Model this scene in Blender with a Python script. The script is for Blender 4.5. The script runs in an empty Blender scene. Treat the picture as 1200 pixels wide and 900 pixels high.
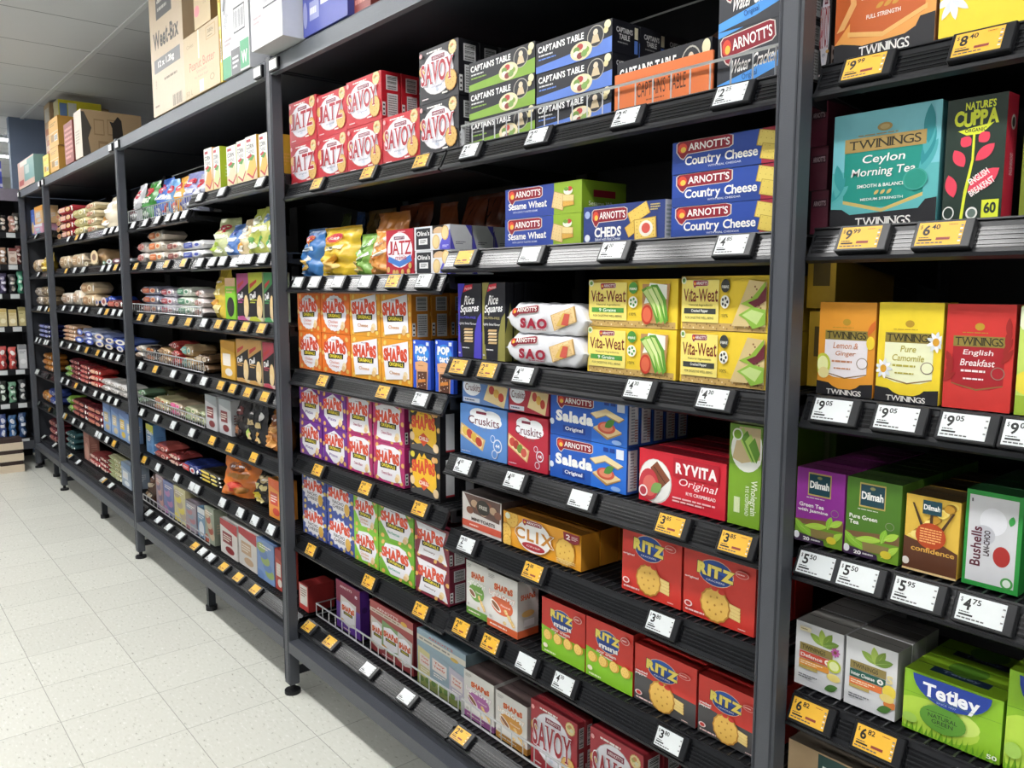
import bpy, bmesh, math, random
from math import sin, cos, pi, radians
from mathutils import Vector, Matrix

sc = bpy.context.scene
COL = sc.collection

# ------------------------------------------------------------------ camera
CAM = Vector((0.0, -1.09, 1.3815))
F_PX, YAW, PITCH, ROLL = 950.385, radians(50.4076), radians(6.71097), radians(0.0736)
FWD = Vector((-sin(YAW) * cos(PITCH), cos(YAW) * cos(PITCH), -sin(PITCH)))
_r = Vector((cos(YAW), sin(YAW), 0))
_u = _r.cross(FWD)
RGT = cos(ROLL) * _r + sin(ROLL) * _u
UPV = -sin(ROLL) * _r + cos(ROLL) * _u
cam_d = bpy.data.cameras.new('camera')
cam_d.sensor_width = 36
cam_d.lens = F_PX * 36 / 1200
cam_d.clip_start = 0.02
cam = bpy.data.objects.new('camera', cam_d)
COL.objects.link(cam)
_m = Matrix((RGT, UPV, -FWD)).transposed().to_4x4()
_m.translation = CAM
cam.matrix_world = _m
sc.camera = cam

# ------------------------------------------------------------------ exposure, world, lights
sc.view_settings.view_transform = 'Standard'
sc.view_settings.look = 'None'
sc.view_settings.gamma = 1
sc.view_settings.exposure = 0.0
sc.view_settings.use_curve_mapping = False
wd = bpy.data.worlds.new('world')
sc.world = wd
wd.use_nodes = True
wd.node_tree.nodes['Background'].inputs[0].default_value = (0.75, 0.8, 0.9, 1)
wd.node_tree.nodes['Background'].inputs[1].default_value = 0.10
TUBE_POWER = 33.5        # emission strength of the ceiling panels
CEIL = 2.75


def at(px, py, y):
    """point of the vertical plane Y=y seen at a pixel of the 1200x900 frame -> x, z"""
    d = FWD + RGT * ((px - 600) / F_PX) - UPV * ((py - 450) / F_PX)
    t = (y - CAM.y) / d.y
    p = CAM + d * t
    return p.x, p.z


def on_x(px, py, x):
    d = FWD + RGT * ((px - 600) / F_PX) - UPV * ((py - 450) / F_PX)
    p = CAM + d * ((x - CAM.x) / d.x)
    return p.y, p.z


def xa(px, z, y):
    """x of the point at height z on plane Y=y that lies in pixel column px"""
    a = (px - 600) / F_PX
    k = (z - CAM.z) / (y - CAM.y)
    b = (FWD.z + RGT.z * a - k * (FWD.y + RGT.y * a)) / (UPV.z - k * UPV.y)
    d = FWD + RGT * a - UPV * b
    return CAM.x + d.x * (y - CAM.y) / d.y


POSTS = [-7.11, -6.192, -4.362, -2.542, -.708, 1.127]


def clamp_x(x0, x1):
    """keep a pack between the two posts of its bay"""
    m = (x0 + x1) / 2
    for a, b in zip(POSTS, POSTS[1:]):
        if a <= m < b:
            return max(x0, a + .004), min(x1, b - .004)
    return x0, x1


# ------------------------------------------------------------------ materials
def lin(c):
    c = c / 255.0
    return c / 12.92 if c <= 0.04045 else ((c + 0.055) / 1.055) ** 2.4


_mats = {}


def mat(hexc, rough=0.42, metal=0.0, mottle=0.05, spec=0.4, name=None, scale=60, bump=0.0, alpha=1.0):
    key = (hexc, rough, metal, mottle, spec, scale, bump, alpha)
    if key in _mats:
        return _mats[key]
    h = hexc.lstrip('#')
    rgb = [lin(int(h[i:i + 2], 16)) for i in (0, 2, 4)]
    m = bpy.data.materials.new(name or 'ink_' + h)
    m.use_nodes = True
    nt = m.node_tree
    b = nt.nodes['Principled BSDF']
    b.inputs['Roughness'].default_value = rough
    b.inputs['Metallic'].default_value = metal
    b.inputs['Specular IOR Level'].default_value = spec
    if alpha < 1:
        b.inputs['Alpha'].default_value = alpha
    if mottle or bump:
        tc = nt.nodes.new('ShaderNodeTexCoord')
        no = nt.nodes.new('ShaderNodeTexNoise')
        no.inputs['Scale'].default_value = scale
        no.inputs['Detail'].default_value = 2
        nt.links.new(tc.outputs['Object'], no.inputs['Vector'])
        mx = nt.nodes.new('ShaderNodeMix')
        mx.data_type = 'RGBA'
        mx.inputs[6].default_value = [c * (1 - mottle) for c in rgb] + [1]
        mx.inputs[7].default_value = [min(1, c * (1 + mottle)) for c in rgb] + [1]
        nt.links.new(no.outputs['Fac'], mx.inputs[0])
        nt.links.new(mx.outputs[2], b.inputs['Base Color'])
        if bump:
            bp = nt.nodes.new('ShaderNodeBump')
            bp.inputs['Strength'].default_value = bump
            bp.inputs['Distance'].default_value = 0.002
            nt.links.new(no.outputs['Fac'], bp.inputs['Height'])
            nt.links.new(bp.outputs[0], b.inputs['Normal'])
    else:
        b.inputs['Base Color'].default_value = rgb + [1]
    _mats[key] = m
    return m


def foil(hexc):
    return mat(hexc, rough=0.26, mottle=0.08, spec=0.6)


STEEL = mat('#464950', 0.45, 0.0, 0.06, 0.5, 'charcoal_powder_coat', 900, 0.25)
STEEL_D = mat('#2b2e35', 0.5, 0.0, 0.05, 0.4, 'dark_powder_coat', 900, 0.15)
BLACK = mat('#17181c', 0.5, 0, 0.05, 0.4, 'black_steel')
RAILM = mat('#1c1d20', 0.3, 0, 0.0, 0.3, 'black_glossy_plastic')
WIRE = mat('#bfc1c3', 0.3, 0.6, 0.02, 0.5, 'bright_wire')
WIRE_D = mat('#3a3b3e', 0.3, 0.5, 0.02, 0.5, 'dark_wire')
CHROME = mat('#c9ccd0', 0.25, 0.9, 0.02, 0.5, 'zinc_strip')


CLEAR = mat('#0d0e10', 0.16, 0, 0.0, 0.3, 'clear_strip_over_black')
RIDGE = mat('#1b1c1f', 0.2, 0, 0.0, 0.45, 'clear_strip_ridge')


def emit(name, col, strength):
    m = bpy.data.materials.new(name)
    m.use_nodes = True
    b = m.node_tree.nodes['Principled BSDF']
    b.inputs['Base Color'].default_value = (0.9, 0.9, 0.9, 1)
    b.inputs['Emission Color'].default_value = (*col, 1)
    b.inputs['Emission Strength'].default_value = strength
    return m


# ------------------------------------------------------------------ mesh builder
class MB:
    def __init__(s):
        s.v, s.f, s.mi, s.sm, s.mats = [], [], [], [], []

    def m(s, mt):
        if mt not in s.mats:
            s.mats.append(mt)
        return s.mats.index(mt)

    def add(s, vs, fs, mt, smooth=False):
        o = len(s.v)
        i = s.m(mt)
        s.v += [tuple(p) for p in vs]
        for f in fs:
            s.f.append([o + k for k in f])
            s.mi.append(i)
            s.sm.append(smooth)

    def box(s, x0, x1, y0, y1, z0, z1, mt):
        s.add([(x0, y0, z0), (x1, y0, z0), (x1, y1, z0), (x0, y1, z0), (x0, y0, z1), (x1, y0, z1), (x1, y1, z1), (x0, y1, z1)],
              [(0, 1, 5, 4), (1, 2, 6, 5), (2, 3, 7, 6), (3, 0, 4, 7), (4, 5, 6, 7), (3, 2, 1, 0)], mt)

    def cbox(s, x0, x1, y0, y1, z0, z1, mt, c=0.002):
        """box with chamfered edges"""
        X, Y, Z = (x0, x1), (y0, y1), (z0, z1)
        vs, idx = [], {}
        for i in (0, 1):
            for j in (0, 1):
                for k in (0, 1):
                    sx, sy, sz = (c if i == 0 else -c), (c if j == 0 else -c), (c if k == 0 else -c)
                    for a in range(3):
                        idx[i, j, k, a] = len(vs)
                        vs.append((X[i] + (0 if a == 0 else sx), Y[j] + (0 if a == 1 else sy), Z[k] + (0 if a == 2 else sz)))
        fs = []
        for i in (0, 1):
            fs.append([idx[i, j, k, 0] for j, k in ((0, 0), (1, 0), (1, 1), (0, 1))])
            fs.append([idx[j, i, k, 1] for j, k in ((0, 0), (1, 0), (1, 1), (0, 1))])
            fs.append([idx[j, k, i, 2] for j, k in ((0, 0), (1, 0), (1, 1), (0, 1))])
            for j in (0, 1):
                fs.append([idx[i, j, 0, 0], idx[i, j, 1, 0], idx[i, j, 1, 1], idx[i, j, 0, 1]])
                fs.append([idx[i, 0, j, 0], idx[i, 1, j, 0], idx[i, 1, j, 2], idx[i, 0, j, 2]])
                fs.append([idx[0, i, j, 1], idx[1, i, j, 1], idx[1, i, j, 2], idx[0, i, j, 2]])
                for k in (0, 1):
                    fs.append([idx[i, j, k, 0], idx[i, j, k, 1], idx[i, j, k, 2]])
        s.add(vs, fs, mt)

    def tube(s, p0, p1, r, mt, n=5):
        p0, p1 = Vector(p0), Vector(p1)
        d = (p1 - p0).normalized()
        a = d.cross(Vector((0, 0, 1)) if abs(d.z) < 0.9 else Vector((1, 0, 0))).normalized()
        b = d.cross(a)
        vs = []
        for p in (p0, p1):
            for i in range(n):
                t = 2 * pi * i / n
                vs.append(p + a * r * cos(t) + b * r * sin(t))
        s.add(vs, [[i, (i + 1) % n, n + (i + 1) % n, n + i] for i in range(n)] + [list(range(n)), list(range(2 * n - 1, n - 1, -1))], mt, False)

    def extr(s, prof, x0, x1, mt):
        """profile of (y, z) points swept along x"""
        n = len(prof)
        vs = [(x0, y, z) for y, z in prof] + [(x1, y, z) for y, z in prof]
        s.add(vs, [[i, (i + 1) % n, n + (i + 1) % n, n + i] for i in range(n)] + [list(range(n)), list(range(n, 2 * n))], mt)

    def mesh(s, name):
        me = bpy.data.meshes.new(name)
        me.from_pydata(s.v, [], s.f)
        for mt in s.mats:
            me.materials.append(mt)
        me.polygons.foreach_set('material_index', s.mi)
        me.polygons.foreach_set('use_smooth', s.sm)
        me.update()
        return me

    def obj(s, name, parent=None, loc=(0, 0, 0)):
        o = bpy.data.objects.new(name, s.mesh(name))
        COL.objects.link(o)
        o.parent = parent
        o.location = loc
        return o


def tag(o, label=None, cat=None, group=None, kind=None):
    if label:
        o['label'] = label
    if cat:
        o['category'] = cat
    if group:
        o['group'] = group
    if kind:
        o['kind'] = kind
    return o


def empty(name, loc=(0, 0, 0), rz=0):
    o = bpy.data.objects.new(name, None)
    COL.objects.link(o)
    o.location = loc
    o.rotation_euler.z = rz
    o.empty_display_size = 0.05
    return o


# ------------------------------------------------------------------ lettering
_txt = {}


def glyphs(s, bold=0.0):
    key = (s, bold)
    if key in _txt:
        return _txt[key]
    cu = bpy.data.curves.new('lettering', 'FONT')
    cu.body = s
    cu.resolution_u = 3
    cu.fill_mode = 'FRONT'
    cu.offset = bold
    ob = bpy.data.objects.new('lettering', cu)
    COL.objects.link(ob)
    dg = bpy.context.evaluated_depsgraph_get()
    ev = ob.evaluated_get(dg)
    me = ev.to_mesh()
    vs = [(v.co.x, v.co.y) for v in me.vertices]
    fs = [list(p.vertices) for p in me.polygons]
    ev.to_mesh_clear()
    bpy.data.objects.remove(ob)
    bpy.data.curves.remove(cu)
    if not vs:
        vs, fs = [(0, 0), (1, 1)], []
    x0, x1 = min(v[0] for v in vs), max(v[0] for v in vs)
    y0, y1 = min(v[1] for v in vs), max(v[1] for v in vs)
    w, h = max(x1 - x0, 1e-4), max(y1 - y0, 1e-4)
    r = ([((a - x0) / w, (b - y0) / h) for a, b in vs], fs, w / h, w, h)
    _txt[key] = r
    return r


SERIF = {'T': [(.5, 0)], 'I': [(.5, 0), (.5, 1)], 'W': [(.08, 1), (.5, 1), (.92, 1)], 'N': [(.12, 0), (.12, 1), (.9, 1)], 'A': [(.07, 0), (.93, 0)],
         'V': [(.07, 1), (.93, 1)], 'Y': [(.07, 1), (.93, 1), (.5, 0)], 'J': [(.75, 1)], 'R': [(.12, 0), (.95, 0)], 'D': [], 'K': [(.12, 0), (.95, 0), (.12, 1), (.9, 1)],
         'l': [(.4, 0), (.3, 1)], 'i': [(.4, 0)], 'm': [(.1, 0), (.5, 0), (.9, 0)], 'h': [(.1, 0), (.9, 0)], 'B': [], 'P': [(.12, 0)], 'H': [(.1, 0), (.9, 0), (.1, 1), (.9, 1)]}


class Pan:
    """printing on one face of a pack; u across, v up, both 0..1; w and h in metres"""

    def __init__(s, mb, fn, w, h, step=0.00008, div=0):
        s.mb, s.fn, s.w, s.h, s.step, s.k, s.div = mb, fn, w, h, step, 0, div

    def put(s, pts, fs, c, **kw):
        s.k += 1
        o = s.k * s.step
        if not s.div:
            pts = [(min(max(u, .001), .999), min(max(v, .001), .999)) for u, v in pts]
        s.mb.add([s.fn(u, v, o) for u, v in pts], fs, mat(c, **kw) if isinstance(c, str) else c)

    def R(s, u0, v0, u1, v1, c):
        n = max(1, s.div)
        pts = [(u0 + (u1 - u0) * i / n, v0 + (v1 - v0) * j / n) for j in range(n + 1) for i in range(n + 1)]
        s.put(pts, [[j * (n + 1) + i, j * (n + 1) + i + 1, (j + 1) * (n + 1) + i + 1, (j + 1) * (n + 1) + i] for j in range(n) for i in range(n)], c)

    def P(s, pts, c):
        if s.div:
            n = len(pts)
            cu, cv = sum(p[0] for p in pts) / n, sum(p[1] for p in pts) / n
            q = []
            for k in (1, .66, .33):
                q += [(cu + (u - cu) * k, cv + (v - cv) * k) for u, v in pts]
            q.append((cu, cv))
            fs = [[r * n + i, r * n + (i + 1) % n, (r + 1) * n + (i + 1) % n, (r + 1) * n + i] for r in (0, 1) for i in range(n)]
            fs += [[2 * n + i, 2 * n + (i + 1) % n, 3 * n] for i in range(n)]
            s.put(q, fs, c)
        else:
            s.put(pts, [list(range(len(pts)))], c)

    def E(s, cu, cv, ru, c, rv=None, n=22, a0=0, a1=2 * pi, rot=0, wob=0, wn=8):
        rv = rv if rv is not None else ru * s.w / s.h
        full = abs(a1 - a0 - 2 * pi) < 1e-6
        cnt = n if full else n + 1
        pts = []
        for i in range(cnt):
            t = a0 + (a1 - a0) * i / n
            k = 1 + (wob * cos(wn * t) if wob else 0)
            x, y = ru * k * cos(t) * s.w, rv * k * sin(t) * s.h
            if rot:
                x, y = x * cos(rot) - y * sin(rot), x * sin(rot) + y * cos(rot)
            pts.append((cu + x / s.w, cv + y / s.h))
        s.P(pts, c)

    def T(s, text, cu, cv, w, h, c, bold=0.0, rot=0, sh=0, edge=None):
        """text fitted in a box w x h (fractions), centred on cu, cv"""
        vs, fs, asp, _, _ = glyphs(text, bold)
        if w is None:
            w = h * s.h * asp / s.w
        if h is None:
            h = w * s.w / asp / s.h
        r = radians(rot)

        def tr(a, b, gx=0, gy=0):
            x = ((a - .5) * w) * s.w * (1 + gx) + sh * (b - .5) * h * s.h
            y = ((b - .5) * h) * s.h * (1 + gy)
            x, y = x * cos(r) - y * sin(r), x * sin(r) + y * cos(r)
            return cu + x / s.w, cv + y / s.h
        if edge:
            v2, f2, _, w2, h2 = glyphs(text, bold + 0.035)
            _, _, _, w1, h1 = glyphs(text, bold)
            s.put([tr(a, b, w2 / w1 - 1, h2 / h1 - 1) for a, b in v2], f2, edge)
        s.put([tr(a, b) for a, b in vs], fs, c)

    def L(s, word, cu, cv, w, h, c, bold=0.02, serif=False, wob=0, rot=0, gap=.06, seed=1, edge=None, lower=.72):
        """lettering set letter by letter; serif adds slab serifs, wob makes it bounce"""
        rnd = random.Random(seed)
        ws = []
        for ch in word:
            a = glyphs(ch, bold)
            ws.append(max(a[3], .46) if ch == 'J' else a[3] if ch != ' ' else .3)
        tot = sum(ws) + gap * (len(word) - 1)
        u = cu - w / 2
        base = cv - h / 2
        r = radians(rot)

        def tr(x, y):
            X, Y = (x - cu) * s.w, (y - cv) * s.h
            return cu + (X * cos(r) - Y * sin(r)) / s.w, cv + (X * sin(r) + Y * cos(r)) / s.h
        pts, fs, ep, ef = [], [], [], []
        for ch, lw in zip(word, ws):
            ww = lw / tot * w
            if ch != ' ':
                vs, f, _, _, gh = glyphs(ch, bold)
                if ch in "-'":
                    y0 = base + h * (.3 if ch == '-' else .72)
                    o = len(pts)
                    pts += [tr(u + a * ww, y0 + b * h * (.13 if ch == '-' else .28)) for a, b in vs]
                    fs += [[o + i for i in q] for q in f]
                    u += ww + gap / tot * w
                    continue
                hh = h * (1 if ch.isupper() or ch in 'lkhdtbf' else lower)
                dz = -h * .3 if ch in 'ypgq' else 0
                if ch in 'ypgq':
                    hh = h * 1.0
                y0 = base + dz + (rnd.uniform(-wob, wob) * h if wob else 0)
                hh *= 1 + (rnd.uniform(-wob, wob) if wob else 0)
                o = len(pts)
                pts += [tr(u + a * ww, y0 + b * hh) for a, b in vs]
                fs += [[o + i for i in q] for q in f]
                if edge:
                    v2, f2, _, w2, h2 = glyphs(ch, bold + .03)
                    kx, ky = w2 / lw, h2 / gh
                    o = len(ep)
                    ep += [tr(u + ww / 2 + (a - .5) * ww * kx, y0 + hh / 2 + (b - .5) * hh * ky) for a, b in v2]
                    ef += [[o + i for i in q] for q in f2]
                if serif:
                    t = h * .06
                    sw = w / len(word) * .22
                    for a, b in SERIF.get(ch, []):
                        o = len(pts)
                        x, y = u + a * ww, y0 + b * hh
                        y = y + t / 2 if b == 0 else y - t / 2
                        pts += [tr(x - sw, y - t / 2), tr(x + sw, y - t / 2), tr(x + sw, y + t / 2), tr(x - sw, y + t / 2)]
                        fs.append([o, o + 1, o + 2, o + 3])
            u += ww + gap / tot * w
        if edge:
            s.put(ep, ef, edge)
        s.put(pts, fs, c)

    def B(s, u0, v0, u1, v1, n, c, seed=0):
        """n lines of small print"""
        rnd = random.Random(seed + n)
        pts, fs = [], []
        hh = (v1 - v0) / n
        for i in range(n):
            x = u0
            y = v1 - (i + .75) * hh
            end = u1 - (0 if i < n - 1 else (u1 - u0) * .25)
            while x < end - 1e-6:
                l = min((u1 - u0) * rnd.uniform(.08, .22), end - x)
                o = len(pts)
                pts += [(x, y), (x + l, y), (x + l, y + hh * .5), (x, y + hh * .5)]
                fs.append([o, o + 1, o + 2, o + 3])
                x += l + (u1 - u0) * .025
        s.put(pts, fs, c)

    def barcode(s, u0, v0, u1, v1, horiz=False, c='#222222', bg='#e8e8e8'):
        s.R(u0, v0, u1, v1, bg)
        rnd = random.Random(7)
        pts, fs = [], []
        t = .06
        while t < .92:
            k = rnd.choice((.015, .03, .045))
            o = len(pts)
            if horiz:
                a, b = v0 + t * (v1 - v0), v0 + (t + k) * (v1 - v0)
                e, f = u0 + .1 * (u1 - u0), u0 + .9 * (u1 - u0)
                pts += [(e, a), (f, a), (f, b), (e, b)]
            else:
                a, b = u0 + t * (u1 - u0), u0 + (t + k) * (u1 - u0)
                e, f = v0 + .12 * (v1 - v0), v0 + .9 * (v1 - v0)
                pts += [(a, e), (b, e), (b, f), (a, f)]
            fs.append([o, o + 1, o + 2, o + 3])
            t += k + rnd.choice((.015, .025, .04))
        s.put(pts, fs, c)

    def K(s, cu, cv, r, c='#d9b267', rim='#b9843c', holes=6, bite=False, wob=.03):
        """a round cracker"""
        s.E(cu, cv, r, rim, wob=wob, wn=14, n=28)
        s.E(cu, cv, r * .9, c, wob=wob, wn=14, n=28)
        a = s.w / s.h
        for i in range(holes):
            t = 2 * pi * i / holes + .4
            s.E(cu + r * .5 * cos(t), cv + r * .5 * sin(t) * a, r * .07, rim, n=6)
        s.E(cu, cv, r * .07, rim, n=6)

    def Q(s, cu, cv, w, h, rot=0, c='#e0be78', rim='#b98a45', nx=4, ny=3, sk=0):
        """a square cracker with dockers"""
        r = radians(rot)

        def tr(x, y):
            X, Y = (x * w + sk * y * h) * s.w, y * h * s.h
            return cu + (X * cos(r) - Y * sin(r)) / s.w, cv + (X * sin(r) + Y * cos(r)) / s.h
        s.P([tr(x, y) for x, y in ((-.5, -.5), (.5, -.5), (.5, .5), (-.5, .5))], rim)
        s.P([tr(x * .92, y * .92) for x, y in ((-.5, -.5), (.5, -.5), (.5, .5), (-.5, .5))], c)
        pts, fs = [], []
        for i in range(nx):
            for j in range(ny):
                x, y = -.36 + .72 * i / (nx - 1), -.36 + .72 * j / (ny - 1)
                o = len(pts)
                d = .03
                pts += [tr(x - d, y), tr(x, y - d), tr(x + d, y), tr(x, y + d)]
                fs.append([o, o + 1, o + 2, o + 3])
        s.put(pts, fs, rim)

    def star(s, cu, cv, r0, r1, n, c, a=None):
        a = a or s.w / s.h
        s.P([(cu + (r0 if i % 2 else r1) * cos(pi * i / n), cv + (r0 if i % 2 else r1) * sin(pi * i / n) * a) for i in range(2 * n)], c)

    def leaf(s, cu, cv, l, wd, rot, c, vein=None):
        r = radians(rot)
        pts = []
        for i in range(9):
            t = i / 8
            pts.append((t - .5, sin(pi * t) ** .8 * .5))
        for i in range(7, 0, -1):
            t = i / 8
            pts.append((t - .5, -sin(pi * t) ** .8 * .5))

        def tr(x, y):
            X, Y = x * l * s.w, y * wd * s.w
            return cu + (X * cos(r) - Y * sin(r)) / s.w, cv + (X * sin(r) + Y * cos(r)) / s.h
        s.P([tr(*p) for p in pts], c)
        if vein:
            s.P([tr(-.5, -.02), tr(.5, 0), tr(-.5, .02)], vein)


# ------------------------------------------------------------------ packs
_pack = {}


def pack_box(style, W, H, D):
    """folded carton with printed front, side and top; origin at the front bottom centre, front facing -y"""
    W, H, D = round(W, 3), round(H, 3), round(D, 3)
    key = (style.__name__, W, H, D)
    if key in _pack:
        return _pack[key]
    mb = MB()
    fr = Pan(mb, lambda u, v, o: (-W / 2 + u * W, -o, v * H), W, H)
    rs = Pan(mb, lambda u, v, o: (W / 2 + o, u * D, v * H), D, H)
    tp = Pan(mb, lambda u, v, o: (-W / 2 + u * W, v * D, H + o), W, D)
    body = style(fr, rs, tp)
    mb.cbox(-W / 2, W / 2, 0, D, 0, H, mat(body), min(.0018, W * .03))
    # folded top flap edge and side seam
    mb.box(-W / 2 + .003, W / 2 - .003, D * .5 - .0004, D * .5 + .0004, H, H + .0004, mat('#2a2a2a'))
    me = mb.mesh(style.__name__)
    _pack[key] = me
    return me


def put(name, me, loc, label, cat, group=None, rz=0, rx=0, ry=0):
    o = bpy.data.objects.new(name, me)
    COL.objects.link(o)
    o.location = loc
    o.rotation_euler = (rx, ry, rz)
    tag(o, label, cat, group)
    return o


def bag_mesh(name, W, H, T, style, seed=0, crimp=.05, body='#cc3333', nu=16, nv=22, tall=.5, wr=1.0, lean=0):
    """pillow bag standing on its lower gusset; origin bottom centre, front -y"""
    rnd = random.Random(seed)
    ph = [rnd.uniform(0, 6.28) for _ in range(8)]

    def thick(u, v):
        a = max(0, 1 - abs(2 * u - 1) ** 2.4) ** .62
        lo = min(1, v / .16) ** .5 if v < .16 else 1
        hi = max(0, (1 - crimp - v) / (1 - crimp)) if v > tall else max(0, (1 - crimp - tall) / (1 - crimp))
        hi0 = max(0, (1 - crimp - tall) / (1 - crimp))
        hi = (hi / hi0) ** .6
        return a * (0.55 + .45 * lo) * hi

    def surf(u, v, o, s=-1):
        k = thick(u, v)
        t = T / 2 * k
        wv = wr * (.006 * sin(9 * u + 14 * v + ph[0]) + .005 * sin(23 * u - 11 * v + ph[1]) + .004 * sin(31 * v + 8 * u + ph[2]) + .004 * sin(41 * u + ph[4]) * v) * (k * .7 + .3) * min(1, W / .15)
        x = (u - .5) * W * (1 - .09 * sin(pi * min(1, v * 1.1)) * 1.0) + .004 * sin(17 * v + ph[3])
        z = v * H - .012 * k * v
        return (x, s * t + wv + s * o + T / 2 + z * math.tan(radians(lean)), z)
    mb = MB()
    for s in (-1, 1):
        vs = [surf(i / nu, j / nv, 0, s) for j in range(nv + 1) for i in range(nu + 1)]
        fs = [[j * (nu + 1) + i, j * (nu + 1) + i + 1, (j + 1) * (nu + 1) + i + 1, (j + 1) * (nu + 1) + i] for j in range(nv) for i in range(nu)]
        mb.add(vs, fs, foil(body), True)
    # bottom
    vs = [surf(i / nu, 0, 0, -1) for i in range(nu + 1)] + [surf(i / nu, 0, 0, 1) for i in range(nu + 1)]
    mb.add(vs, [[i, i + 1, nu + 2 + i, nu + 1 + i] for i in range(nu)], foil(body))
    p = Pan(mb, lambda u, v, o: surf(u, v, o + .0012, -1), W, H, .0005, 5)
    if style:
        style(p)
    return mb.mesh(name)


def flow_mesh(name, W, H, D, body, style=None, seed=0, ends=True, nx=14, nt=20, pw=4.5, c=.018):
    """flow-wrapped packet lying along x with crimped fin ends; origin bottom centre front"""
    rnd = random.Random(seed)
    ph = [rnd.uniform(0, 6.28) for _ in range(4)]

    def ring(t, th, o=0):
        # t 0..1 along x, th angle
        x = (t - .5) * W
        e = min(t, 1 - t) * W
        if e < c * .5:
            k, kz = .98, .05
        elif e < c + .02:
            q = (e - c * .5) / (c * .5 + .02)
            k, kz = 1, .05 + .95 * q ** .5
        else:
            k, kz = 1, 1
        n = 2 / pw
        cy, sz = cos(th), sin(th)
        yy = math.copysign(abs(cy) ** n, cy) * (D / 2 * k + o)
        zz = math.copysign(abs(sz) ** n, sz) * (H / 2 * kz + o)
        wob = .0016 * sin(40 * t + 3 * th + ph[0]) +   .0012 * sin(17 * t + 5 * th + ph[1])
        return (x, yy * (1 + wob * 3) + D / 2, zz + H / 2 + wob)
    mb = MB()
    ts = [0, .006, c * .5 / W + .001, (c * .5 + .006) / W, (c + .02) / W] + [.16 + .68 * i / (nx - 1) for i in range(nx)]
    ts += [1 - q for q in (0, .006, c * .5 / W + .001, (c * .5 + .006) / W, (c + .02) / W)]
    ts = sorted(ts)
    vs = [ring(t, 2 * pi * i / nt) for t in ts for i in range(nt)]
    n = len(ts)
    fs = [[a * nt + i, a * nt + (i + 1) % nt, (a + 1) * nt + (i + 1) % nt, (a + 1) * nt + i] for a in range(n - 1) for i in range(nt)]
    fs += [list(range(nt)), list(range((n - 1) * nt, n * nt))]
    mb.add(vs, fs, foil(body), True)
    if style:
        # v 0..1 sweeps the face that looks at the aisle, from below to the top edge
        def face(u, v, o):
            q = ring(u, pi)
            k = (2 * v - 1) * .94
            e = min(1, max(.05, (min(u, 1 - u) * W - c * .5) / (c * .5 + .02))) ** .5
            return (q[0], D / 2 - (1 - abs(k) ** pw) ** (1 / pw) * D / 2 - o - .0016, H / 2 + k * H / 2 * e)
        style(Pan(mb, face, W, H, .0004, 5))
    return mb.mesh(name)


def roll_mesh(name, R, L, body, style=None, nt=18):
    """round roll of biscuits with twisted ends lying along y; origin bottom centre front"""
    mb = MB()
    prof = [(0, .25), (.012, .3), (.018, .2), (.03, .8), (.036, 1)] + [(L * k, 1) for k in (.3, .5, .7)] + [(L - .036, 1), (L - .03, .8), (L - .018, .2), (L - .012, .3), (L, .25)]
    vs = [(R * k * cos(2 * pi * i / nt), y, R + R * k * sin(2 * pi * i / nt)) for y, k in prof for i in range(nt)]
    n = len(prof)
    mb.add(vs, [[a * nt + i, a * nt + (i + 1) % nt, (a + 1) * nt + (i + 1) % nt, (a + 1) * nt + i] for a in range(n - 1) for i in range(nt)] + [list(range(nt)), list(range((n - 1) * nt, n * nt))], foil(body), True)
    if style:
        style(mb, R, L)
    return mb.mesh(name)
# ================================================================== the room
X0, X1, Y0, Y1 = -12.0, 3.0, -3.2, 1.6


def nodes(name):
    m = bpy.data.materials.new(name)
    m.use_nodes = True
    nt = m.node_tree
    return m, nt, nt.nodes['Principled BSDF'], (lambda t, **k: _node(nt, t, k)), (lambda a, b: nt.links.new(a, b))


def _node(nt, t, k):
    n = nt.nodes.new(t)
    for a, b in k.items():
        setattr(n, a, b)
    return n


def mth(N, L, op, a, b=None):
    n = N('ShaderNodeMath', operation=op)
    for i, q in enumerate((a, b)):
        if q is None:
            continue
        if isinstance(q, (int, float)):
            n.inputs[i].default_value = q
        else:
            L(q, n.inputs[i])
    return n.outputs[0]


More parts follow.
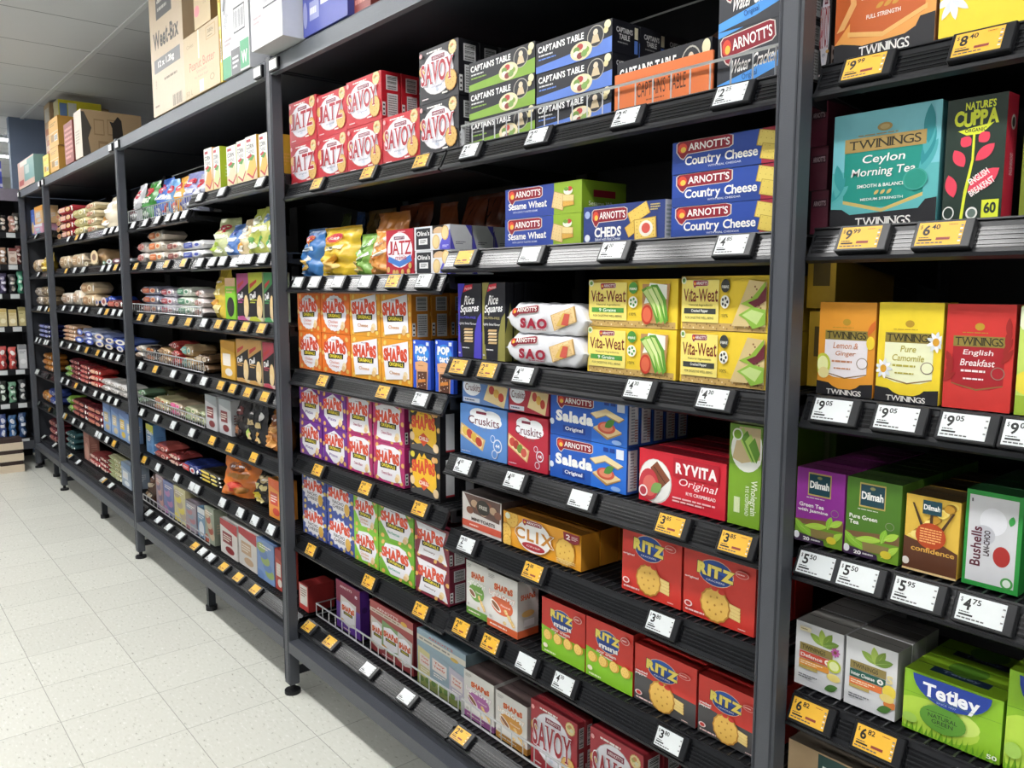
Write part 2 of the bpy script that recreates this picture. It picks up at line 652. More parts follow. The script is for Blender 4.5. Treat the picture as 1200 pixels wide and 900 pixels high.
def floor_mat():
    m, nt, b, N, L = nodes('vinyl_floor_tile')
    geo = N('ShaderNodeNewGeometry')
    sp = N('ShaderNodeSeparateXYZ')
    L(geo.outputs['Position'], sp.inputs[0])
    lines = None
    cells = []
    for ax, off in (('X', -2.512), ('Y', -0.042)):
        q = mth(N, L, 'DIVIDE', mth(N, L, 'SUBTRACT', sp.outputs[ax], off), 0.2985)
        fr = mth(N, L, 'FRACT', q)
        cells.append(mth(N, L, 'FLOOR', q))
        d = mth(N, L, 'ABSOLUTE', mth(N, L, 'SUBTRACT', fr, 0.5))
        ln = mth(N, L, 'GREATER_THAN', d, 0.4958)
        lines = ln if lines is None else mth(N, L, 'MAXIMUM', lines, ln)
    cx = N('ShaderNodeCombineXYZ')
    L(cells[0], cx.inputs[0]); L(cells[1], cx.inputs[1])
    wn = N('ShaderNodeTexWhiteNoise')
    L(cx.outputs[0], wn.inputs['Vector'])
    # flecks run one way in one tile and the other way in the next
    mp = N('ShaderNodeMapping')
    mp.inputs['Scale'].default_value = (45, 120, 1)
    rot = N('ShaderNodeCombineXYZ')
    L(mth(N, L, 'MULTIPLY', wn.outputs['Value'], 3.0), rot.inputs[2])
    L(rot.outputs[0], mp.inputs['Rotation'])
    L(geo.outputs['Position'], mp.inputs['Vector'])
    n1 = N('ShaderNodeTexNoise')
    n1.inputs['Scale'].default_value = 1.0
    n1.inputs['Detail'].default_value = 2
    L(mp.outputs[0], n1.inputs['Vector'])
    cr = N('ShaderNodeValToRGB')
    e = cr.color_ramp.elements
    e[0].position = .27; e[0].color = (lin(176), lin(177), lin(166), 1)
    e[1].position = .36; e[1].color = (lin(216), lin(217), lin(207), 1)
    x = e.new(.62); x.color = (lin(219), lin(220), lin(211), 1)
    x = e.new(.72); x.color = (lin(232), lin(232), lin(226), 1)
    L(n1.outputs['Fac'], cr.inputs[0])
    tone = N('ShaderNodeMix', data_type='RGBA', blend_type='MULTIPLY')
    tone.inputs[0].default_value = 1
    L(cr.outputs[0], tone.inputs[6])
    tv = mth(N, L, 'ADD', mth(N, L, 'MULTIPLY', wn.outputs['Value'], .05), .95)
    cc = N('ShaderNodeCombineColor')
    for i in range(3):
        L(tv, cc.inputs[i])
    L(cc.outputs[0], tone.inputs[7])
    mx = N('ShaderNodeMix', data_type='RGBA')
    L(mth(N, L, 'MULTIPLY', lines, .55), mx.inputs[0])
    L(tone.outputs[2], mx.inputs[6])
    mx.inputs[7].default_value = (lin(110), lin(110), lin(104), 1)
    L(mx.outputs[2], b.inputs['Base Color'])
    n2 = N('ShaderNodeTexNoise')
    n2.inputs['Scale'].default_value = 9
    L(geo.outputs['Position'], n2.inputs['Vector'])
    bp = N('ShaderNodeBump')
    bp.inputs['Strength'].default_value = .12
    bp.inputs['Distance'].default_value = .01
    L(n2.outputs['Fac'], bp.inputs['Height'])
    L(bp.outputs[0], b.inputs['Normal'])
    b.inputs['Roughness'].default_value = .24
    b.inputs['Specular IOR Level'].default_value = .35
    return m


def ceil_mat():
    m, nt, b, N, L = nodes('ceiling_tile')
    geo = N('ShaderNodeNewGeometry')
    sp = N('ShaderNodeSeparateXYZ')
    L(geo.outputs['Position'], sp.inputs[0])
    fr = mth(N, L, 'FRACT', mth(N, L, 'DIVIDE', mth(N, L, 'SUBTRACT', sp.outputs['X'], -4.772), .597))
    ln = mth(N, L, 'GREATER_THAN', mth(N, L, 'ABSOLUTE', mth(N, L, 'SUBTRACT', fr, .5)), .492)
    no = N('ShaderNodeTexNoise')
    no.inputs['Scale'].default_value = 160
    L(geo.outputs['Position'], no.inputs['Vector'])
    mx = N('ShaderNodeMix', data_type='RGBA')
    L(no.outputs['Fac'], mx.inputs[0])
    mx.inputs[6].default_value = (lin(222), lin(223), lin(225), 1)
    mx.inputs[7].default_value = (lin(230), lin(231), lin(233), 1)
    m2 = N('ShaderNodeMix', data_type='RGBA')
    L(ln, m2.inputs[0])
    L(mx.outputs[2], m2.inputs[6])
    m2.inputs[7].default_value = (lin(150), lin(152), lin(156), 1)
    L(m2.outputs[2], b.inputs['Base Color'])
    b.inputs['Roughness'].default_value = .8
    return m


def slab(name, x0, x1, y0, y1, z0, z1, mt):
    b = MB()
    b.box(x0, x1, y0, y1, z0, z1, mt)
    return tag(b.obj(name), kind='structure')


PAINT = mat('#c9cac8', .7, 0, .03, .3, 'white_wall_paint', 30)
BLUEW = mat('#8493ad', .55, 0, .04, .4, 'slate_blue_panel', 12)
slab('floor', X0, X1, Y0, Y1, -.06, 0, floor_mat())
slab('ceiling', X0, X1, Y0, Y1, CEIL, CEIL + .06, ceil_mat())
slab('wall_back', X0, X1, Y1, Y1 + .1, 0, CEIL, PAINT)
slab('wall_front', X0, X1, Y0 - .1, Y0, 0, CEIL, mat('#96989b', .7, 0, .04, .3, 'mid_grey_wall', 20))
slab('wall_left', X0 - .1, X0, Y0, Y1, 0, CEIL, PAINT)
slab('wall_right', X1, X1 + .1, Y0, Y1, 0, CEIL, PAINT)
slab('wall_end', -7.86, -7.77, on_x(11, 160, -7.77)[0], Y1 - .35, 0, CEIL, BLUEW)
TBAR = mat('#f2f3f4', .5, 0, .02, .4, 'white_grid_bar')
for i, y in enumerate((-2.24, -1.04, .168, 1.37)):
    slab('trim_%d' % (i + 1), X0, X1, y - .012, y + .012, CEIL - .006, CEIL, TBAR)

TUBE = emit('panel_diffuser', (1.0, .99, .975), TUBE_POWER)
WHITE = mat('#e6e7e8', .4, 0, .02, .4, 'white_enamel')


def panel_light(x, y, along_x, label):
    """slim LED panel: a white tray with a flat diffuser that shines down"""
    t = empty('ceiling_light', (x, y, CEIL), 0 if along_x else pi / 2)
    tag(t, label, 'light', 'slim panel lights on the ceiling')
    b = MB()
    b.box(-.62, .62, -.1, .1, -.012, 0, WHITE)
    for a, c, d, e in ((-.62, -.6, -.1, .1), (.6, .62, -.1, .1), (-.6, .6, -.1, -.08), (-.6, .6, .08, .1)):
        b.box(a, c, d, e, -.03, -.012, WHITE)
    b.obj('housing', t)
    b = MB()
    b.box(-.6, .6, -.08, .08, -.022, -.016, TUBE)
    b.obj('diffuser', t)


for i in range(7):
    panel_light(-6.9 + 1.35 * i, -.86, True, 'slim white ceiling panel light along the aisle, number %s from the far end' % ('one', 'two', 'three', 'four', 'five', 'six', 'seven')[i])
panel_light(-8.8, -.2, False, 'slim ceiling panel light lying crosswise just beyond the aisle end')
panel_light(-9.9, -.2, False, 'slim ceiling panel light lying crosswise deeper beyond the aisle end')
panel_light(-9.3, -2.2, False, 'slim ceiling panel light crosswise over the far open floor')
for i in range(4):  # row added as front fill to brighten the lower shelves
    panel_light(-5.9 + 2.2 * i, -2.35, True, 'ceiling panel light of the added fill row across the aisle, %s from the far end' % ('first', 'second', 'third', 'fourth')[i])

# ================================================================== racking
H_ = dict(a=0)
YEL, WHT = '#e3b035', '#d6dbdc'
_tags = {}


def tag_mesh(price, yel, w=.075, h=.042):
    key = (price, yel)
    if key in _tags:
        return _tags[key]
    b = MB()
    b.cbox(-w / 2, w / 2, -.009, .002, -h, 0, RAILM, .0015)
    p = Pan(b, lambda u, v, o: (-w / 2 + .005 + u * (w - .017), -.009 - o, -h + .004 + v * (h - .008)), w - .017, h - .008)
    p.R(0, 0, 1, 1, YEL if yel else WHT)
    ink = '#191919'
    if price:
        p.T('$', .07, .80, .05, .2, ink, .01)
        a, _, c = price.partition('.')
        p.T(a, .20 if len(a) == 1 else .24, .66, .16 if len(a) == 1 else .26, .46, ink, .03)
        if c:
            p.T(c, .39, .80, .18, .22, ink, .02)
    p.B(.06, .3, .36, .38, 1, '#3a3a3a')
    p.R(.06, .2, .36, .27, ink)
    p.B(.04, .05, .8, .16, 1, '#555555', 3)
    if yel:
        p.R(.45, .22, .75, .33, '#8c3b33')
        p.B(.66, .84, .92, .9, 1, '#a0522d')
    for i in range(6):
        p.R(.93, .12 + .13 * i, .985, .18 + .13 * i, '#777777' if i % 2 else '#dddddd')
    me = b.mesh('price_label')
    _tags[key] = me
    return me


def shelf(bay, x0, x1, z, tags=(), tilt=22, depth=.47, fz=.052):
    """one wire deck with its price rail; x0, x1, z in world metres, bay stands at the world origin of its post"""
    ox = bay.location.x
    s = MB()
    s.box(x0 - ox, x1 - ox, .075, depth, z - .022, z - .006, BLACK)  # solid sheet added under the wires to keep the shelf depths dark
    n = int((x1 - x0) / .02)
    for i in range(n + 1):
        x = x0 + (x1 - x0) * i / n - ox
        s.box(x - .0014, x + .0014, fz + .002, .3, z - .0045, z - .0012, WIRE_D)
    for y in (fz + .004, .1, .2):
        s.box(x0 - ox, x1 - ox, y - .002, y + .002, z - .0075, z - .0045, WIRE_D)
    brs = []
    for e in (x0, x1 - .004):
        br = MB()
        brs.append(br)
        br.extr([(.06, z - .005), (.06, z - .035), (.2, z - .05), (depth, z - .09), (depth, z - .005)], e - ox, e + .004 - ox, BLACK)
    o = s.obj('shelf', bay)
    for br in brs:
        br.obj('bracket', o)
    a = radians(tilt)
    h = .046
    ny, nz = -cos(a), sin(a)
    dy, dz = -sin(a), -cos(a)
    t0 = (fz, z - .001)

    def P(k, d):
        return (t0[0] + dy * k * h - ny * -d, t0[1] + dz * k * h + nz * d)
    r = MB()
    r.extr([P(0, 0), P(1, 0), P(1.02, .004), P(1.12, .002), P(1.12, -.008), P(0, -.008), P(-.06, -.006), P(-.06, .003), P(0, .003)], x0 - ox, x1 - ox, RAILM)
    r.extr([P(.2, .0006), P(.84, .0006), P(.84, -.001), P(.2, -.001)], x0 - ox + .004, x1 - ox - .004, CLEAR)
    for k in range(4):
        r.extr([P(.27 + .145 * k, .0014), P(.32 + .145 * k, .0014), P(.32 + .145 * k, .0004), P(.27 + .145 * k, .0004)], x0 - ox + .004, x1 - ox - .004, RIDGE)
    r.obj('price_rail', o)
    for px, yel, price in tags:
        zc = z - .02
        x = xa(px, zc, fz - .012)
        x = min(max(x, x0 + .04), x1 - .036)
        t = bpy.data.objects.new('price_label', tag_mesh(price, yel))
        COL.objects.link(t)
        t.parent = o
        q = P(.02, .002)
        t.location = (x - ox, q[0], q[1])
        t.rotation_euler = (-a, 0, 0)
    return o


def post(parent, x, ztop=2.1):
    """upright with its levelling foot, local x of the left edge"""
    b = MB()
    b.cbox(x, x + .04, 0, .037, .035, ztop, STEEL, .003)
    for e in (.004, .033):
        b.box(x + e, x + e + .003, -.0012, 0, .05, ztop - .01, STEEL_D)
    o = b.obj('upright', parent)
    f = MB()
    f.tube((x + .02, .018, .012), (x + .02, .018, .04), .009, BLACK, 10)
    f.tube((x + .02, .018, 0), (x + .02, .018, .012), .027, BLACK, 16)
    f.obj('levelling_foot', o)
    # rear leg of the frame
    b = MB()
    b.box(x, x + .04, .5, .54, 0, ztop, STEEL_D)
    b.box(x + .017, x + .023, .037, .5, 2.062, 2.09, STEEL_D)
    b.box(x + .017, x + .023, .037, .5, .06, .09, STEEL_D)
    b.obj('rear_upright', parent)
    return o


def bay(name, xl, xr, mid, left, right, label, last=False, base_tags=()):
    """xl: left edge of its left post; xr: left edge of the next post; left/right: [(z, tags)] per half"""
    t = empty('shelving_bay', (xl, 0, 0))
    tag(t, label, 'shelving', 'grey shelving bays along the aisle')
    post(t, 0)
    if last:
        post(t, xr - xl)
    W = xr - xl - .002
    b = MB()
    b.extr([(.001, 2.043), (.001, 2.088), (.006, 2.095), (.05, 2.095), (.05, 2.092), (.02, 2.043)], .04, W, mat('#646970', .42, .1, .12, .5, 'galvanised_grey', 500, .4))
    b.obj('top_beam', t)
    for x in (.05, W - .07):
        b = MB()
        b.cbox(x - .002, x + .062, -.008, .004, 2.046, 2.084, RAILM, .002)
        b.box(x + .004, x + .056, -.0092, -.008, 2.051, 2.079, mat('#e9eaea', .3))
        b.obj('beam_clip', t)
    b = MB()
    b.box(.04, W, .05, .535, 2.062, 2.092, STEEL_D)
    b.extr([(.02, 2.042), (.05, 2.06), (.05, 2.078), (.02, 2.06)], .04, W, STEEL_D)
    b.obj('top_deck', t)
    b = MB()
    b.box(.04, W, 0, .035, .155, .194, STEEL)
    b.obj('base_beam', t)
    b = MB()
    b.extr([(.036, .19), (.036, .156), (.5, .156), (.5, .23), (.06, .23)], .04, W, STEEL_D)
    b.obj('base_deck', t)
    b = MB()
    m = mid - xl
    b.box(m - .012, m + .012, .045, .075, .02, .156, STEEL_D)
    b.tube((m, .06, 0), (m, .06, .02), .024, BLACK, 14)
    b.obj('support_leg', t)
    b = MB()
    b.box(.0, W, .542, .552, .0, 2.06, BLACK)
    b.box(m - .02, m + .02, .5, .54, .2, 2.078, BLACK)
    b.obj('back_panel', t)
    for lst, a, c in ((left, xl + .043, mid - .004), (right, mid + .004, xr - .003)):
        for z, tg in lst:
            if z < .4:
                shelf(t, a, c, z, tg, tilt=55, fz=.075)
            else:
                shelf(t, a, c, z, tg, tilt=26)
    return t


def tg(s):
    """'374Y 434Y2 633W2.40' -> tags"""
    out = []
    for q in s.split():
        i = q.find('Y') if 'Y' in q else q.find('W')
        out.append((float(q[:i]), q[i] == 'Y', q[i + 1:]))
    return out


XR, XL, X2_, X3_, X4_ = -.708, -2.542, -4.362, -6.192, -7.11
Z1L = [.255, .555, .83, 1.118, 1.417, 1.707]
Z1R = [.255, .568, .785, .976, 1.214, 1.469, 1.707]
ZT = [.255, .50, .738, .978, 1.219, 1.470, 1.705]
Z2L = [.25, .545, .785, 1.02, 1.258, 1.503, 1.70]
Z2R = [.25, .548, .787, 1.022, 1.26, 1.50, 1.753]
Z3 = [.25, .54, .783, 1.03, 1.27, 1.505, 1.698]
Z4 = [.25, .522, .768, 1.012, 1.252, 1.495, 1.765]
MID1, MID2, MID3, MIDT = -1.624, -3.43, -5.257, .20

TAG1L = ['366Y2 391Y4 436W 481W', '367Y2.88 435Y2.88 496Y2.88', '375Y2.88 431Y2.88 495Y2.88', '381Y2.00 452Y4.40 496W7.00', '352W 371W 399W 431W 464Y2.88 500W2.70', '374Y2.00 434Y2.00 497Y2.00']
TAG1R = ['544Y2.88 690W 800W', '544Y2.88 578Y2.88 620W 664W4.30 788W3.80', '550W2.00 628Y2.88 778W3.80', '546W4.00 606W4.00 684W 790Y3.85 866Y3.85',
         '541Y2.00 575Y2.00 617W4.30 752W4.30 840W4.30', '548Y 625W 722W4.20 862W4.85', '554W2.40 633W2.40 738W2.40 861W2.25']
TAGT = ['', '', '948Y6.82 1030Y6.82', '918W5.50 958W5.50 1010W5.50 1077W5.95 1155W4.75', '980W9.05 1056W9.05 1135W9.05 1212W9.05', '1013Y9.99 1107Y6.40', '1018Y9.99 1152Y8.40']
TAG2L = ['177W 189W 201W 215W 232Y 241W', '171Y 187W 209W 227W 249W', '168W 185W 205W 227W', '167W 184Y 205W 224W', '166Y 180Y 203Y 223Y', '161Y 177Y 197Y 217Y', '158W 172W 186W 199W 208W 218W']
TAG2R = ['249W 266Y 283Y 303Y', '263W 284W 301W 320W', '251Y 272Y 300Y', '241W 261Y 275Y 293Y 313Y', '241W 258Y 274Y 290Y 309Y', '236W 251W 263W 285W 293W 310W', '236W 262W 307W']
bay('tea', XR, XR + 1.835, MIDT, list(zip(ZT, map(tg, TAGT))), [(z, []) for z in ZT],
    'dark grey shelving bay holding the tea boxes, nearest along the aisle', True)
bay('cracker', XL, XR, MID1, list(zip(Z1L, map(tg, TAG1L))), list(zip(Z1R, map(tg, TAG1R))),
    'dark grey shelving bay of cracker boxes between the two nearest posts')
bay('two', X2_, XL, MID2, list(zip(Z2L, map(tg, TAG2L))), list(zip(Z2R, map(tg, TAG2R))),
    'dark grey shelving bay of crispbread, chip bags and snack packets beside the cracker bay')
E3 = [[], []]
for k, z in enumerate(Z3):
    for h, (a, b2) in enumerate(((62 + k * 2.6, 100 + k * 3), (104 + k * 3, 138 + k * 2.3))):
        E3[h].append((z, [(a + (b2 - a) * (i + .4) / 4, (i * 7 + k * 3 + h) % 5 == 0, '') for i in range(4)]))
bay('three', X3_, X2_, MID3, E3[0], E3[1], 'dark grey shelving bay of biscuit packets, second from the far end')
bay('end', X4_, X3_, -6.66, [(z, [(x + k * 2.4, False, '') for x in (37, 41)]) for k, z in enumerate(Z4)],
    [(z, [(x + k * 2.6, x == 49 and k % 3 == 1, '') for x in (45, 49)]) for k, z in enumerate(Z4)],
    'narrow dark grey shelving bay at the far end of the run')
m_ = MB()
m_.box(-.012, -.001, .04, .53, .16, 2.06, STEEL_D)
m_.obj('side_panel', bpy.data.objects['shelving_bay.004'])


# wire fences that stand on the shelf fronts
def fence(x0, x1, z, h, y=.06, label='', back=.12, lret=True, rret=True, pitch=.018):
    b = MB()
    r = .0022
    n = max(3, int((x1 - x0) / pitch))
    b.tube((x0, y, z + h), (x1, y, z + h), r * 1.3, WIRE)
    b.tube((x0, y, z + .005), (x1, y, z + .005), r * 1.3, WIRE)
    for i in range(n + 1):
        x = x0 + (x1 - x0) * i / n
        b.tube((x, y, z + .005), (x, y, z + h), r * .8, WIRE, 4)
    for x, on in ((x0, lret), (x1, rret)):
        if on:
            for zz in (.005, h):
                b.tube((x, y, z + zz), (x, y + back, z + zz), r, WIRE)
            for k in range(1, 5):
                b.tube((x, y + back * k / 4, z + .005), (x, y + back * k / 4, z + h), r * .8, WIRE, 4)
    o = b.obj('wire_fence')
    tag(o, label, 'wire fence', 'wire fences along the shelf fronts')
    return o
# ================================================================== printed packs
RED, DRED, CRM, TAN, BRN = '#c4232f', '#8e1f28', '#efe6d0', '#d9b267', '#a9742f'


def arnotts(p, cu, cv, w, h, rot=0, small=False):
    """the red scroll with the maker's name"""
    r = radians(rot)

    def tr(x, y):
        X, Y = x * w * p.w, y * h * p.h
        return cu + (X * cos(r) - Y * sin(r)) / p.w, cv + (X * sin(r) + Y * cos(r)) / p.h
    p.P([tr(-.5, .42), tr(-.44, .56), tr(.44, .56), tr(.53, .44), tr(.53, -.12), tr(.46, -.26), tr(-.28, -.3), tr(-.36, -.62), tr(-.42, -.5), tr(-.5, -.1)], '#d9cfc8')
    p.P([tr(-.48, .4), tr(-.43, .52), tr(.43, .52), tr(.51, .42), tr(.51, -.1), tr(.45, -.22), tr(-.29, -.26), tr(-.36, -.54), tr(-.41, -.45), tr(-.48, -.1)], '#8c1a2c')
    q = tr(-.38, .12)
    p.E(q[0], q[1], w * .085, '#d94b36', rv=h * .3)
    q = tr(-.365, .02)
    p.E(q[0], q[1], w * .05, '#e9c04c', rv=h * .17)
    q = tr(.1, .14)
    p.T("ARNOTT'S", q[0], q[1], w * .74, h * .46, '#f4f0ec', .02, rot)


def side_marks(rs, light='#dadbdc', c='#333333'):
    rs.barcode(.25, .62, .85, .92, True, '#333333', light)
    rs.R(.3, .06, .85, .55, light)
    rs.B(.36, .1, .8, .52, 9, '#777777')
    rs.R(.04, .08, .2, .36, '#e2e2e2')
    for k in range(3):
        rs.E(.12, .12 + .09 * k, .05, '#333333')


def _savoy(p, bg, word, ink='#a8162a'):
    p.R(0, 0, 1, 1, bg)
    p.B(.2, .9, .72, .95, 1, '#f0ece8')
    p.E(.47, .52, .415, '#b9b3b3', rv=.395)
    p.E(.47, .52, .405, '#e9e7ee', rv=.385)
    p.R(.33, .755, .66, .835, '#7c2740')
    p.T("ARNOTT'S", .495, .795, .28, .045, '#f2e6e6', .01)
    p.K(.86, .875, .1, '#e2cf98', '#c09a58')
    for a, b, c in ((.83, .89, '#a8a860'), (.89, .86, '#d8d4b8'), (.86, .91, '#c98a5a')):
        p.E(a, b, .035, c, rv=.025)
    p.K(.09, .62, .08)
    p.T('original', .47, .27, .28, .05, '#5a6a8a', .0)
    p.E(.47, .215, .05, '#d3dbe8', rv=.02)
    p.K(.83, .3, .145)
    p.L(word, .48, .53, .82, .39, ink, .02, True, gap=.04, edge='#efe9ec')
    p.B(.1, .06, .32, .1, 1, '#e8dcdc')
    p.B(.62, .08, .8, .14, 1, '#f4efe8')
    p.E(.07, .9, .035, '#e6a7a7')


def savoy(f, r, t):
    _savoy(f, '#c1242f', 'SAVOY'); side_marks(r); return '#b81f2c'


def jatz(f, r, t):
    _savoy(f, '#c3303c', 'JATZ'); side_marks(r); return '#b81f2c'


def savoy_black(f, r, t):
    _savoy(f, '#26262b', 'SAVOY', '#a8162a'); side_marks(r); return '#1d1d22'


def savoy_shaded(f, r, t):  # same red pack, the bottom shelf's shade put into its colours
    _savoy(f, '#a9323c', 'SAVOY', '#9a1a28'); side_marks(r); return '#8e2a32'


def captain(f, r, stripe, top=''):
    for p, full in ((f, 1), (r, 0)):
        p.R(0, 0, 1, 1, '#1c1d24')
        if full:
            p.P([(0, 0), (1, 0), (1, .48), (.75, .40), (.4, .30), (0, .22)], stripe)
            p.L("CAPTAIN'S TABLE", .34, .76, .62, .21, '#eff0ee', .03, gap=.03)
            p.B(.04, .5, .3, .6, 1, '#c9c9c9')
            p.B(.04, .38, .36, .47, 1, stripe)
            p.E(.8, .62, .105, '#a9a59a', rv=.33)
            p.E(.8, .62, .095, '#2a2a2e', rv=.3)
            p.E(.8, .74, .03, '#d8c8b0', rv=.1)
            p.P([(.745, .42), (.855, .42), (.83, .66), (.77, .66)], '#cbb896')
            p.E(.62, .3, .14, '#e3d6ae', rv=.29)
            for k, c in enumerate(('#86a04c', '#d9d3c2', '#b8453e', '#6f9143', '#e9e4d6', '#8a3d38', '#7fa255')):
                p.E(.62 + .065 * cos(k * .9), .3 + .14 * sin(k * .9), .04, c, rv=.1)
            p.E(.95, .86, .04, '#e6deb8', rv=.13)
            p.E(.93, .7, .03, '#d9cd9a', rv=.1)
        else:
            p.T("CAPTAIN'S", .45, .72, .6, .16, '#d8d8d8', .02)
            p.T('TABLE', .45, .52, .4, .16, '#d8d8d8', .02)
            p.B(.2, .3, .7, .38, 1, '#888888')
            p.R(.82, .1, .95, .5, stripe)
            p.R(.82, .55, .95, .9, '#d9d2b4')


def cap_green(f, r, t):
    captain(f, r, '#7fa63a'); return '#1a1b20'


def cap_blue(f, r, t):
    captain(f, r, '#5b7fd0'); return '#1a1b20'


def cap_orange(f, r, t):
    captain(f, r, '#d9743c'); return '#2a2220'


def tray_orange(f, r, t):
    f.R(0, 0, 1, 1, '#d9743c')
    f.L("CAPTAIN'S TABLE", .5, .5, .5, .34, '#4a2a1c', .0, gap=.06)
    f.B(.35, .2, .6, .27, 1, '#8a4a2a')
    return '#c9652f'


def _arn(p, bg, l1, food, strip=None, word='#f3f1ee'):
    p.R(0, 0, 1, 1, bg)
    if strip:
        p.R(.68 if strip[1] == 0 else strip[1], 0, 1, 1, strip[0])


def water_cracker(f, r, t):
    f.R(0, 0, 1, 1, '#37393f')
    f.P([(0, .0), (.5, .12), (1, .32), (1, .6), (.5, .3), (0, .14)], '#4f9be6')
    f.P([(0, .9), (.35, 1), (0, 1)], '#4f9be6')
    arnotts(f, .4, .72, .72, .42, 6)
    f.T('Water Cracker', .5, .42, .62, .22, '#f4f2ee', .02, 4, .3)
    f.T('Original', .45, .2, .2, .12, '#1f3f7a', 0, 8)
    side_marks(r); return '#2c2e34'


def country_cheese(f, r, t):
    f.R(0, 0, 1, 1, '#2a4aa0')
    f.R(.0, .0, .9, .3, '#24428f')
    f.R(.82, 0, 1, 1, '#a3263c')
    arnotts(f, .3, .73, .52, .5)
    f.L('Country Cheese', .46, .38, .66, .27, '#f4f2ee', .02, gap=.02)
    f.T('WITH REAL CHEDDAR', .5, .15, .3, .06, '#d8dcec', .01)
    f.Q(.88, .68, .19, .46, -12, '#e5cf6a', '#b99a3c')
    f.Q(.9, .3, .17, .44, -12, '#e0c75e', '#b99a3c')
    side_marks(r, '#8a6a6a'); return '#24306a'


def sesame_wheat(f, r, t):
    f.R(0, 0, 1, 1, '#31489a')
    f.R(.66, 0, 1, 1, '#8fae31')
    arnotts(f, .27, .72, .46, .46)
    f.L('Sesame Wheat', .31, .4, .52, .22, '#f4f2ee', .02, gap=.02)
    f.T('WITH LIGHTLY TOASTED SESAME', .28, .2, .34, .06, '#cfd6ea', .005)
    f.Q(.72, .42, .15, .52, -14, '#e3c88d', '#b89257', 4, 5)
    f.Q(.84, .34, .14, .22, 4, '#d9a94f', '#a7752f')
    f.Q(.84, .48, .14, .2, -4, '#e8cf8f', '#b89257')
    f.E(.84, .7, .055, '#e9ead8', rv=.12)
    f.E(.86, .76, .03, '#c8473c', rv=.07)
    f.E(.82, .76, .03, '#6f9c3a', rv=.06)
    r.R(0, 0, 1, 1, '#84a62c'); r.T('Sesame Wheat', .5, .3, .7, .14, '#eef2dc', .01); r.R(.25, .5, .75, .72, '#8c1a2c')
    return '#7f9e2e'


def cheds(f, r, t):
    f.R(0, 0, 1, 1, '#2c3e7c')
    arnotts(f, .33, .68, .44, .42)
    f.L('CHEDS', .32, .3, .34, .26, '#f6f4f0', .04, gap=.03)
    f.T('Baked with Real Cheese', .32, .12, .32, .08, '#d7dcec', .01)
    f.Q(.7, .72, .25, .34, 24, '#e6c35f', '#b58a35', 5, 3)
    f.Q(.62, .34, .14, .3, 30, '#e0bb55', '#b58a35')
    f.Q(.78, .32, .26, .52, 4, '#e8c868', '#b58a35', 5, 5)
    f.E(.79, .32, .08, '#efe7da', rv=.2)
    f.E(.79, .33, .05, '#d4584c', rv=.13)
    f.B(.84, .75, .95, .93, 3, '#c9b878')
    f.E(.06, .16, .035, '#dfe3ee')
    f.E(.06, .78, .035, '#9fb0d8')
    r.R(0, 0, 1, 1, '#d9dbe4'); r.B(.2, .1, .8, .9, 8, '#99aaaa'); return '#2c3e7c'


def _vita(f, flavour, bc, picture):
    f.R(0, 0, 1, 1, '#f0cf3a')
    f.P([(0, .92), (.6, 1), (0, 1)], '#c9a43c')
    f.R(.02, .0, .98, .14, '#c9a765')
    for i in range(24):
        f.E(.04 + .04 * i, .03 + .09 * ((i * 7) % 10) / 10, .008, '#8a6a3c' if i % 3 else '#efe0b8', rv=.018, n=6)
    f.R(.02, .14, .46, .93, '#f7e789')
    f.R(.03, .15, .45, .92, '#f6e47a')
    arnotts(f, .24, .85, .18, .13)
    f.L('Vita-Weat', .245, .645, .41, .24, '#7c2c22', .01, gap=.02)
    f.T('Natural Ingredients', .25, .46, .28, .055, '#6a5a30', .0)
    f.R(.05, .3, .43, .4, bc)
    f.T(flavour, .24, .35, .2, .07, '#f2f4ea', .015)
    f.T('FOR DIGESTIVE WELL-BEING', .24, .225, .34, .045, '#5c5234', .005)
    f.E(.535, .82, .05, bc, rv=.12); f.T('FIBRE', .535, .8, .08, .05, '#f2f2e8', .02)
    f.E(.535, .53, .05, '#f4f2e4', rv=.12)
    for k in range(5):
        f.E(.535 + .028 * cos(1.26 * k), .53 + .066 * sin(1.26 * k), .012, bc, rv=.03, n=8)
    f.T('100%', .535, .28, .075, .06, '#4c3f1e', .01)
    f.E(.045, .92, .03, '#e9ecd0', rv=.07); f.E(.045, .92, .018, '#6c9a4a', rv=.04)
    picture(f)


def vita_grain(f, r, t):
    def pic(f):
        f.P([(.64, .12), (.9, .1), (.93, .9), (.64, .9)], '#b98a5a')
        f.P([(.66, .5), (.72, .92), (.9, .88), (.9, .6)], '#eef0e6')
        for k, (a, c) in enumerate(((0, '#5f9a35'), (.05, '#8fc24e'), (.1, '#5f9a35'))):
            f.P([(.63 + a, .78 + a), (.70 + a, .86 + a * .3), (.80 + a * .9, .6), (.84 + a * .8, .18), (.80 + a * .8, .1), (.74 + a, .45)], c)
            f.P([(.65 + a, .74 + a), (.69 + a, .80 + a * .3), (.77 + a * .9, .56), (.81 + a * .8, .2), (.75 + a, .46)], '#c8dd8c' if k % 2 == 0 else '#dce8a8')
        f.E(.695, .28, .06, '#c3402c', rv=.2); f.E(.695, .28, .045, '#dc6a4a', rv=.15)
    _vita(f, '9 Grains', '#4e9540', pic)
    r.R(0, 0, 1, 1, '#d9b52c'); return '#dcb52a'


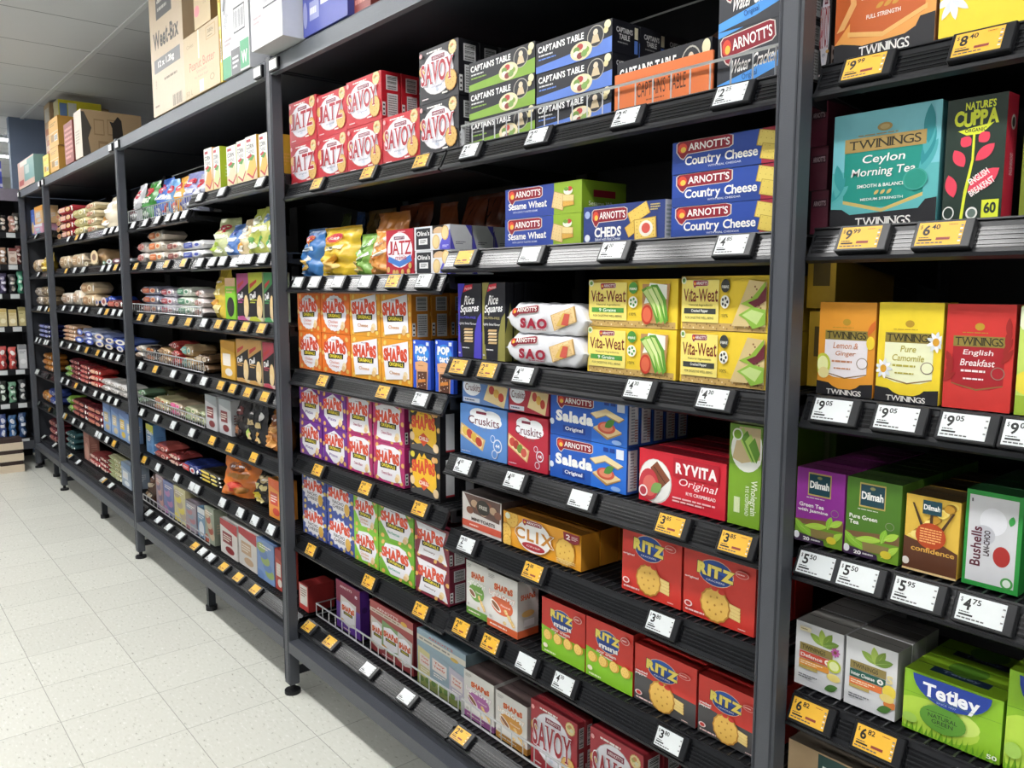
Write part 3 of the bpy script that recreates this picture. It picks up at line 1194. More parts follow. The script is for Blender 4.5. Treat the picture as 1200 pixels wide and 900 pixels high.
def vita_pepper(f, r, t):
    def pic(f):
        f.P([(.62, .1), (.99, .1), (.99, .88), (.8, .92)], '#d8c18a')
        for k in range(16):
            f.E(.82 + .16 * ((k * 37) % 10) / 10, .1 + .75 * ((k * 23) % 16) / 16, .01, '#8a5a3a', rv=.02, n=6)
        f.P([(.72, .5), (.84, .6), (.98, .9), (.98, .62), (.86, .42)], '#8fb23c')
        f.P([(.8, .52), (.9, .6), (.99, .82), (.99, .56), (.88, .44)], '#6b2733')
        f.P([(.7, .3), (.84, .45), (.99, .4), (.99, .14), (.86, .06), (.78, .22)], '#8fbb45')
        f.P([(.74, .3), (.84, .4), (.97, .34), (.9, .14)], '#c3d98a')
    _vita(f, 'Cracked Pepper', '#3c3f3c', pic)
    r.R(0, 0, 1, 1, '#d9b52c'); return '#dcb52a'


def rice_squares(f, r, col, edge):
    f.R(0, 0, 1, 1, '#22232b')
    f.P([(0, 0), (.18, 0), (.06, .45), (.12, .8), (.3, 1), (0, 1)], col)
    f.P([(.68, 0), (1, 0), (1, .62), (.85, .55), (.72, .35)], col)
    f.P([(.22, .88), (.62, .93), (.62, .99), (.3, .97)], '#c7283a')
    f.T('Peckish', .45, .935, .3, .035, '#f4dada', .01, 6)
    f.T('Rice', .5, .78, .42, .12, '#f2f2f2', .02, 4, .3)
    f.T('Squares', .5, .655, .78, .13, '#f2f2f2', .02, 4, .3)
    f.T('GLUTEN-FREE', .42, .545, .7, .03, edge, .01)
    f.T('Lightly Salted Flavour', .42, .46, .74, .04, '#e6e6e6', .01, 0, .2)
    f.R(.1, .2, .66, .42, '#0f0f12')
    for k in range(5):
        f.P([(.26, .21 + .04 * k), (.64, .215 + .04 * k), (.66, .242 + .04 * k), (.3, .238 + .04 * k)], '#e2cfa8' if k % 2 else '#caa878')
    f.B(.2, .12, .6, .15, 1, '#dddddd')
    f.E(.08, .06, .05, '#b8b8c8', rv=.012)
    r.R(0, 0, 1, 1, '#1f2026')
    r.P([(0, 0), (.8, 0), (.9, .5), (.6, .75), (.2, .45), (0, .35)], col)


def rice_violet(f, r, t):
    rice_squares(f, r, '#4b42b4', '#5a55c8'); return '#2a2a3c'


def rice_olive(f, r, t):
    rice_squares(f, r, '#8c8746', '#b9ae78'); return '#2b2a22'


def _scallop(f, c):
    f.E(.5, .5, .41, c, rv=.44, wob=.022, wn=20, n=80)


def shapes(f, r, bg, form, flavour, white='#eceaf0', pill=True, bits='#e3b565', bits2='#d9a24c', fcol='#8a4a4a', side=None, dark='#221a18'):
    """snack box with bouncing lettering on a white shape"""
    f.R(0, 0, 1, 1, bg)
    for u, v, a in ((.12, .9, 30), (.88, .88, -20), (.12, .08, 10), (.62, .06, 40), (.9, .1, -10), (.04, .5, 20), (.96, .55, 0)):
        f.E(u, v, .055, bits2, rv=.06, rot=radians(a))
        f.E(u, v, .045, bits, rv=.05, rot=radians(a))
    if form == 'round':
        _scallop(f, white)
    elif form == 'skew':
        f.P([(.06, .80), (.9, .96), (.93, .14), (.16, .05)], '#b58a40')
        f.P([(.05, .81), (.88, .97), (.91, .16), (.14, .07)], white)
    elif form == 'shield':
        f.P([(.12, .76), (.5, .95), (.88, .76), (.9, .3), (.56, .04), (.44, .04), (.12, .3)], white)
    elif form == 'tee':
        f.P([(.1, .86), (.3, .94), (.7, .95), (.9, .88), (.86, .5), (.92, .12), (.7, .07), (.3, .06), (.12, .12), (.16, .5)], white)
    elif form == 'burst':
        f.star(.48, .5, .39, .47, 15, '#9fb0d8', 1); f.star(.48, .5, .37, .45, 15, white, 1)
    elif form == 'hex':
        f.P([(.2, .9), (.6, .96), (.78, .9), (.95, .52), (.8, .12), (.34, .08), (.05, .5)], white)
    elif form == 'pack':
        f.P([(.06, .97), (.94, .93), (.84, .55), (.97, .06), (.7, .12), (.1, .08), (.2, .5)], white)
    elif form == 'flame':
        f.P([(.08, .62), (.22, .78), (.34, .96), (.42, .86), (.5, .98), (.58, .88), (.72, .86), (.88, .62), (.9, .3), (.8, .12), (.55, .22), (.4, .08), (.14, .2)], '#f0bf2c')
        f.P([(.05, .1), (.5, .2), (.9, .08), (.9, 0), (.05, 0)], '#4a4a4c')
    f.T("ARNOTT'S", .46, .845, .2, .028, '#5c3038', .01)
    f.L('SHAPeS', .47, .665, .76, .29, '#dd4e2c', .035, wob=.1, gap=.02, seed=4, edge='#b83a22', lower=.86)
    if pill:
        f.P([(.24, .36), (.76, .39), (.77, .515), (.23, .495)], '#16140f')
        f.L('ORIGINALS', .5, .44, .44, .082, '#e6d63c', .04, gap=.03, wob=.08)
    if flavour == 'CHILLI':
        f.P([(.3, .3), (.48, .43), (.68, .3), (.48, .12)], '#d9512c')
        f.T('CHILLI', .48, .29, .3, .09, '#f3e6dc', .03)
    else:
        ws = flavour.split('|')
        for i, w in enumerate(ws):
            f.T(w, .45, (.25 if len(ws) == 1 else .29) - .1 * i if pill else .4 - .13 * i, .34 if pill else .42, .075 if pill else .1, fcol, .015)
    if form != 'flame':
        f.E(.8, .22, .07, '#efd9b0', rv=.09, rot=.3); f.E(.77, .16, .06, '#e6c48c', rv=.07)
    else:
        f.E(.1, .3, .08, '#e9cba0', rv=.1); f.E(.88, .14, .09, '#e9cba0', rv=.1)
        f.E(.12, .9, .07, '#d9c83c', rv=.07); f.E(.82, .88, .07, '#e2b070', rv=.07)
    side_marks(r)


def sh_crimpy(f, r, t):
    shapes(f, r, '#e77526', 'round', 'Chicken|Crimpy', fcol='#d98a7a'); return '#d9661f'


def sh_cheese(f, r, t):
    shapes(f, r, '#e9a02c', 'skew', 'Cheese', bits='#f1cc62', fcol='#c98a4a'); return '#c47a24'


def sh_pizza(f, r, t):
    shapes(f, r, '#6f2a92', 'shield', 'Pizza', fcol='#6a4a9a'); return '#5c2480'


def sh_bacon(f, r, t):
    shapes(f, r, '#b32a6c', 'tee', 'Cheese & Bacon', fcol='#a8446a'); return '#9a2460'


def sh_fire(f, r, t):
    shapes(f, r, '#232124', 'flame', 'CHILLI', pill=False); r.R(0, 0, 1, 1, '#1d1c1f'); r.R(.3, .1, .75, .9, '#d6d7da'); r.R(.3, .06, .75, .1, '#b8323a'); return '#1d1c1f'


def sh_nacho(f, r, t):
    shapes(f, r, '#3a4f9e', 'burst', 'NACHO|CHEESE', pill=False, fcol='#22252e', bits='#d9c45a'); f.E(.78, .3, .1, '#dcae4e', rv=.17); return '#33458e'


def sh_bbq(f, r, t):
    shapes(f, r, '#6fae2c', 'hex', 'Barbecue', fcol='#4aa08a'); return '#66a329'


def sh_light(f, r, t):
    shapes(f, r, '#84c436', 'hex', 'Chicken|Chips', fcol='#c9894a'); return '#74b030'


def sh_savoury(f, r, t):
    shapes(f, r, '#7e2438', 'pack', 'Savoury', fcol='#6a4a4a'); return '#701f33'


def lightcrisp(f, r, t, c, top='#dcdad6', body='#d9d7d2'):
    f.R(0, 0, 1, 1, top)
    f.R(0, 0, 1, .13, c)
    f.B(.1, .04, .85, .09, 1, '#f4e9e0')
    f.L('SHAPeS', .55, .76, .6, .11, '#c8502e', .05, wob=.06, gap=.01, edge='#e9a04a', lower=.86)
    f.E(.5, .46, .36, c, rv=.17)
    f.L('Light&Crispy', .5, .63, .84, .095, '#f6f4f0', .06, gap=.0, edge=c)
    f.T('Flavoured', .62, .47, .3, .035, '#f6efe6', .01)
    f.E(.3, .42, .2, '#efe9e0', rv=.06, rot=-.5)
    f.E(.3, .42, .15, '#8a5a3c', rv=.04, rot=-.5)
    for k in range(9):
        f.E(.6 + .32 * ((k * 37) % 10) / 10, .18 + .24 * ((k * 53) % 10) / 10, .055, '#e3bd74', rv=.03)
        f.E(.61 + .32 * ((k * 37) % 10) / 10, .185 + .24 * ((k * 53) % 10) / 10, .03, '#efd6a0', rv=.017)
    f.E(.14, .2, .05, '#bdbab4', rv=.025)
    f.B(.08, .88, .28, .96, 3, '#9a9894')
    r.R(0, 0, 1, 1, '#cfccc8'); r.R(0, 0, 1, .13, c)
    r.T('SHAPeS', .5, .7, .7, .1, c, .05); r.E(.5, .4, .3, '#e3bd74', rv=.06); r.R(.3, .18, .8, .3, '#efefef')
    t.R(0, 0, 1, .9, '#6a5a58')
    return body


def lc_green(f, r, t):
    return lightcrisp(f, r, t, '#6f9f45')


def lc_orange(f, r, t):
    return lightcrisp(f, r, t, '#d9663c')


def lc_pink(f, r, t):
    return lightcrisp(f, r, t, '#b06aa8')


def lc_honey(f, r, t):
    return lightcrisp(f, r, t, '#d59a4a')


def multi(f, r, bg, bg2, n, body):
    f.R(0, 0, 1, 1, bg)
    f.R(0, 0, 1, .55, bg2)
    f.T("ARNOTT'S", .42, .9, .5, .05, '#e9dcd8', .01)
    f.P([(0, .78), (1, .78), (1, .86), (0, .86)], '#cdbdb0') if n > 1 else None
    if n > 1:
        f.B(.05, .80, .9, .84, 1, '#8a6a5a')
        f.E(.8, .88, .07, '#d9a93c', rv=.04)
    for k in range(n):
        u = .5 if n == 1 else .18 + .32 * k
        w = .34 if n == 1 else (.17 if k != 1 else .22)
        z = .45 if n == 1 else (.42 if k != 1 else .46)
        f.P([(u - w, z - .27), (u, z - .33), (u + w * .9, z - .28), (u + w, z + .2), (u - w * .9, z + .27)], '#d9d5d2' if n == 1 else ('#7f9f6a' if k == 1 else '#c9c3bd'))
        f.P([(u - w * .8, z - .2), (u, z - .27), (u + w * .8, z - .2), (u + w * .75, z + .12), (u, z + .19), (u - w * .75, z + .14)], '#eceaf0')
        f.L('SHAPeS', u, z + .03, w * 1.5, .11, '#cf4a2a', .05, wob=.08, gap=.01, edge='#e8933a', lower=.86)
        f.R(u - w * .55, z - .1, u + w * .55, z - .04, '#16140f')
        f.T('ORIGINALS', u, z - .07, w * .9, .035, '#e6d63c', .02)
        f.E(u - w * .7, z - .24, .06, '#d9a24c', rv=.025)
    f.B(.3, .03, .7, .08, 1, '#e0c8c8')
    r.R(0, 0, 1, 1, body)


def multi_purple(f, r, t):
    multi(f, r, '#7d2540', '#5d3492', 1, '#4f2a80'); r.E(.5, .6, .3, '#3a1f60', rv=.06); f.T('8', .85, .84, .1, .06, '#f0e0f0', .02)
    return '#5c2a60'


def multi_red(f, r, t):
    multi(f, r, '#a04a48', '#8e3a3c', 3, '#7c2830'); return '#8a3034'


def multi_blue(f, r, t):
    f.R(0, 0, 1, 1, '#8fa6b4')
    f.R(0, 0, 1, .2, '#8f9a5a')
    f.T("ARNOTT'S", .5, .94, .5, .04, '#b04a48', .02)
    f.R(0, .8, 1, .9, '#d3cfc2'); f.B(.05, .82, .9, .88, 1, '#8a8a82'); f.E(.78, .8, .08, '#caa84c', rv=.035)
    for u, z, w, c in ((.17, .42, .15, '#c9c08a'), (.48, .46, .2, '#8fa3b0'), (.83, .38, .15, '#b6b0c0')):
        f.P([(u - w, z - .25), (u + w, z - .27), (u + w, z + .22), (u - w, z + .27)], c)
        f.P([(u - w * .75, z - .05), (u + w * .75, z - .07), (u + w * .75, z + .13), (u - w * .75, z + .16)], '#dcd3cf')
        f.T('Tiny', u, z + .09, w * 1.1, .05, '#c0503c', .03)
        f.T('Teddy', u, z + .02, w * 1.2, .05, '#c0503c', .03)
        f.B(u - w * .6, z - .16, u + w * .6, z - .08, 2, '#efe9e0')
    for k in range(7):
        f.E(.1 + .13 * k, .12 + .02 * (k % 3), .05, '#5e7a3c', rv=.05)
    r.R(0, 0, 1, 1, '#6d7f86'); return '#7c909c'


def poptart(f, r, t):
    f.R(0, 0, 1, 1, '#2a55c8')
    f.E(.5, .72, .42, '#3f8fe0', rv=.2)
    f.L('POP', .46, .8, .66, .16, '#f2f4fa', .07, wob=.06, gap=.0, edge='#1a2f7a')
    f.L('tarts', .54, .64, .6, .12, '#f2f4fa', .06, wob=.04, gap=.0, edge='#1a2f7a')
    f.P([(.14, .38), (.84, .4), (.86, .55), (.5, .58), (.12, .54)], '#e0a878')
    f.B(.3, .46, .7, .5, 1, '#b07a4c')
    f.P([(.2, 0), (.82, 0), (.86, .4), (.2, .38)], '#d9a070')
    f.P([(.26, 0), (.77, 0), (.8, .37), (.26, .35)], '#5a3528')
    for k in range(9):
        f.E(.32 + .42 * ((k * 7) % 9) / 9, .04 + .3 * ((k * 4) % 9) / 9, .025, '#e6e0d8', rv=.012, n=8)
    f.P([(.3, .12), (.74, .16), (.72, .22), (.32, .19)], '#d98a3c')
    f.E(.12, .95, .06, '#d9dcf0', rv=.03); f.R(.78, .9, .94, .97, '#dfe6f4')
    r.R(0, 0, 1, 1, '#2448b4'); return '#2448b4'


def jatz_minis(f, r, t):
    f.R(0, 0, 1, 1, '#b9273a')
    f.E(.5, .55, .46, '#ece9ef', rv=.39)
    f.P([(.06, .3), (.5, .17), (.94, .3), (.9, .44), (.5, .3), (.1, .42)], '#4a7fcc')
    f.R(.3, .78, .68, .85, '#5c2a4a'); f.T("ARNOTT'S", .49, .815, .32, .04, '#f2e6e6', .01)
    f.L('JATZ', .5, .6, .84, .3, '#b3202f', .01, True, gap=0)
    f.T('minis', .55, .38, .4, .1, '#b3202f', .01)
    for u, v in ((.08, .12), (.3, .05), (.62, .06), (.9, .2), (.85, .07), (.45, .05)):
        f.K(u, v, .06)
    f.B(.5, .93, .85, .96, 1, '#f0d6d6')
    side_marks(r); return '#a82434'


def olina(f, r, t):
    f.R(0, 0, 1, 1, '#dcdde2')
    f.R(.05, .05, .46, .93, '#23242a')
    f.T("Olina's", .255, .72, .36, .2, '#f0f0f0', .02)
    f.R(.13, .25, .38, .5, '#e4e4e4'); f.B(.17, .3, .34, .46, 3, '#555555')
    f.R(.52, .66, .84, 1, '#2a201a')
    f.E(.7, .76, .16, '#d6b48c', rv=.18)
    f.R(.52, .4, .84, .68, '#dcdde2')
    f.P([(.72, 0), (1, 0), (1, .82), (.9, .6), (.8, .5), (.72, .2)], '#5b56c4')
    f.E(.62, .33, .1, '#d9b36e', rv=.3); f.E(.62, .33, .08, '#e8cf98', rv=.25)
    f.E(.87, .68, .1, '#d9b36e', rv=.3); f.E(.87, .68, .08, '#e8cf98', rv=.25)
    f.B(.8, .08, .96, .2, 2, '#d0d0f0')
    r.R(0, 0, 1, 1, '#d3d4da'); r.P([(0, 0), (.22, 0), (0, .7)], '#5b56c4'); r.P([(.7, 1), (1, .55), (1, 1)], '#5b56c4'); r.B(.25, .2, .7, .34, 2, '#777788')
    t.R(0, 0, 1, 1, '#cfd0d6'); return '#d6d7dc'


def _cruskit(f, bg, sub):
    f.R(0, 0, 1, 1, bg)
    f.E(.55, .74, .35, '#eef0f4', rv=.15); f.E(.42, .84, .2, '#eef0f4', rv=.12); f.E(.68, .82, .2, '#eef0f4', rv=.12)
    f.R(.36, .85, .58, .9, '#7c2740')
    f.T('Cruskits', .52, .72, .66, .16, '#6a2a3c', .005)
    f.T(sub, .55, .57, .26, .09, '#6a8ac0' if sub == 'Light' else '#8a4a4c', .0)


def cruskit(f, r, bg, sub, fill):
    _cruskit(f, bg, sub)
    f.P([(0, .38), (.02, .62), (.56, .36), (.5, .13)], '#d9b478')
    f.P([(.03, .4), (.04, .58), (.52, .35), (.47, .17)], '#efdcae')
    for u, v, c in fill:
        f.E(u, v, .075, c, rv=.085, rot=-.5)
    for u, v, q in ((.72, .42, .05), (.82, .3, .09), (.76, .13, .06)):
        f.E(u, v, q, '#dbe2ee'); f.E(u, v, q * .8, bg)
    f.T('44', .82, .3, .09, .07, '#f2f4f8', .02)
    f.B(.04, .05, .3, .08, 1, '#dfe5f0')
    side_marks(r)


def cruskit_light(f, r, t):
    cruskit(f, r, '#5c8ccf', 'Light', ((.12, .46, '#e6c35a'), (.22, .42, '#c0463c'), (.32, .36, '#d9b24c'), (.42, .3, '#b8402f'))); return '#5684c4'


def cruskit_rye(f, r, t):
    cruskit(f, r, '#b5283c', 'Rye', ((.12, .46, '#c0463c'), (.22, .42, '#a8382f'), (.32, .36, '#6f8a3a'), (.42, .3, '#c9584a'))); return '#a82438'


def cruskit_flat(bg):
    def cruskit_lying(f, r, t):
        f.R(0, 0, 1, 1, bg)
        f.E(.22, .62, .2, '#e8eaf0', rv=.34)
        f.T('Cruskits', .24, .6, .34, .26, '#6a2a3c', .005)
        f.P([(.48, .2), (.62, .98), (1, .75), (.92, .0)], '#e6cf9a')
        for u, v, c in ((.66, .6, '#c0463c'), (.76, .5, '#d9a94c'), (.86, .38, '#b8402f')):
            f.E(u, v, .06, c, rv=.16)
        f.R(.03, .04, .4, .2, '#d3d9e6'); f.B(.06, .07, .36, .17, 1, '#55607a')
        return bg
    cruskit_lying.__name__ = 'cruskit_lying' + bg[1:]
    return cruskit_lying


crus_low_blue, crus_low_red = cruskit_flat('#6286c2'), cruskit_flat('#a82a3c')


def salada(f, r, t):
    f.R(0, 0, 1, 1, '#2f73d8')
    f.R(0, 0, .56, 1, '#2459b8')
    arnotts(f, .33, .79, .48, .28)
    f.L('Salada', .33, .46, .5, .26, '#f6f6f4', .06, gap=.02)
    f.R(.18, .1, .48, .25, '#1c3f94'); f.T('Original', .33, .175, .24, .11, '#f2f4fa', .03)
    f.P([(.54, .62), (.74, .76), (.97, .6), (.9, .5), (.74, .62), (.62, .52)], '#a98a5c')
    f.P([(.55, .635), (.74, .77), (.96, .61), (.9, .53), (.74, .64), (.62, .54)], '#ead6a4')
    f.P([(.58, .3), (.74, .45), (.94, .28), (.76, .1)], '#b98f52')
    f.P([(.58, .33), (.74, .48), (.94, .31), (.77, .15)], '#e6cd98')
    f.E(.75, .36, .11, '#cf5a44', rv=.13); f.E(.75, .37, .08, '#e08a6a', rv=.09)
    f.leaf(.79, .46, .14, .07, 30, '#4f8a3a')
    f.R(.72, .85, .78, .94, '#1c3f94'); f.R(.8, .85, .86, .94, '#1c3f94'); f.R(.88, .74, .97, .95, '#dfe6f2')
    f.E(.03, .3, .03, '#dfe6f2'); f.E(.88, .08, .06, '#8fb4ea', rv=.05)
    r.R(0, 0, 1, 1, '#2a52a8'); r.R(.12, .06, .88, .94, '#dcdfe4'); r.B(.3, .1, .6, .9, 12, '#8a90a0'); r.B(.6, .1, .85, .6, 9, '#a05a5a')
    return '#1f3f8c'


def ryvita(f, r, t):
    f.R(0, 0, 1, 1, '#cf2536')
    f.E(.16, .44, .255, '#d3d0cb', rv=.48) if False else None
    f.E(.2, .42, .2, '#c9c6c0', rv=.42); f.E(.2, .43, .19, '#ecebe7', rv=.4)
    f.P([(.14, .66), (.22, .8), (.38, .5), (.26, .28)], '#8a5038')
    for k in range(14):
        f.E(.18 + .16 * ((k * 37) % 14) / 14, .4 + .3 * ((k * 5) % 14) / 14, .007, '#4a2a20', rv=.014, n=6)
    f.E(.13, .34, .12, '#c23a44', rv=.3); f.E(.14, .32, .085, '#d86a62', rv=.2)
    f.leaf(.22, .3, .16, .1, 35, '#7fa65a')
    f.E(.06, .2, .055, '#efe2e2', rv=.11); f.E(.06, .2, .04, '#b83a48', rv=.08)
    f.R(.42, .6, .93, .94, '#b81e30')
    f.L('RYViTA', .68, .76, .46, .2, '#f4ecec', .05, gap=.03, lower=1)
    f.T('Original', .7, .49, .42, .17, '#f6e6e6', .0, -2, .3)
    f.T('RYE CRISPBREAD', .74, .33, .33, .06, '#f0dada', .02)
    f.B(.42, .12, .9, .24, 2, '#e8b8b8')
    return '#b01f30'


def ryvita_green(f, r, t):
    f.R(0, 0, 1, 1, '#7aa52c')
    f.R(0, .6, 1, 1, '#6a942a')
    f.E(.55, .76, .5, '#e9ebe4', rv=.22)
    f.P([(.1, .66), (.4, .62), (.95, .68), (.95, .98), (.3, .98)], '#c9b48a')
    for k in range(4):
        f.P([(.24 + .12 * k, .9 - .03 * k), (.42 + .12 * k, .98 - .03 * k), (.8 + .05 * k, .74), (.7 + .05 * k, .64)], '#5e8f2c' if k % 2 else '#a9cc62')
    f.E(.25, .9, .16, '#e6eadc', rv=.06); f.E(.25, .9, .12, '#7aa52c', rv=.045)
    f.T('Wholegrain', .78, .3, .95, .09, '#eef2dc', .01, -90)
    f.T('RYE CRISPBREAD', .6, .26, .8, .04, '#e6eecc', .01, -90)
    f.B(.2, .05, .45, .36, 1, '#dbe6b8')
    return '#5e8424'


def mini_toasts(f, r, t):
    f.R(0, 0, 1, 1, '#d9d4d0')
    f.P([(.05, .98), (.3, .5), (.95, .42), (.98, .98)], '#6a5048')
    for k in range(7):
        f.E(.2 + .12 * k, .55 + .3 * ((k * 5) % 7) / 7, .09, '#c9a88a' if k % 2 else '#8a5a48', rv=.1)
    f.E(.55, .72, .17, '#3a3630', rv=.2); f.T('FREE', .55, .72, .2, .1, '#d9d6cc', .02)
    f.R(0, .08, 1, .26, '#cf5a44'); f.B(.2, .13, .5, .2, 1, '#f0d8d0')
    f.T('MINI TOASTS', .55, .34, .6, .09, '#4a3c38', .03)
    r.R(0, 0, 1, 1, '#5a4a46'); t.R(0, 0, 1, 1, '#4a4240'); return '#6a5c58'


def clix(f, r, t):
    f.R(0, 0, 1, 1, '#eda52e')
    for u, v, q in ((.12, .84, .09), (.04, .4, .08), (.06, .12, .06)):
        f.K(u, v, q, '#eec25c', '#cf9433')
    f.E(.42, .5, .235, '#c9883a', rv=.49); f.E(.42, .5, .225, '#f1efec', rv=.47)
    f.E(.42, .2, .15, '#b0303a', rv=.11); f.T('CRISP', .42, .2, .18, .05, '#f4e4e0', .01)
    arnotts(f, .4, .86, .25, .17)
    f.L('CLIX', .43, .52, .5, .34, '#c07f28', .03, gap=.14, edge='#f1efec')
    f.K(.82, .4, .12, '#eec25c', '#cf9433')
    f.P([(.8, .98), (.99, .98), (.99, .76), (.93, .7), (.81, .76)], '#8e2430'); f.T('2', .86, .86, .05, .14, '#f2e4e4', .03); f.B(.9, .8, .97, .92, 3, '#e8c8c8')
    f.E(.08, .9, .035, '#e9ecd0', rv=.09); f.B(.72, .06, .95, .2, 3, '#f3d79a')
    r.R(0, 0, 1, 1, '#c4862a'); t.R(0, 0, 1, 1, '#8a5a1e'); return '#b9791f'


def _ritz(f, base, flav, mini=False, lower=None):
    f.R(0, 0, 1, 1, '#d23a30')
    if lower:
        f.P([(0, 0), (1, 0), (1, .40), (.6, .42), (0, .5)], lower)
    cu, cv = (.46, .7) if not mini else (.47, .7)
    f.E(cu, cv, .25, '#e8c8a8', rv=.185); f.E(cu, cv, .24, '#2456ae', rv=.175)
    f.E(cu, cv - .08, .2, '#1c3f8c', rv=.09)
    f.L('RITZ', cu, cv + .015 + (.05 if mini else 0), .52, .17 if not mini else .14, '#f2df6a', .07, gap=.02, edge='#3a2f2a', rot=-3)
    if mini:
        f.L('mini', cu + .02, cv - .09, .4, .09, '#f2f2f2', .05, gap=.02, edge='#1c3f8c')
        f.T('sour cream', .45, .49, .42, .04, '#f4e8e4', .02); f.T('& onion', .45, .44, .28, .035, '#f4e8e4', .02)
        for k in range(4):
            f.E(.16 + .24 * k, .35, .1, '#d3a03c', rv=.085); f.K(.14 + .24 * k, .35, .09, '#e9c468', '#c08a30', 5)
        f.E(.12, .16, .055, '#e6dcc8', rv=.04); f.B(.1, .04, .45, .1, 1, '#dfe8c0')
        f.E(.86, .86, .09, '#e0b4ac', rv=.06); f.E(.86, .86, .075, '#c03a34', rv=.05); f.B(.8, .84, .92, .88, 1, '#eecccc')
    else:
        f.T('CRACKERS', cu, cv - .115, .26, .025, '#d9dcec', .01)
        for k in range(4):
            f.Q(.73, .17 + .05 * k, .18, .05, -8, '#ecd084', '#c08a3a', 5, 2)
        f.K(.47, .26, .21, '#e6b95a', '#bd8434', 7)
        f.E(.56, .47, .05, '#d23a30', rv=.035)
        f.E(.46, .49, .045, '#d23a30', rv=.03)
        for i, w in enumerate(flav.split()):
            f.T(w, .13, .55 - .055 * i, .2, .038, '#f6e8e4', .03)
        f.E(.09, .16, .06, '#ead6d2', rv=.045); f.E(.09, .16, .04, '#c23a34', rv=.03); f.B(.05, .05, .42, .1, 1, '#e8c8c4')
        f.E(.83, .8, .09, '#e0a49c', rv=.05); f.E(.83, .8, .08, '#c83a32', rv=.042); f.B(.76, .785, .9, .815, 1, '#f0c8c0')
        f.B(.8, .04, .93, .07, 1, '#e6c8c0')


def ritz(f, r, t):
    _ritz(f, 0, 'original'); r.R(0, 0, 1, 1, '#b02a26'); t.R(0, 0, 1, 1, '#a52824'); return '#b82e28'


def ritz_pepper(f, r, t):
    _ritz(f, 0, 'cracked pepper', lower='#4b4a4b'); t.R(0, 0, 1, 1, '#a52824'); return '#a82c28'


def ritz_mini(f, r, t):
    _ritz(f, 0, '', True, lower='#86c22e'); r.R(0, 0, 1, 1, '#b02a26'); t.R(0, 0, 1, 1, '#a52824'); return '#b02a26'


# ---- tea
def tea_tray(f, r, c='#26262a'):
    f.P([(0, 0), (1, 0), (1, .3), (.86, .28), (.82, .2), (.72, .16), (.3, .14), (.22, .2), (.08, .26), (0, .25)], c)
    f.L('TWININGS', .52, .075, .5, .085, '#e9e7e2', .01, True, gap=.02)


def twin_logo(f, v, c='#9a8146', w=.8, ink='#2e2a1e', h=.12):
    f.R(.5 - w / 2, v - h / 2, .5 + w / 2, v + h / 2, c)
    f.L('TWININGS', .5, v, w * .88, h * .62, ink, .005, True, gap=.03)
    f.E(.5, v + .13, .07, c, rv=.035); f.E(.5, v + .13, .045, '#00000000'[:7] if False else '#c0a870', rv=.022)
    f.B(.25, v + .068, .75, v + .085, 1, c)


def tw_ceylon(f, r, t):
    f.R(0, 0, 1, 1, '#7cc4cf')
    f.R(0, 0, 1, .5, '#5fb3b5')
    f.P([(.12, .22), (.3, .18), (.6, .17), (.87, .24), (.87, .7), (.12, .7)], '#1f8f82')
    f.P([(.12, .22), (.5, .13), (.87, .24), (.87, .27), (.5, .16), (.12, .25)], '#c9b26a')
    for k in range(4):
        f.leaf(.9, .55 + .09 * k, .34, .1, 62 + 9 * k, '#2f8f96' if k % 2 else '#4fa9ae')
        f.leaf(.07, .3 + .05 * k, .26, .09, 40 + 20 * k, '#3a9a9c' if k % 2 else '#59b0b0')
    twin_logo(f, .72, '#a98f55', .76)
    f.T('Ceylon', .5, .58, .4, .09, '#f0f4f2', .01, 0, .15); f.T('Morning Tea', .5, .47, .6, .09, '#f0f4f2', .01, 0, .15)
    f.T('SMOOTH & BALANCED', .5, .36, .48, .03, '#e6f0ec', .02)
    f.E(.8, .38, .11, '#3fa092', rv=.09); f.E(.8, .38, .095, '#27907f', rv=.08)
    for k in range(3):
        f.leaf(.45 + .06 * k, .3, .06, .03, 40, '#c9b26a')
    f.T('MEDIUM STRENGTH', .5, .245, .4, .022, '#e6f0ec', .01)
    f.put([(0, 0), (1, 0), (1, .22), (.9, .21), (.84, .14), (.2, .12), (.12, .17), (0, .18)], [list(range(8))], '#232327')
    f.L('TWININGS', .52, .05, .52, .075, '#e9e7e2', .01, True, gap=.02)
    return '#3f7f84'


def tw_afternoon(f, r, t):
    f.R(0, 0, 1, 1, '#e7a052')
    f.P([(0, .2), (.2, .4), (.14, 1), (0, 1)], '#b8571f')
    f.P([(.16, .24), (.5, .19), (.9, .32), (.9, 1), (.16, 1)], '#c4602a')
    f.P([(.14, .25), (.5, .19), (.92, .33), (.92, .37), (.5, .23), (.14, .29)], '#e8b46a')
    f.P([(.02, .3), (.16, .52), (.1, .85), (.2, .7), (.22, .5), (.1, .32)], '#e0a868')
    for k in range(3):
        f.leaf(.46 + .08 * k, .45, .09, .045, 30, '#c9963c')
    f.T('Afternoon', .52, .68, .62, .1, '#f2e6da', .01, 0, .15)
    f.T('SMOOTH & ROBUST', .5, .545, .46, .045, '#f2e6da', .02); f.T('FULL STRENGTH', .5, .375, .34, .035, '#f2e6da', .02)
    f.E(.84, .58, .09, '#d08048', rv=.08)
    f.P([(0, 0), (1, 0), (1, .29), (.86, .28), (.82, .21), (.72, .17), (.3, .15), (.22, .17), (.08, .2), (0, .2)], '#26262a')
    f.L('TWININGS', .52, .1, .5, .085, '#e9e7e2', .01, True, gap=.02)
    return '#8a5a34'


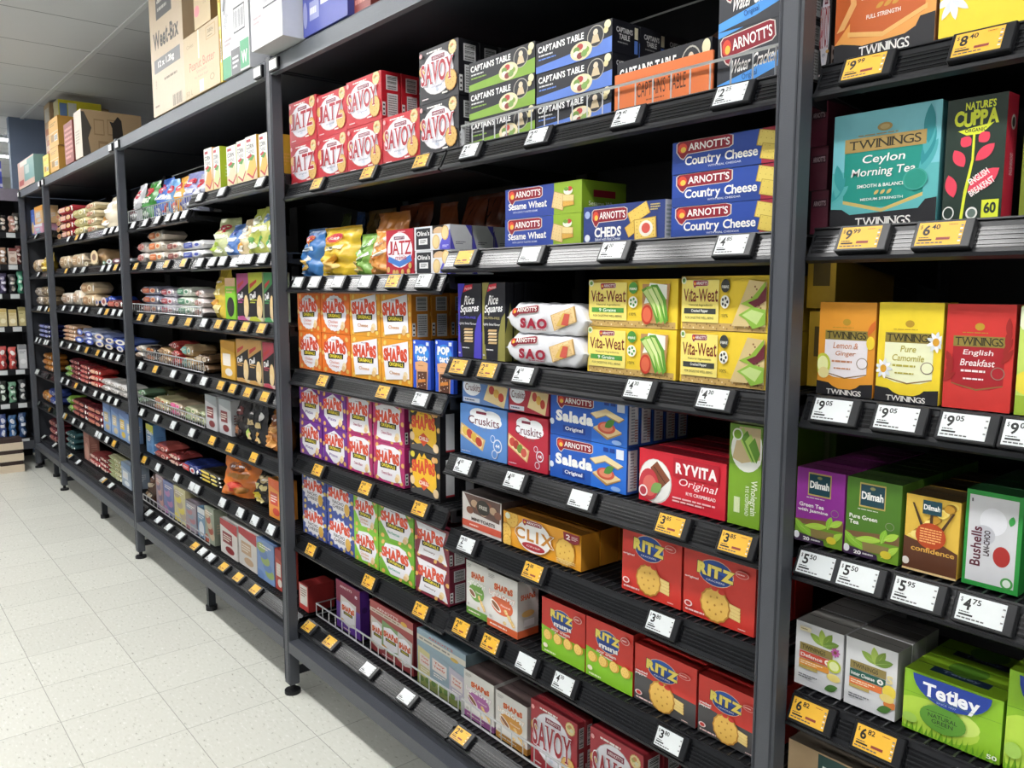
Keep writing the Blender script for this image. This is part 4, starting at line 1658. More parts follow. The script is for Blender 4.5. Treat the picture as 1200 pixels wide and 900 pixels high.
def tw_camomile_big(f, r, t):
    f.R(0, 0, 1, 1, '#f3d53a')
    f.E(.6, .84, .5, '#a8905a', rv=.47); f.E(.6, .85, .49, '#eceadc', rv=.46)
    for k in range(9):
        f.leaf(.14 + .09 * cos(k * .7), .36 + .09 * sin(k * .7), .26, .08, 40 * k, '#f4f4f6' if k % 2 else '#dfe2ea')
    f.E(.13, .38, .06, '#e0a836')
    return '#c9ab2c'


def cuppa(f, r, t):
    f.R(0, 0, 1, 1, '#24352c')
    f.L("NATURE'S", .56, .93, .5, .06, '#d9e23c', .03, gap=.02)
    f.L('CUPPA', .5, .83, .74, .12, '#d9e23c', .05, gap=.0, seed=2, wob=.05)
    f.P([(.2, .74), (.8, .78), (.6, .7), (.35, .7)], '#d9e23c'); f.T('ORGANIC', .5, .735, .36, .03, '#24352c', .02)
    f.P([(.46, .7), (.5, .7), (.5, .5), (.4, .2), (.36, 0), (.31, 0), (.36, .25), (.46, .5)], '#d9e23c')
    for u, v, l, a in ((.35, .65, .22, -40), (.65, .67, .22, 40), (.25, .52, .36, -60), (.68, .55, .4, 42), (.14, .3, .42, -75)):
        f.leaf(u, v, l, .2, a + (180 if a < 0 else 0), '#e2455c')
    f.leaf(.68, .33, .62, .3, 36, '#e2455c')
    f.T('ENGLISH', .6, .36, .36, .055, '#f2e4e2', .03, 33); f.T('BREAKFAST', .66, .28, .46, .055, '#f2e4e2', .03, 33)
    f.E(.12, .08, .1, '#e9e9e4', rv=.055); f.E(.12, .08, .08, '#2a3a32', rv=.045); f.E(.52, .07, .1, '#e9e9e4', rv=.05)
    f.E(.52, .07, .07, '#6a7a72', rv=.035)
    f.R(.68, .02, .96, .17, '#d9e23c'); f.T('60', .82, .105, .2, .09, '#24352c', .04)
    r.R(0, 0, 1, 1, '#c72f44'); r.E(.6, .78, .22, '#e6e0da', rv=.06); r.E(.6, .78, .14, '#3a3a34', rv=.04)
    r.T('ENGLISH BREAKFAST', .6, .45, .8, .06, '#e8c8c8', .01, 90); t.R(0, 0, 1, 1, '#3c2a2c'); return '#8e2334'


def olive_tea(f, r, t):
    f.R(0, 0, 1, 1, '#7d8a2c'); f.T('GREEN', .5, .7, .6, .1, '#e6ecc8', .02); f.leaf(.5, .4, .5, .25, 50, '#b8c86a'); return '#5c6622'


def _twin_small(f, bg, lab, name1, name2, ink, tray=True):
    f.R(0, 0, 1, 1, bg)
    f.P([(.12, .24), (.3, .2), (.5, .19), (.7, .2), (.88, .24), (.88, .62), (.12, .62)], lab)
    f.P([(.12, .24), (.5, .185), (.88, .24), (.88, .25), (.5, .2), (.12, .25)], '#8a6a3a')
    f.R(.12, .60, .88, .7, '#8f7f3e'); f.L('TWININGS', .5, .65, .7, .075, '#2c2a1c', .005, True, gap=.03)
    f.E(.5, .79, .07, '#b9932e', rv=.035); f.B(.25, .725, .75, .74, 1, '#b9932e')
    f.T(name1, .5, .54, .44 if len(name1) > 5 else .24, .065, ink, .01, 0, .15); f.T(name2, .5, .45, .5 if len(name2) > 6 else .36, .065, ink, .01, 0, .15)
    f.B(.26, .35, .74, .39, 1, ink); f.B(.3, .28, .7, .31, 1, ink)
    f.E(.8, .36, .1, '#8a7a6a', rv=.06); f.E(.8, .36, .085, lab, rv=.052)


def tray_cut(f):
    f.put([(0, 0), (1, 0), (1, .15), (.78, .135), (.72, .1), (.62, .075), (.4, .075), (.3, .1), (.22, .135), (0, .15)], [list(range(10))], '#232327')
    f.L('TWININGS', .5, .04, .62, .055, '#e9e7e2', .01, True, gap=.02)


def tw_lemon(f, r, t):
    _twin_small(f, '#e39a33', '#ece6ea', 'Lemon &', 'Ginger', '#c98a6a')
    f.E(.1, .33, .14, '#c9d24a', rv=.12); f.E(.1, .33, .1, '#eef0b0', rv=.09); f.E(.12, .24, .1, '#e8dc9a', rv=.06)
    f.leaf(.95, .74, .3, .1, 60, '#d9702c'); f.E(.93, .58, .07, '#f0d23c', rv=.07)
    tray_cut(f); return '#c9832a'


def tw_cam(f, r, t):
    _twin_small(f, '#f1d436', '#eef0c8', 'Pure', 'Camomile', '#b9ae4a')
    for cu, cv in ((.12, .33), (.92, .62)):
        for k in range(9):
            a = 40 * k
            f.leaf(cu + .07 * cos(radians(a)), cv + .055 * sin(radians(a)), .16, .06, a, '#f4f4f8' if k % 2 else '#dde2ea')
        f.E(cu, cv, .05, '#d9a033', rv=.04)
    tray_cut(f); return '#cfb42c'


def tw_breakfast(f, r, t):
    _twin_small(f, '#cf3a35', '#a8242c', 'English', 'Breakfast', '#f4e6e4')
    for k in range(4):
        f.leaf(.92, .52 + .09 * k, .3, .09, 55 + 12 * k, '#9c2a26'); f.leaf(.08, .3 + .06 * k, .26, .09, 40 + 24 * k, '#9c2a26')
    return '#b0302c'


def tw_lime(f, r, t):
    f.R(0, 0, 1, 1, '#c3d86a'); f.E(.3, .9, .4, '#eef4d0', rv=.15); f.E(.25, .3, .3, '#e8d84a', rv=.12); f.leaf(.4, .55, .5, .3, 60, '#9cc03c')
    f.R(0, 0, 1, .18, '#9cb83c'); return '#9cb04a'


def _dilmah(f, bg, l1, l2):
    f.R(0, 0, 1, 1, bg)
    f.R(.24, .64, .72, .95, '#b9a45c'); f.R(.26, .66, .70, .93, '#1b4350')
    f.T('Dilmah', .48, .79, .4, .1, '#f2f2ee', .03); f.E(.48, .89, .05, '#8a8a5a', rv=.02)
    f.B(.22, .6, .72, .62, 1, '#d8d8d0')
    f.T(l1, .33, .505, .52, .055, '#f2f2ee', .02); f.T(l2, .36 if len(l2) > 4 else .16, .43, .64 if len(l2) > 4 else .18, .055, '#f2f2ee', .02)
    f.E(.82, .46, .08, '#8a8a7a', rv=.05); f.E(.82, .46, .07, bg, rv=.042)
    f.P([(0, .3), (1, .36), (1, .2), (0, .2)], '#7a5a3c')
    f.R(0, 0, 1, .24, '#6f9a2c')
    for k, (u, v, l, a) in enumerate(((.12, .2, .4, -45), (.45, .24, .5, 8), (.72, .32, .28, 75), (.86, .33, .3, 30), (.3, .14, .4, -30), (.85, .14, .4, 40))):
        f.leaf(u, v, l, .13, a, '#a9cf4a' if k % 2 else '#8abf3a', '#d0e48a')
    f.P([(.36, .08), (.8, .1), (.84, .2), (.34, .2)], '#8a7a4a')
    f.E(.78, .1, .1, '#d9c83c', rv=.05)
    f.P([(0, 0), (.64, 0), (.62, .07), (0, .12)], '#3c2a46'); f.T('20', .26, .05, .14, .05, '#f0f0f0', .04); f.B(.36, .03, .62, .07, 1, '#d0d0d0')
    f.E(.05, .08, .06, '#e6e6ec', rv=.05)


def dil_jasmine(f, r, t):
    _dilmah(f, '#8e2f92', 'Green Tea', 'with Jasmine'); r.R(0, 0, 1, 1, '#b03aa8'); t.R(0, 0, 1, 1, '#6a2a5c'); return '#a03a9c'


def dil_green(f, r, t):
    _dilmah(f, '#4d7a26', 'Pure Green', 'Tea'); r.R(0, 0, 1, 1, '#5f8f34'); t.R(0, 0, 1, 1, '#3c5428'); return '#557f2c'


def dil_conf(f, r, t):
    f.R(0, 0, 1, 1, '#e0b94a')
    for k in range(26):
        f.E(.1 + .8 * ((k * 37) % 26) / 26, .4 + .55 * ((k * 11) % 26) / 26, .1, ('#f1dc86', '#b98a2c', '#8f6a22', '#e9cd62')[k % 4], rv=.05)
    f.P([(0, 0), (1, 0), (1, .34), (.7, .42), (.3, .4), (0, .45)], '#5a3420')
    for a, b, c in ((.5, .95, .05), (.15, .9, .04), (.9, .85, .04)):
        f.P([(.46, .35), (.54, .35), (a + .02, b), (a - .02, b)], '#4a3420')
    f.E(.5, .5, .28, '#b9481f', rv=.17)
    f.B(.3, .4, .7, .6, 6, '#f0b070')
    f.T('confidence', .55, .31, .8, .07, '#d9a84c', .02)
    f.R(.33, .78, .68, .96, '#1b4350'); f.T('Dilmah', .5, .87, .3, .07, '#f2f2ee', .03)
    f.R(0, 0, 1, .03, '#d9c08a'); f.E(.06, .12, .07, '#ded8d0', rv=.05)
    t.R(0, 0, 1, 1, '#5c4a30'); return '#c9a03c'


def bushells(f, r, t):
    f.R(0, 0, 1, 1, '#2c8f3e')
    f.R(.06, .05, .92, .95, '#cfd0d4')
    f.E(.5, .7, .24, '#dfe0e6', rv=.14); f.E(.35, .55, .2, '#bfc0c8', rv=.1)
    f.T('Bushells', .22, .42, .78, .1, '#5c2434', .02, 90); f.T('LAN-CHOO', .41, .47, .5, .058, '#3a2a30', .03, 90)
    f.E(.68, .36, .15, '#a9302c', rv=.105)
    f.leaf(.82, .74, .2, .11, 80, '#3a9a48'); f.E(.8, .1, .11, '#4a9a4c', rv=.06); f.E(.8, .1, .07, '#d6e2d6', rv=.04)
    f.B(.1, .86, .14, .93, 1, '#3a3a3a')
    r.R(0, 0, 1, 1, '#2a8a3c'); t.R(0, 0, 1, 1, '#2a5c34'); return '#2a8a3c'


def _tw_well(f, band, band2, name, flower):
    f.R(0, 0, 1, 1, '#dcdde0')
    for a, c in ((150, '#8fae4a'), (100, '#a9c25a'), (60, '#7f9c3e'), (20, '#6f8f3a')):
        f.leaf(.6 + .16 * cos(radians(a)), .74 + .1 * sin(radians(a)), .36, .15, a, c, '#c8d88a')
    f.R(.1, .56, .8, .68, '#8f7f4a'); f.T('TWININGS', .4, .62, .5, .065, '#3a3322', .01)
    f.R(.1, .44, .8, .55, band); f.T(name, .36, .495, .46, .055, '#f0ece8', .02); f.E(.7, .495, .06, '#f0ece8', rv=.04); f.T('+', .7, .495, .06, .04, band, .03)
    f.R(.1, .33, .74, .43, band2); f.B(.13, .35, .6, .41, 2, '#f3dfc0')
    f.R(.1, .28, .5, .33, '#b9a25c')
    f.E(.84, .48, .14, '#b9c83c', rv=.1) if flower else f.E(.88, .4, .13, '#e8d04a', rv=.1)
    f.E(.84, .48, .1, '#e6ecb0', rv=.07) if flower else f.E(.9, .22, .12, '#d9803c', rv=.06)
    f.E(.84, .3, .14, '#e6d27a', rv=.06)
    f.leaf(.8, .13, .3, .14, 25, '#4f7a3a')
    f.B(.1, .13, .5, .2, 2, '#6a6a70')
    if flower:
        for k in range(8):
            f.leaf(.86 + .05 * cos(k * .8), .7 + .04 * sin(k * .8), .1, .05, 45 * k, '#b45a9c')
        f.E(.86, .7, .035, '#7a4a3c')
        f.R(.1, .87, .34, .94, '#e6dcb8'); f.B(.13, .89, .31, .92, 1, '#8a7a4a')
    else:
        f.T('S', .88, .58, .12, .12, '#e9dca0', .04)


def tw_defence(f, r, t):
    _tw_well(f, '#d3543f', '#e0953c', 'Defence', True); t.R(0, 0, 1, 1, '#8c8a86'); return '#c9c9cb'


def tw_cleanse(f, r, t):
    _tw_well(f, '#1f5a4c', '#e0763c', 'Inner Cleanse', False); t.R(0, 0, 1, 1, '#8c8a86'); r.R(0, 0, 1, 1, '#a9a8a8'); return '#c9c9cb'


def tetley(f, r, t):
    f.R(0, 0, 1, 1, '#8fc22c')
    f.E(.3, .3, .5, '#b7d94c', rv=.3); f.E(.5, .4, .3, '#cbe470', rv=.2)
    for k in range(28):
        f.P([(.035 * k, 0), (.035 * k + .03, 0), (.035 * k + .01 + .02 * (k % 3), .14 + .07 * ((k * 5) % 7) / 7)], '#5f9a1f' if k % 2 else '#7fb52a')
    f.E(.43, .36, .24, '#5a9430', rv=.22)
    f.B(.26, .44, .6, .46, 1, '#2f4a1c'); f.T('NATURAL', .43, .385, .3, .065, '#26401c', .01); f.T('GREEN', .43, .3, .22, .065, '#26401c', .01); f.B(.36, .23, .5, .245, 1, '#2f4a1c')
    f.P([(.1, .98)] + [(.5 - .4 * cos(pi * k / 14), .98 - .42 * sin(pi * k / 14)) for k in range(15)] + [(.9, .98)], '#22409a')
    f.L('Tetley', .5, .78, .58, .22, '#f2f4f8', .03, True, gap=.0, lower=.74)
    f.T('SINCE 1837', .46, .62, .2, .03, '#9fb4dc', .005)
    f.E(.09, .22, .08, '#a4cc5a', rv=.08); f.T('50', .93, .09, .1, .07, '#f2f4ea', .02)
    f.P([(0, .645), (1, .665), (1, .67), (0, .65)], '#5f8f20')
    t.R(0, 0, 1, 1, '#8fb82c'); t.R(.2, .25, .8, .5, '#1d3350'); t.T('Tetley', .5, .38, .4, .14, '#7f90a8', .02); t.E(.5, .75, .2, '#5a8a2c')
    r.R(0, 0, 1, 1, '#84b52c'); return '#86b52a'


def dil_bulk(f, r, t):
    f.R(0, 0, 1, 1, '#b59b78'); f.R(.4, .4, .95, .98, '#2a4c48'); f.T('Dilmah', .67, .78, .42, .14, '#eef0ea', .03)
    t.R(0, 0, 1, 1, '#6a6054'); t.R(.3, .2, .7, .9, '#2c2a28'); return '#a68c6a'


# ---- the shared look of plain cartons
def _carton(f, c, ink='#8a7454'):
    f.R(0, 0, 1, 1, c)


def weetbix(f, r, t):
    f.R(0, 0, 1, 1, '#c6b49a')
    f.R(.22, .62, .7, .82, '#5c5c5c'); f.T('Sanitarium', .46, .755, .4, .07, '#d9d6d0', .03); f.B(.27, .66, .65, .7, 1, '#b9b6b0')
    f.L('Weet-Bix', .49, .49, .78, .115, '#4a4744', .03, gap=.02)
    f.R(.1, .28, .9, .37, '#6e6e70'); f.T('12 x 1.2kg', .47, .325, .5, .055, '#e2dfda', .03)
    f.B(.4, .2, .92, .23, 1, '#7a6c58'); f.T('USE', .14, .21, .08, .02, '#7a6c58', .01, 90)
    f.barcode(.62, .0, .92, .09, False, '#5a5248', '#bfad92'); f.B(.08, .05, .26, .075, 1, '#7a6c58')
    r.R(0, 0, 1, 1, '#b09c80'); r.R(.55, .35, .95, .52, '#3a3a3c'); return '#b9a78c'


def peanut(f, r, t):
    f.R(0, 0, 1, 1, '#c4b08a')
    f.T('Peanut Butter', .52, .48, .72, .14, '#cf6a58', .0); f.T('Smooth', .5, .36, .28, .06, '#cf8a78', 0); f.T('No Added Sugar', .5, .27, .4, .05, '#cf8a78', 0)
    f.R(.66, .75, .92, .95, '#b79a6c'); f.R(.68, .765, .9, .935, '#c4b08a'); f.T('380g', .79, .86, .16, .08, '#8a7656', .02); f.B(.7, .78, .88, .81, 1, '#8a7656')
    f.T('Coles', .2, .82, .2, .06, '#9a8664', 0); f.R(.43, .55, .47, 1, '#e4d8c0')
    f.R(.44, .02, .56, .2, '#e9e6e0'); f.E(.8, .16, .06, '#9a8664', rv=.05); f.E(.8, .16, .045, '#c4b08a', rv=.037)
    f.T('50 L', .14, .08, .2, .08, '#9a8664', .01); return '#c2a674'


def tan_red(f, r, t):
    f.R(0, 0, 1, 1, '#c9b48c'); f.E(.18, .3, .16, '#e08a90', rv=.1); f.T('EC', .75, .6, .22, .12, '#9a8664', 0); f.T('MFG', .75, .4, .3, .1, '#9a8664', 0)
    r.R(0, 0, 1, 1, '#8a6f4c'); r.E(.7, .6, .3, '#9a2c34', rv=.2); return '#c9ab7c'


def white_carton(f, r, t):
    f.R(0, 0, 1, 1, '#d3d4d6')
    f.T('Sensations', .15, .56, .2, .1, '#8a8f98', .0, 60); f.P([(.06, .66), (.1, .66), (.2, .86), (.16, .86)], '#33363c'); f.P([(.1, .62), (.13, .62), (.22, .8), (.2, .8)], '#55585e')
    f.T('SOUR CREAM', .6, .82, .4, .045, '#8a8f98', 0); f.T('& CHIVES', .6, .74, .3, .04, '#8a8f98', 0)
    f.R(.46, .38, .86, .62, '#4a4d52'); f.barcode(.475, .395, .845, .605, False, '#7a7d82', '#e4e5e6')
    f.B(.1, .3, .36, .38, 2, '#b0a0a4')
    f.R(.0, .0, .32, .2, '#3f9a6a'); f.R(.33, .0, .66, .24, '#5c5e62'); f.R(.67, .02, .98, .28, '#3f9a6a')
    f.B(.38, .05, .6, .18, 3, '#d8d8d8'); f.T('W', .82, .12, .2, .12, '#e6f0ea', .02)
    r.R(0, 0, 1, 1, '#d0d2d8'); r.R(.5, .35, .98, .62, '#2c2e34'); r.R(.58, .385, .98, .585, '#d6d8dc')
    return '#c6c8ca'


def white_carton_c(f, r, t):
    f.R(0, 0, 1, 1, '#d3d4d6')
    f.T('Smooth', .15, .5, .2, .1, '#8a8f98', .0, 60); f.P([(.06, .6), (.1, .6), (.2, .8), (.16, .8)], '#33363c'); f.P([(.1, .56), (.13, .56), (.22, .74), (.2, .74)], '#55585e')
    f.T('SOUR CREAM', .6, .78, .44, .045, '#8a8f98', 0); f.T('& CHIVES', .6, .7, .34, .04, '#8a8f98', 0); f.B(.45, .6, .75, .66, 1, '#9a9fa8')
    f.R(.42, .3, .86, .58, '#4a4d52'); f.barcode(.435, .315, .845, .565, False, '#7a7d82', '#e4e5e6')
    f.B(.1, .2, .36, .28, 2, '#b0a0a4')
    r.R(0, 0, 1, 1, '#cdd0d8'); r.R(.5, .25, .98, .55, '#2c2e34'); r.R(.58, .285, .98, .515, '#d6d8dc')
    return '#c6c8ca'


def white_carton_b(f, r, t):
    f.R(0, 0, 1, 1, '#d3d4d6')
    f.T('THIN CUT', .6, .72, .4, .05, '#8a8f98', 0); f.B(.3, .5, .85, .62, 3, '#9a9fa8')
    f.R(.5, .2, .9, .46, '#4a4d52'); f.barcode(.515, .215, .885, .445, False, '#7a7d82', '#e4e5e6')
    return '#c6c8ca'


def blue_carton(f, r, t):
    f.R(0, 0, 1, 1, '#4c56a8')
    f.R(.18, .62, .46, .95, '#dfe0ea'); f.R(.22, .66, .42, .9, '#5a62b0'); f.R(.42, .18, .6, .55, '#e9eaf0'); f.B(.45, .3, .57, .5, 3, '#8a8fb8')
    f.R(.16, .1, .38, .24, '#9aa0cc'); f.B(.17, .12, .37, .22, 1, '#e0e2f0'); f.B(.66, .3, .9, .4, 1, '#c0c4e0'); f.E(.06, .16, .05, '#9aa0cc', rv=.1)
    r.R(0, 0, 1, 1, '#3f4890'); return '#434c98'


def plain(c, c2, name, draw=None):
    def st(f, r, t):
        f.R(0, 0, 1, 1, c)
        if draw:
            draw(f)
        r.R(0, 0, 1, 1, c2)
        return c2
    st.__name__ = name
    return st


def stock_marks(ink):
    def d(f):
        f.B(.15, .72, .8, .86, 2, ink); f.R(.2, .2, .5, .45, ink); f.barcode(.56, .18, .9, .4)
        f.R(0, .485, 1, .515, '#d8cba8')
    return d


def yellow_box(f, r, t):
    f.R(0, 0, 1, 1, '#d9d0a0')
    r.R(0, 0, 1, 1, '#e4e2d4'); r.R(0, .62, 1, 1, '#e3d838'); r.R(.03, .7, .2, .96, '#6a86b8'); r.R(.22, .68, .42, .97, '#e8e8e0'); r.B(.48, .68, .95, .94, 2, '#8a8424')
    r.E(.2, .3, .16, '#c9c2a0', rv=.22); r.E(.2, .3, .11, '#e4e2d4', rv=.16); r.R(0, .42, .22, .58, '#d8c838')
    return '#cdbb8a'


def tan_big(f, r, t):
    f.R(0, 0, 1, 1, '#c9ae88'); f.R(.1, .25, .95, .72, '#c07040'); f.B(.15, .32, .9, .68, 3, '#e6c8a8'); f.R(.15, .8, .85, .95, '#e0d8cc')
    r.R(0, 0, 1, 1, '#b89c78'); r.R(.35, .8, .9, .92, '#3a342c'); r.R(.37, .82, .88, .9, '#b89c78'); r.B(.05, .86, .28, .95, 1, '#8a7454')
    return '#b89c78'


def torn_box(f, r, t):
    f.R(0, 0, 1, 1, '#cfc4b4'); f.B(.15, .3, .7, .6, 5, '#a89c8a')
    r.R(0, 0, 1, 1, '#a88e6c')
    r.P([(0, 0), (.14, 0), (.1, .4), (.16, .62), (.05, .95), (0, .95)], '#4a4640')  # shaded gap beside the pale end, painted on as a dark strip
    for a, b2 in ((.2, .48), (.42, .5)):
        r.R(a, b2, a + .17, b2 + .34, '#8f7656'); r.R(a + .015, b2 + .03, a + .155, b2 + .31, '#a88e6c')
    r.R(.26, .1, .42, .36, '#8f7656'); r.R(.28, .16, .4, .3, '#a88e6c')
    r.P([(.5, .42), (.58, .3), (.68, .5), (.66, .84), (.6, .92), (.52, .78), (.46, .8), (.5, .66)], '#2a2622')
    return '#a88e6c'


amber_box = plain('#d9a852', '#b88a3e', 'amber_stock_carton', stock_marks('#9a7430'))
red_stack = plain('#8e4640', '#7a3a34', 'red_stock_packet', lambda f: (f.B(.1, .1, .9, .9, 7, '#c98a80'),))
pale_tall = plain('#cfc4b4', '#8f857a', 'pale_stock_carton', lambda f: (f.B(.15, .3, .7, .6, 5, '#8a8074'),))
lemon_box = plain('#e6d664', '#c8a640', 'lemon_stock_carton', stock_marks('#c08a2c'))
pink_teal = plain('#d8b8a8', '#7fa29c', 'teal_stock_carton', lambda f: (f.R(.4, .2, 1, .95, '#7fa8a4'), f.R(.46, .45, .7, .75, '#b8c8c2'), f.R(.05, .1, .35, .3, '#b8605a'), f.R(.15, .8, .6, .97, '#e4ded4')))
grey_end = plain('#4a4d55', '#3c3f46', 'grey_carton_end')
# ================================================================== stock of the two nearest bays
def solve_depth(xr, rp, z, yf):
    x1 = xa(xr, z, yf)
    a, b = yf, yf + .6
    for _ in range(40):
        m = (a + b) / 2
        if xa(rp, z, m) > x1:
            a = m
        else:
            b = m
    return (a + b) / 2 - yf


ROWS = {1: [''], 2: ['lower', 'upper'], 3: ['bottom', 'middle', 'top'], 4: ['bottom', 'second', 'third', 'top'], 5: ['bottom', 'second', 'third', 'fourth', 'top']}
DEEP = ['', 'second back', 'third back', 'fourth back', 'fifth back', 'sixth back']


def place(style, desc, where, xl, z, xr, tl, n=1, deep=1, yf=.078, D=.06, rp=None, name='cracker_box', cat='box', group=None, rz=0, H=None, gap=.0008, deepn=None, jit=1):
    """boxes standing on a shelf: n high, deep rows back; pixel columns of the front corners give the width"""
    x0, x1 = xa(xl, z, yf), xa(xr, z, yf)
    if H is None:
        H = (at(tl[0], tl[1], yf)[1] - z) / n - gap
    lst = Z1L if (x0 + x1) / 2 < MID1 else Z1R if (x0 + x1) / 2 < XR else ZT
    up = [q for q in lst if q > z + .09]
    if up and n * (H + gap) > min(up) - .027 - z:
        H = (min(up) - .027 - z) / n - gap
    if rp:
        D = solve_depth(xr, rp, z, yf)
    W = x1 - x0 - .0014
    me = pack_box(style, W, H, D)
    rnd = random.Random(int(xl * 13 + z * 1000))
    out = []
    for k in range(n):
        for d in range(deep if not deepn else deepn[k]):
            bits = [b for b in (ROWS[n][k], DEEP[d]) if b]
            lab = desc + ', ' + (' '.join(bits) + ' ' if bits else '') + where
            o = put(name, me, ((x0 + x1) / 2, yf + d * (D + .003) + rnd.uniform(0, .003) * jit, z + k * (H + gap) + .0006), lab, cat, group, rz)
            out.append(o)
    return out


z1, zr, zt = Z1L, Z1R, ZT
G = 'boxes of crackers on the cracker bay'
# ---- top shelf
place(jatz, 'red round-cracker box with white disc', 'beside the bay post, top shelf', 341.3, z1[5], 372.6, (339, 122.5), 2, group='red cracker boxes on the top shelf')
place(jatz, 'red round-cracker box with white disc', 'second column from the post, top shelf', 372.8, z1[5], 407.2, (370, 113.7), 2, group='red cracker boxes on the top shelf')
place(savoy, 'red five-letter cracker box with white oval', 'third column, top shelf', 407.6, z1[5], 448.3, (404.5, 98), 2, group='red cracker boxes on the top shelf', deepn=[1, 2])
place(savoy, 'red five-letter cracker box with white oval', 'alone beside the black boxes, top shelf', 448.7, z1[5], 491.8, (447.5, 139), 1, deep=2, group='red cracker boxes on the top shelf')
place(savoy_black, 'black cracker box with white oval and red lettering', 'top cracker shelf', 492.2, z1[5], 537.6, (489, 62.5), 2, deepn=[1, 3], group='black cracker boxes on the top shelf')
ZT1 = Z1R[6]
place(cap_green, 'black entertaining-cracker box with green stripe', 'behind the wire fence', 549, ZT1, 626, (548.5, 75), 3, yf=.08, D=.075, deepn=[1, 1, 2], group='striped black cracker boxes behind the wire fence')
place(cap_blue, 'black entertaining-cracker box with blue stripe', 'behind the wire fence', 627.2, ZT1, 716, (626.5, 52.5), 3, yf=.08, rp=747, deepn=[1, 3, 3], group='striped black cracker boxes behind the wire fence')
place(cap_orange, 'black cracker box behind an orange display tray', 'on the top shelf', 721, ZT1, 832, (719, 95), 1, yf=.085, D=.2, H=.1)
fr = place(tray_orange, 'orange cardboard display tray with dark lettering', 'behind the wire fence', 718.5, ZT1, 834, (718, 110), 1, yf=.076, D=.006, name='display_tray', cat='tray', H=.075)[0]
b = MB()
xa0, xa1 = xa(775, ZT1 + .1, .3), xa(838, ZT1 + .1, .2)
b.add([(xa0 - .14, .372, ZT1), (xa1 + .02, .372, ZT1), (xa1 + .02, .372, ZT1 + .31), (xa0 + .2, .372, ZT1 + .26), (xa0 - .14, .372, ZT1 + .11),
       (xa0 - .14, .376, ZT1), (xa1 + .02, .376, ZT1), (xa1 + .02, .376, ZT1 + .31), (xa0 + .2, .376, ZT1 + .26), (xa0 - .14, .376, ZT1 + .11)],
      [(0, 1, 2, 3, 4), (9, 8, 7, 6, 5), (0, 5, 6, 1), (1, 6, 7, 2), (2, 7, 8, 3), (3, 8, 9, 4)], mat('#6a4a36', .75))
tag(b.obj('display_tray'), 'torn brown cardboard backing sheet rising behind the orange tray', 'cardboard')
place(water_cracker, 'charcoal water-cracker box with blue waves and red scroll', 'beside the post', 839, ZT1, 928, (839, 20), 2, yf=.08, D=.09, H=.0985, group='charcoal water-cracker boxes on the top shelf')
x0, x1 = xa(839, ZT1, .08), xa(928, ZT1, .08)
put('cracker_box', pack_box(water_cracker, x1 - x0 - .001, .0985, .09), ((x0 + x1) / 2, .081, ZT1 + .2), 'charcoal water-cracker box with blue waves and red scroll, topmost beside the post', 'box', 'charcoal water-cracker boxes on the top shelf')
fence(xa(541, ZT1, .068), XR - .004, ZT1, .052, .068, label='white wire fence along the top shelf before the striped cracker boxes', back=.008, rret=False, pitch=.04)

# ---- second shelf, near the post: chip bags and small boxes
def smith(c, c2, logo=True):
    def st(p):
        if logo:
            p.E(.42, .78, .26, '#e0a030', rv=.1); p.E(.42, .8, .24, '#c22a3c', rv=.085)
            p.T("Smith's", .42, .8, .42, .06, '#f4ecec', .04)
        p.P([(.25, .55), (.75, .57), (.73, .66), (.25, .64)], c2)
        p.B(.3, .575, .68, .635, 1, '#55606a')
        p.P([(.3, .22), (.62, .48), (.74, .4), (.46, .16)], '#e6e2d6' if c == '#3f78b8' else '#e3b24a')
        p.E(.5, .3, .14, '#d9b35c', rv=.07); p.E(.6, .22, .14, '#e6c878', rv=.06); p.E(.42, .18, .12, '#d3a448', rv=.05)
        p.B(.2, .06, .5, .09, 1, c2)
    return st


def tangy(c, pic):
    def st(p):
        p.P([(.2, .5), (.85, .78), (.85, .9), (.25, .72)], '#e8e6d8')
        p.T('GRAIN', .5, .7, .5, .09, c, .05, 22)
        p.P([(.1, .3), (.9, .52), (.86, .6), (.12, .42)], '#f0efe6')
        p.B(.2, .36, .8, .48, 1, c)
        for k in range(6):
            p.E(.3 + .4 * ((k * 5) % 6) / 6, .12 + .04 * k, .12, pic, rv=.05)
    return st


def bagp(name, style, body, desc, xl, z, xr, top, y, T=.07, lean=8, rz=0, seed=1, cat='chip bag', group=None, crimp=.05, tall=.5, wr=1.0, dz=0, zmax=9):
    x0, x1 = clamp_x(xa(xl, z, y), xa(xr, z, y))
    k = (x1 - x0) * .08
    x0, x1 = x0 + k, x1 - k
    zt_ = at((xl + xr) / 2, top, y)[1]
    me = bag_mesh(name, x1 - x0, min(zt_ - z, zmax - z), T, style, seed, crimp, body, tall=tall, wr=wr, lean=lean)
    return put(name, me, ((x0 + x1) / 2, y, z + .002 + dz), desc, cat, group, radians(rz))


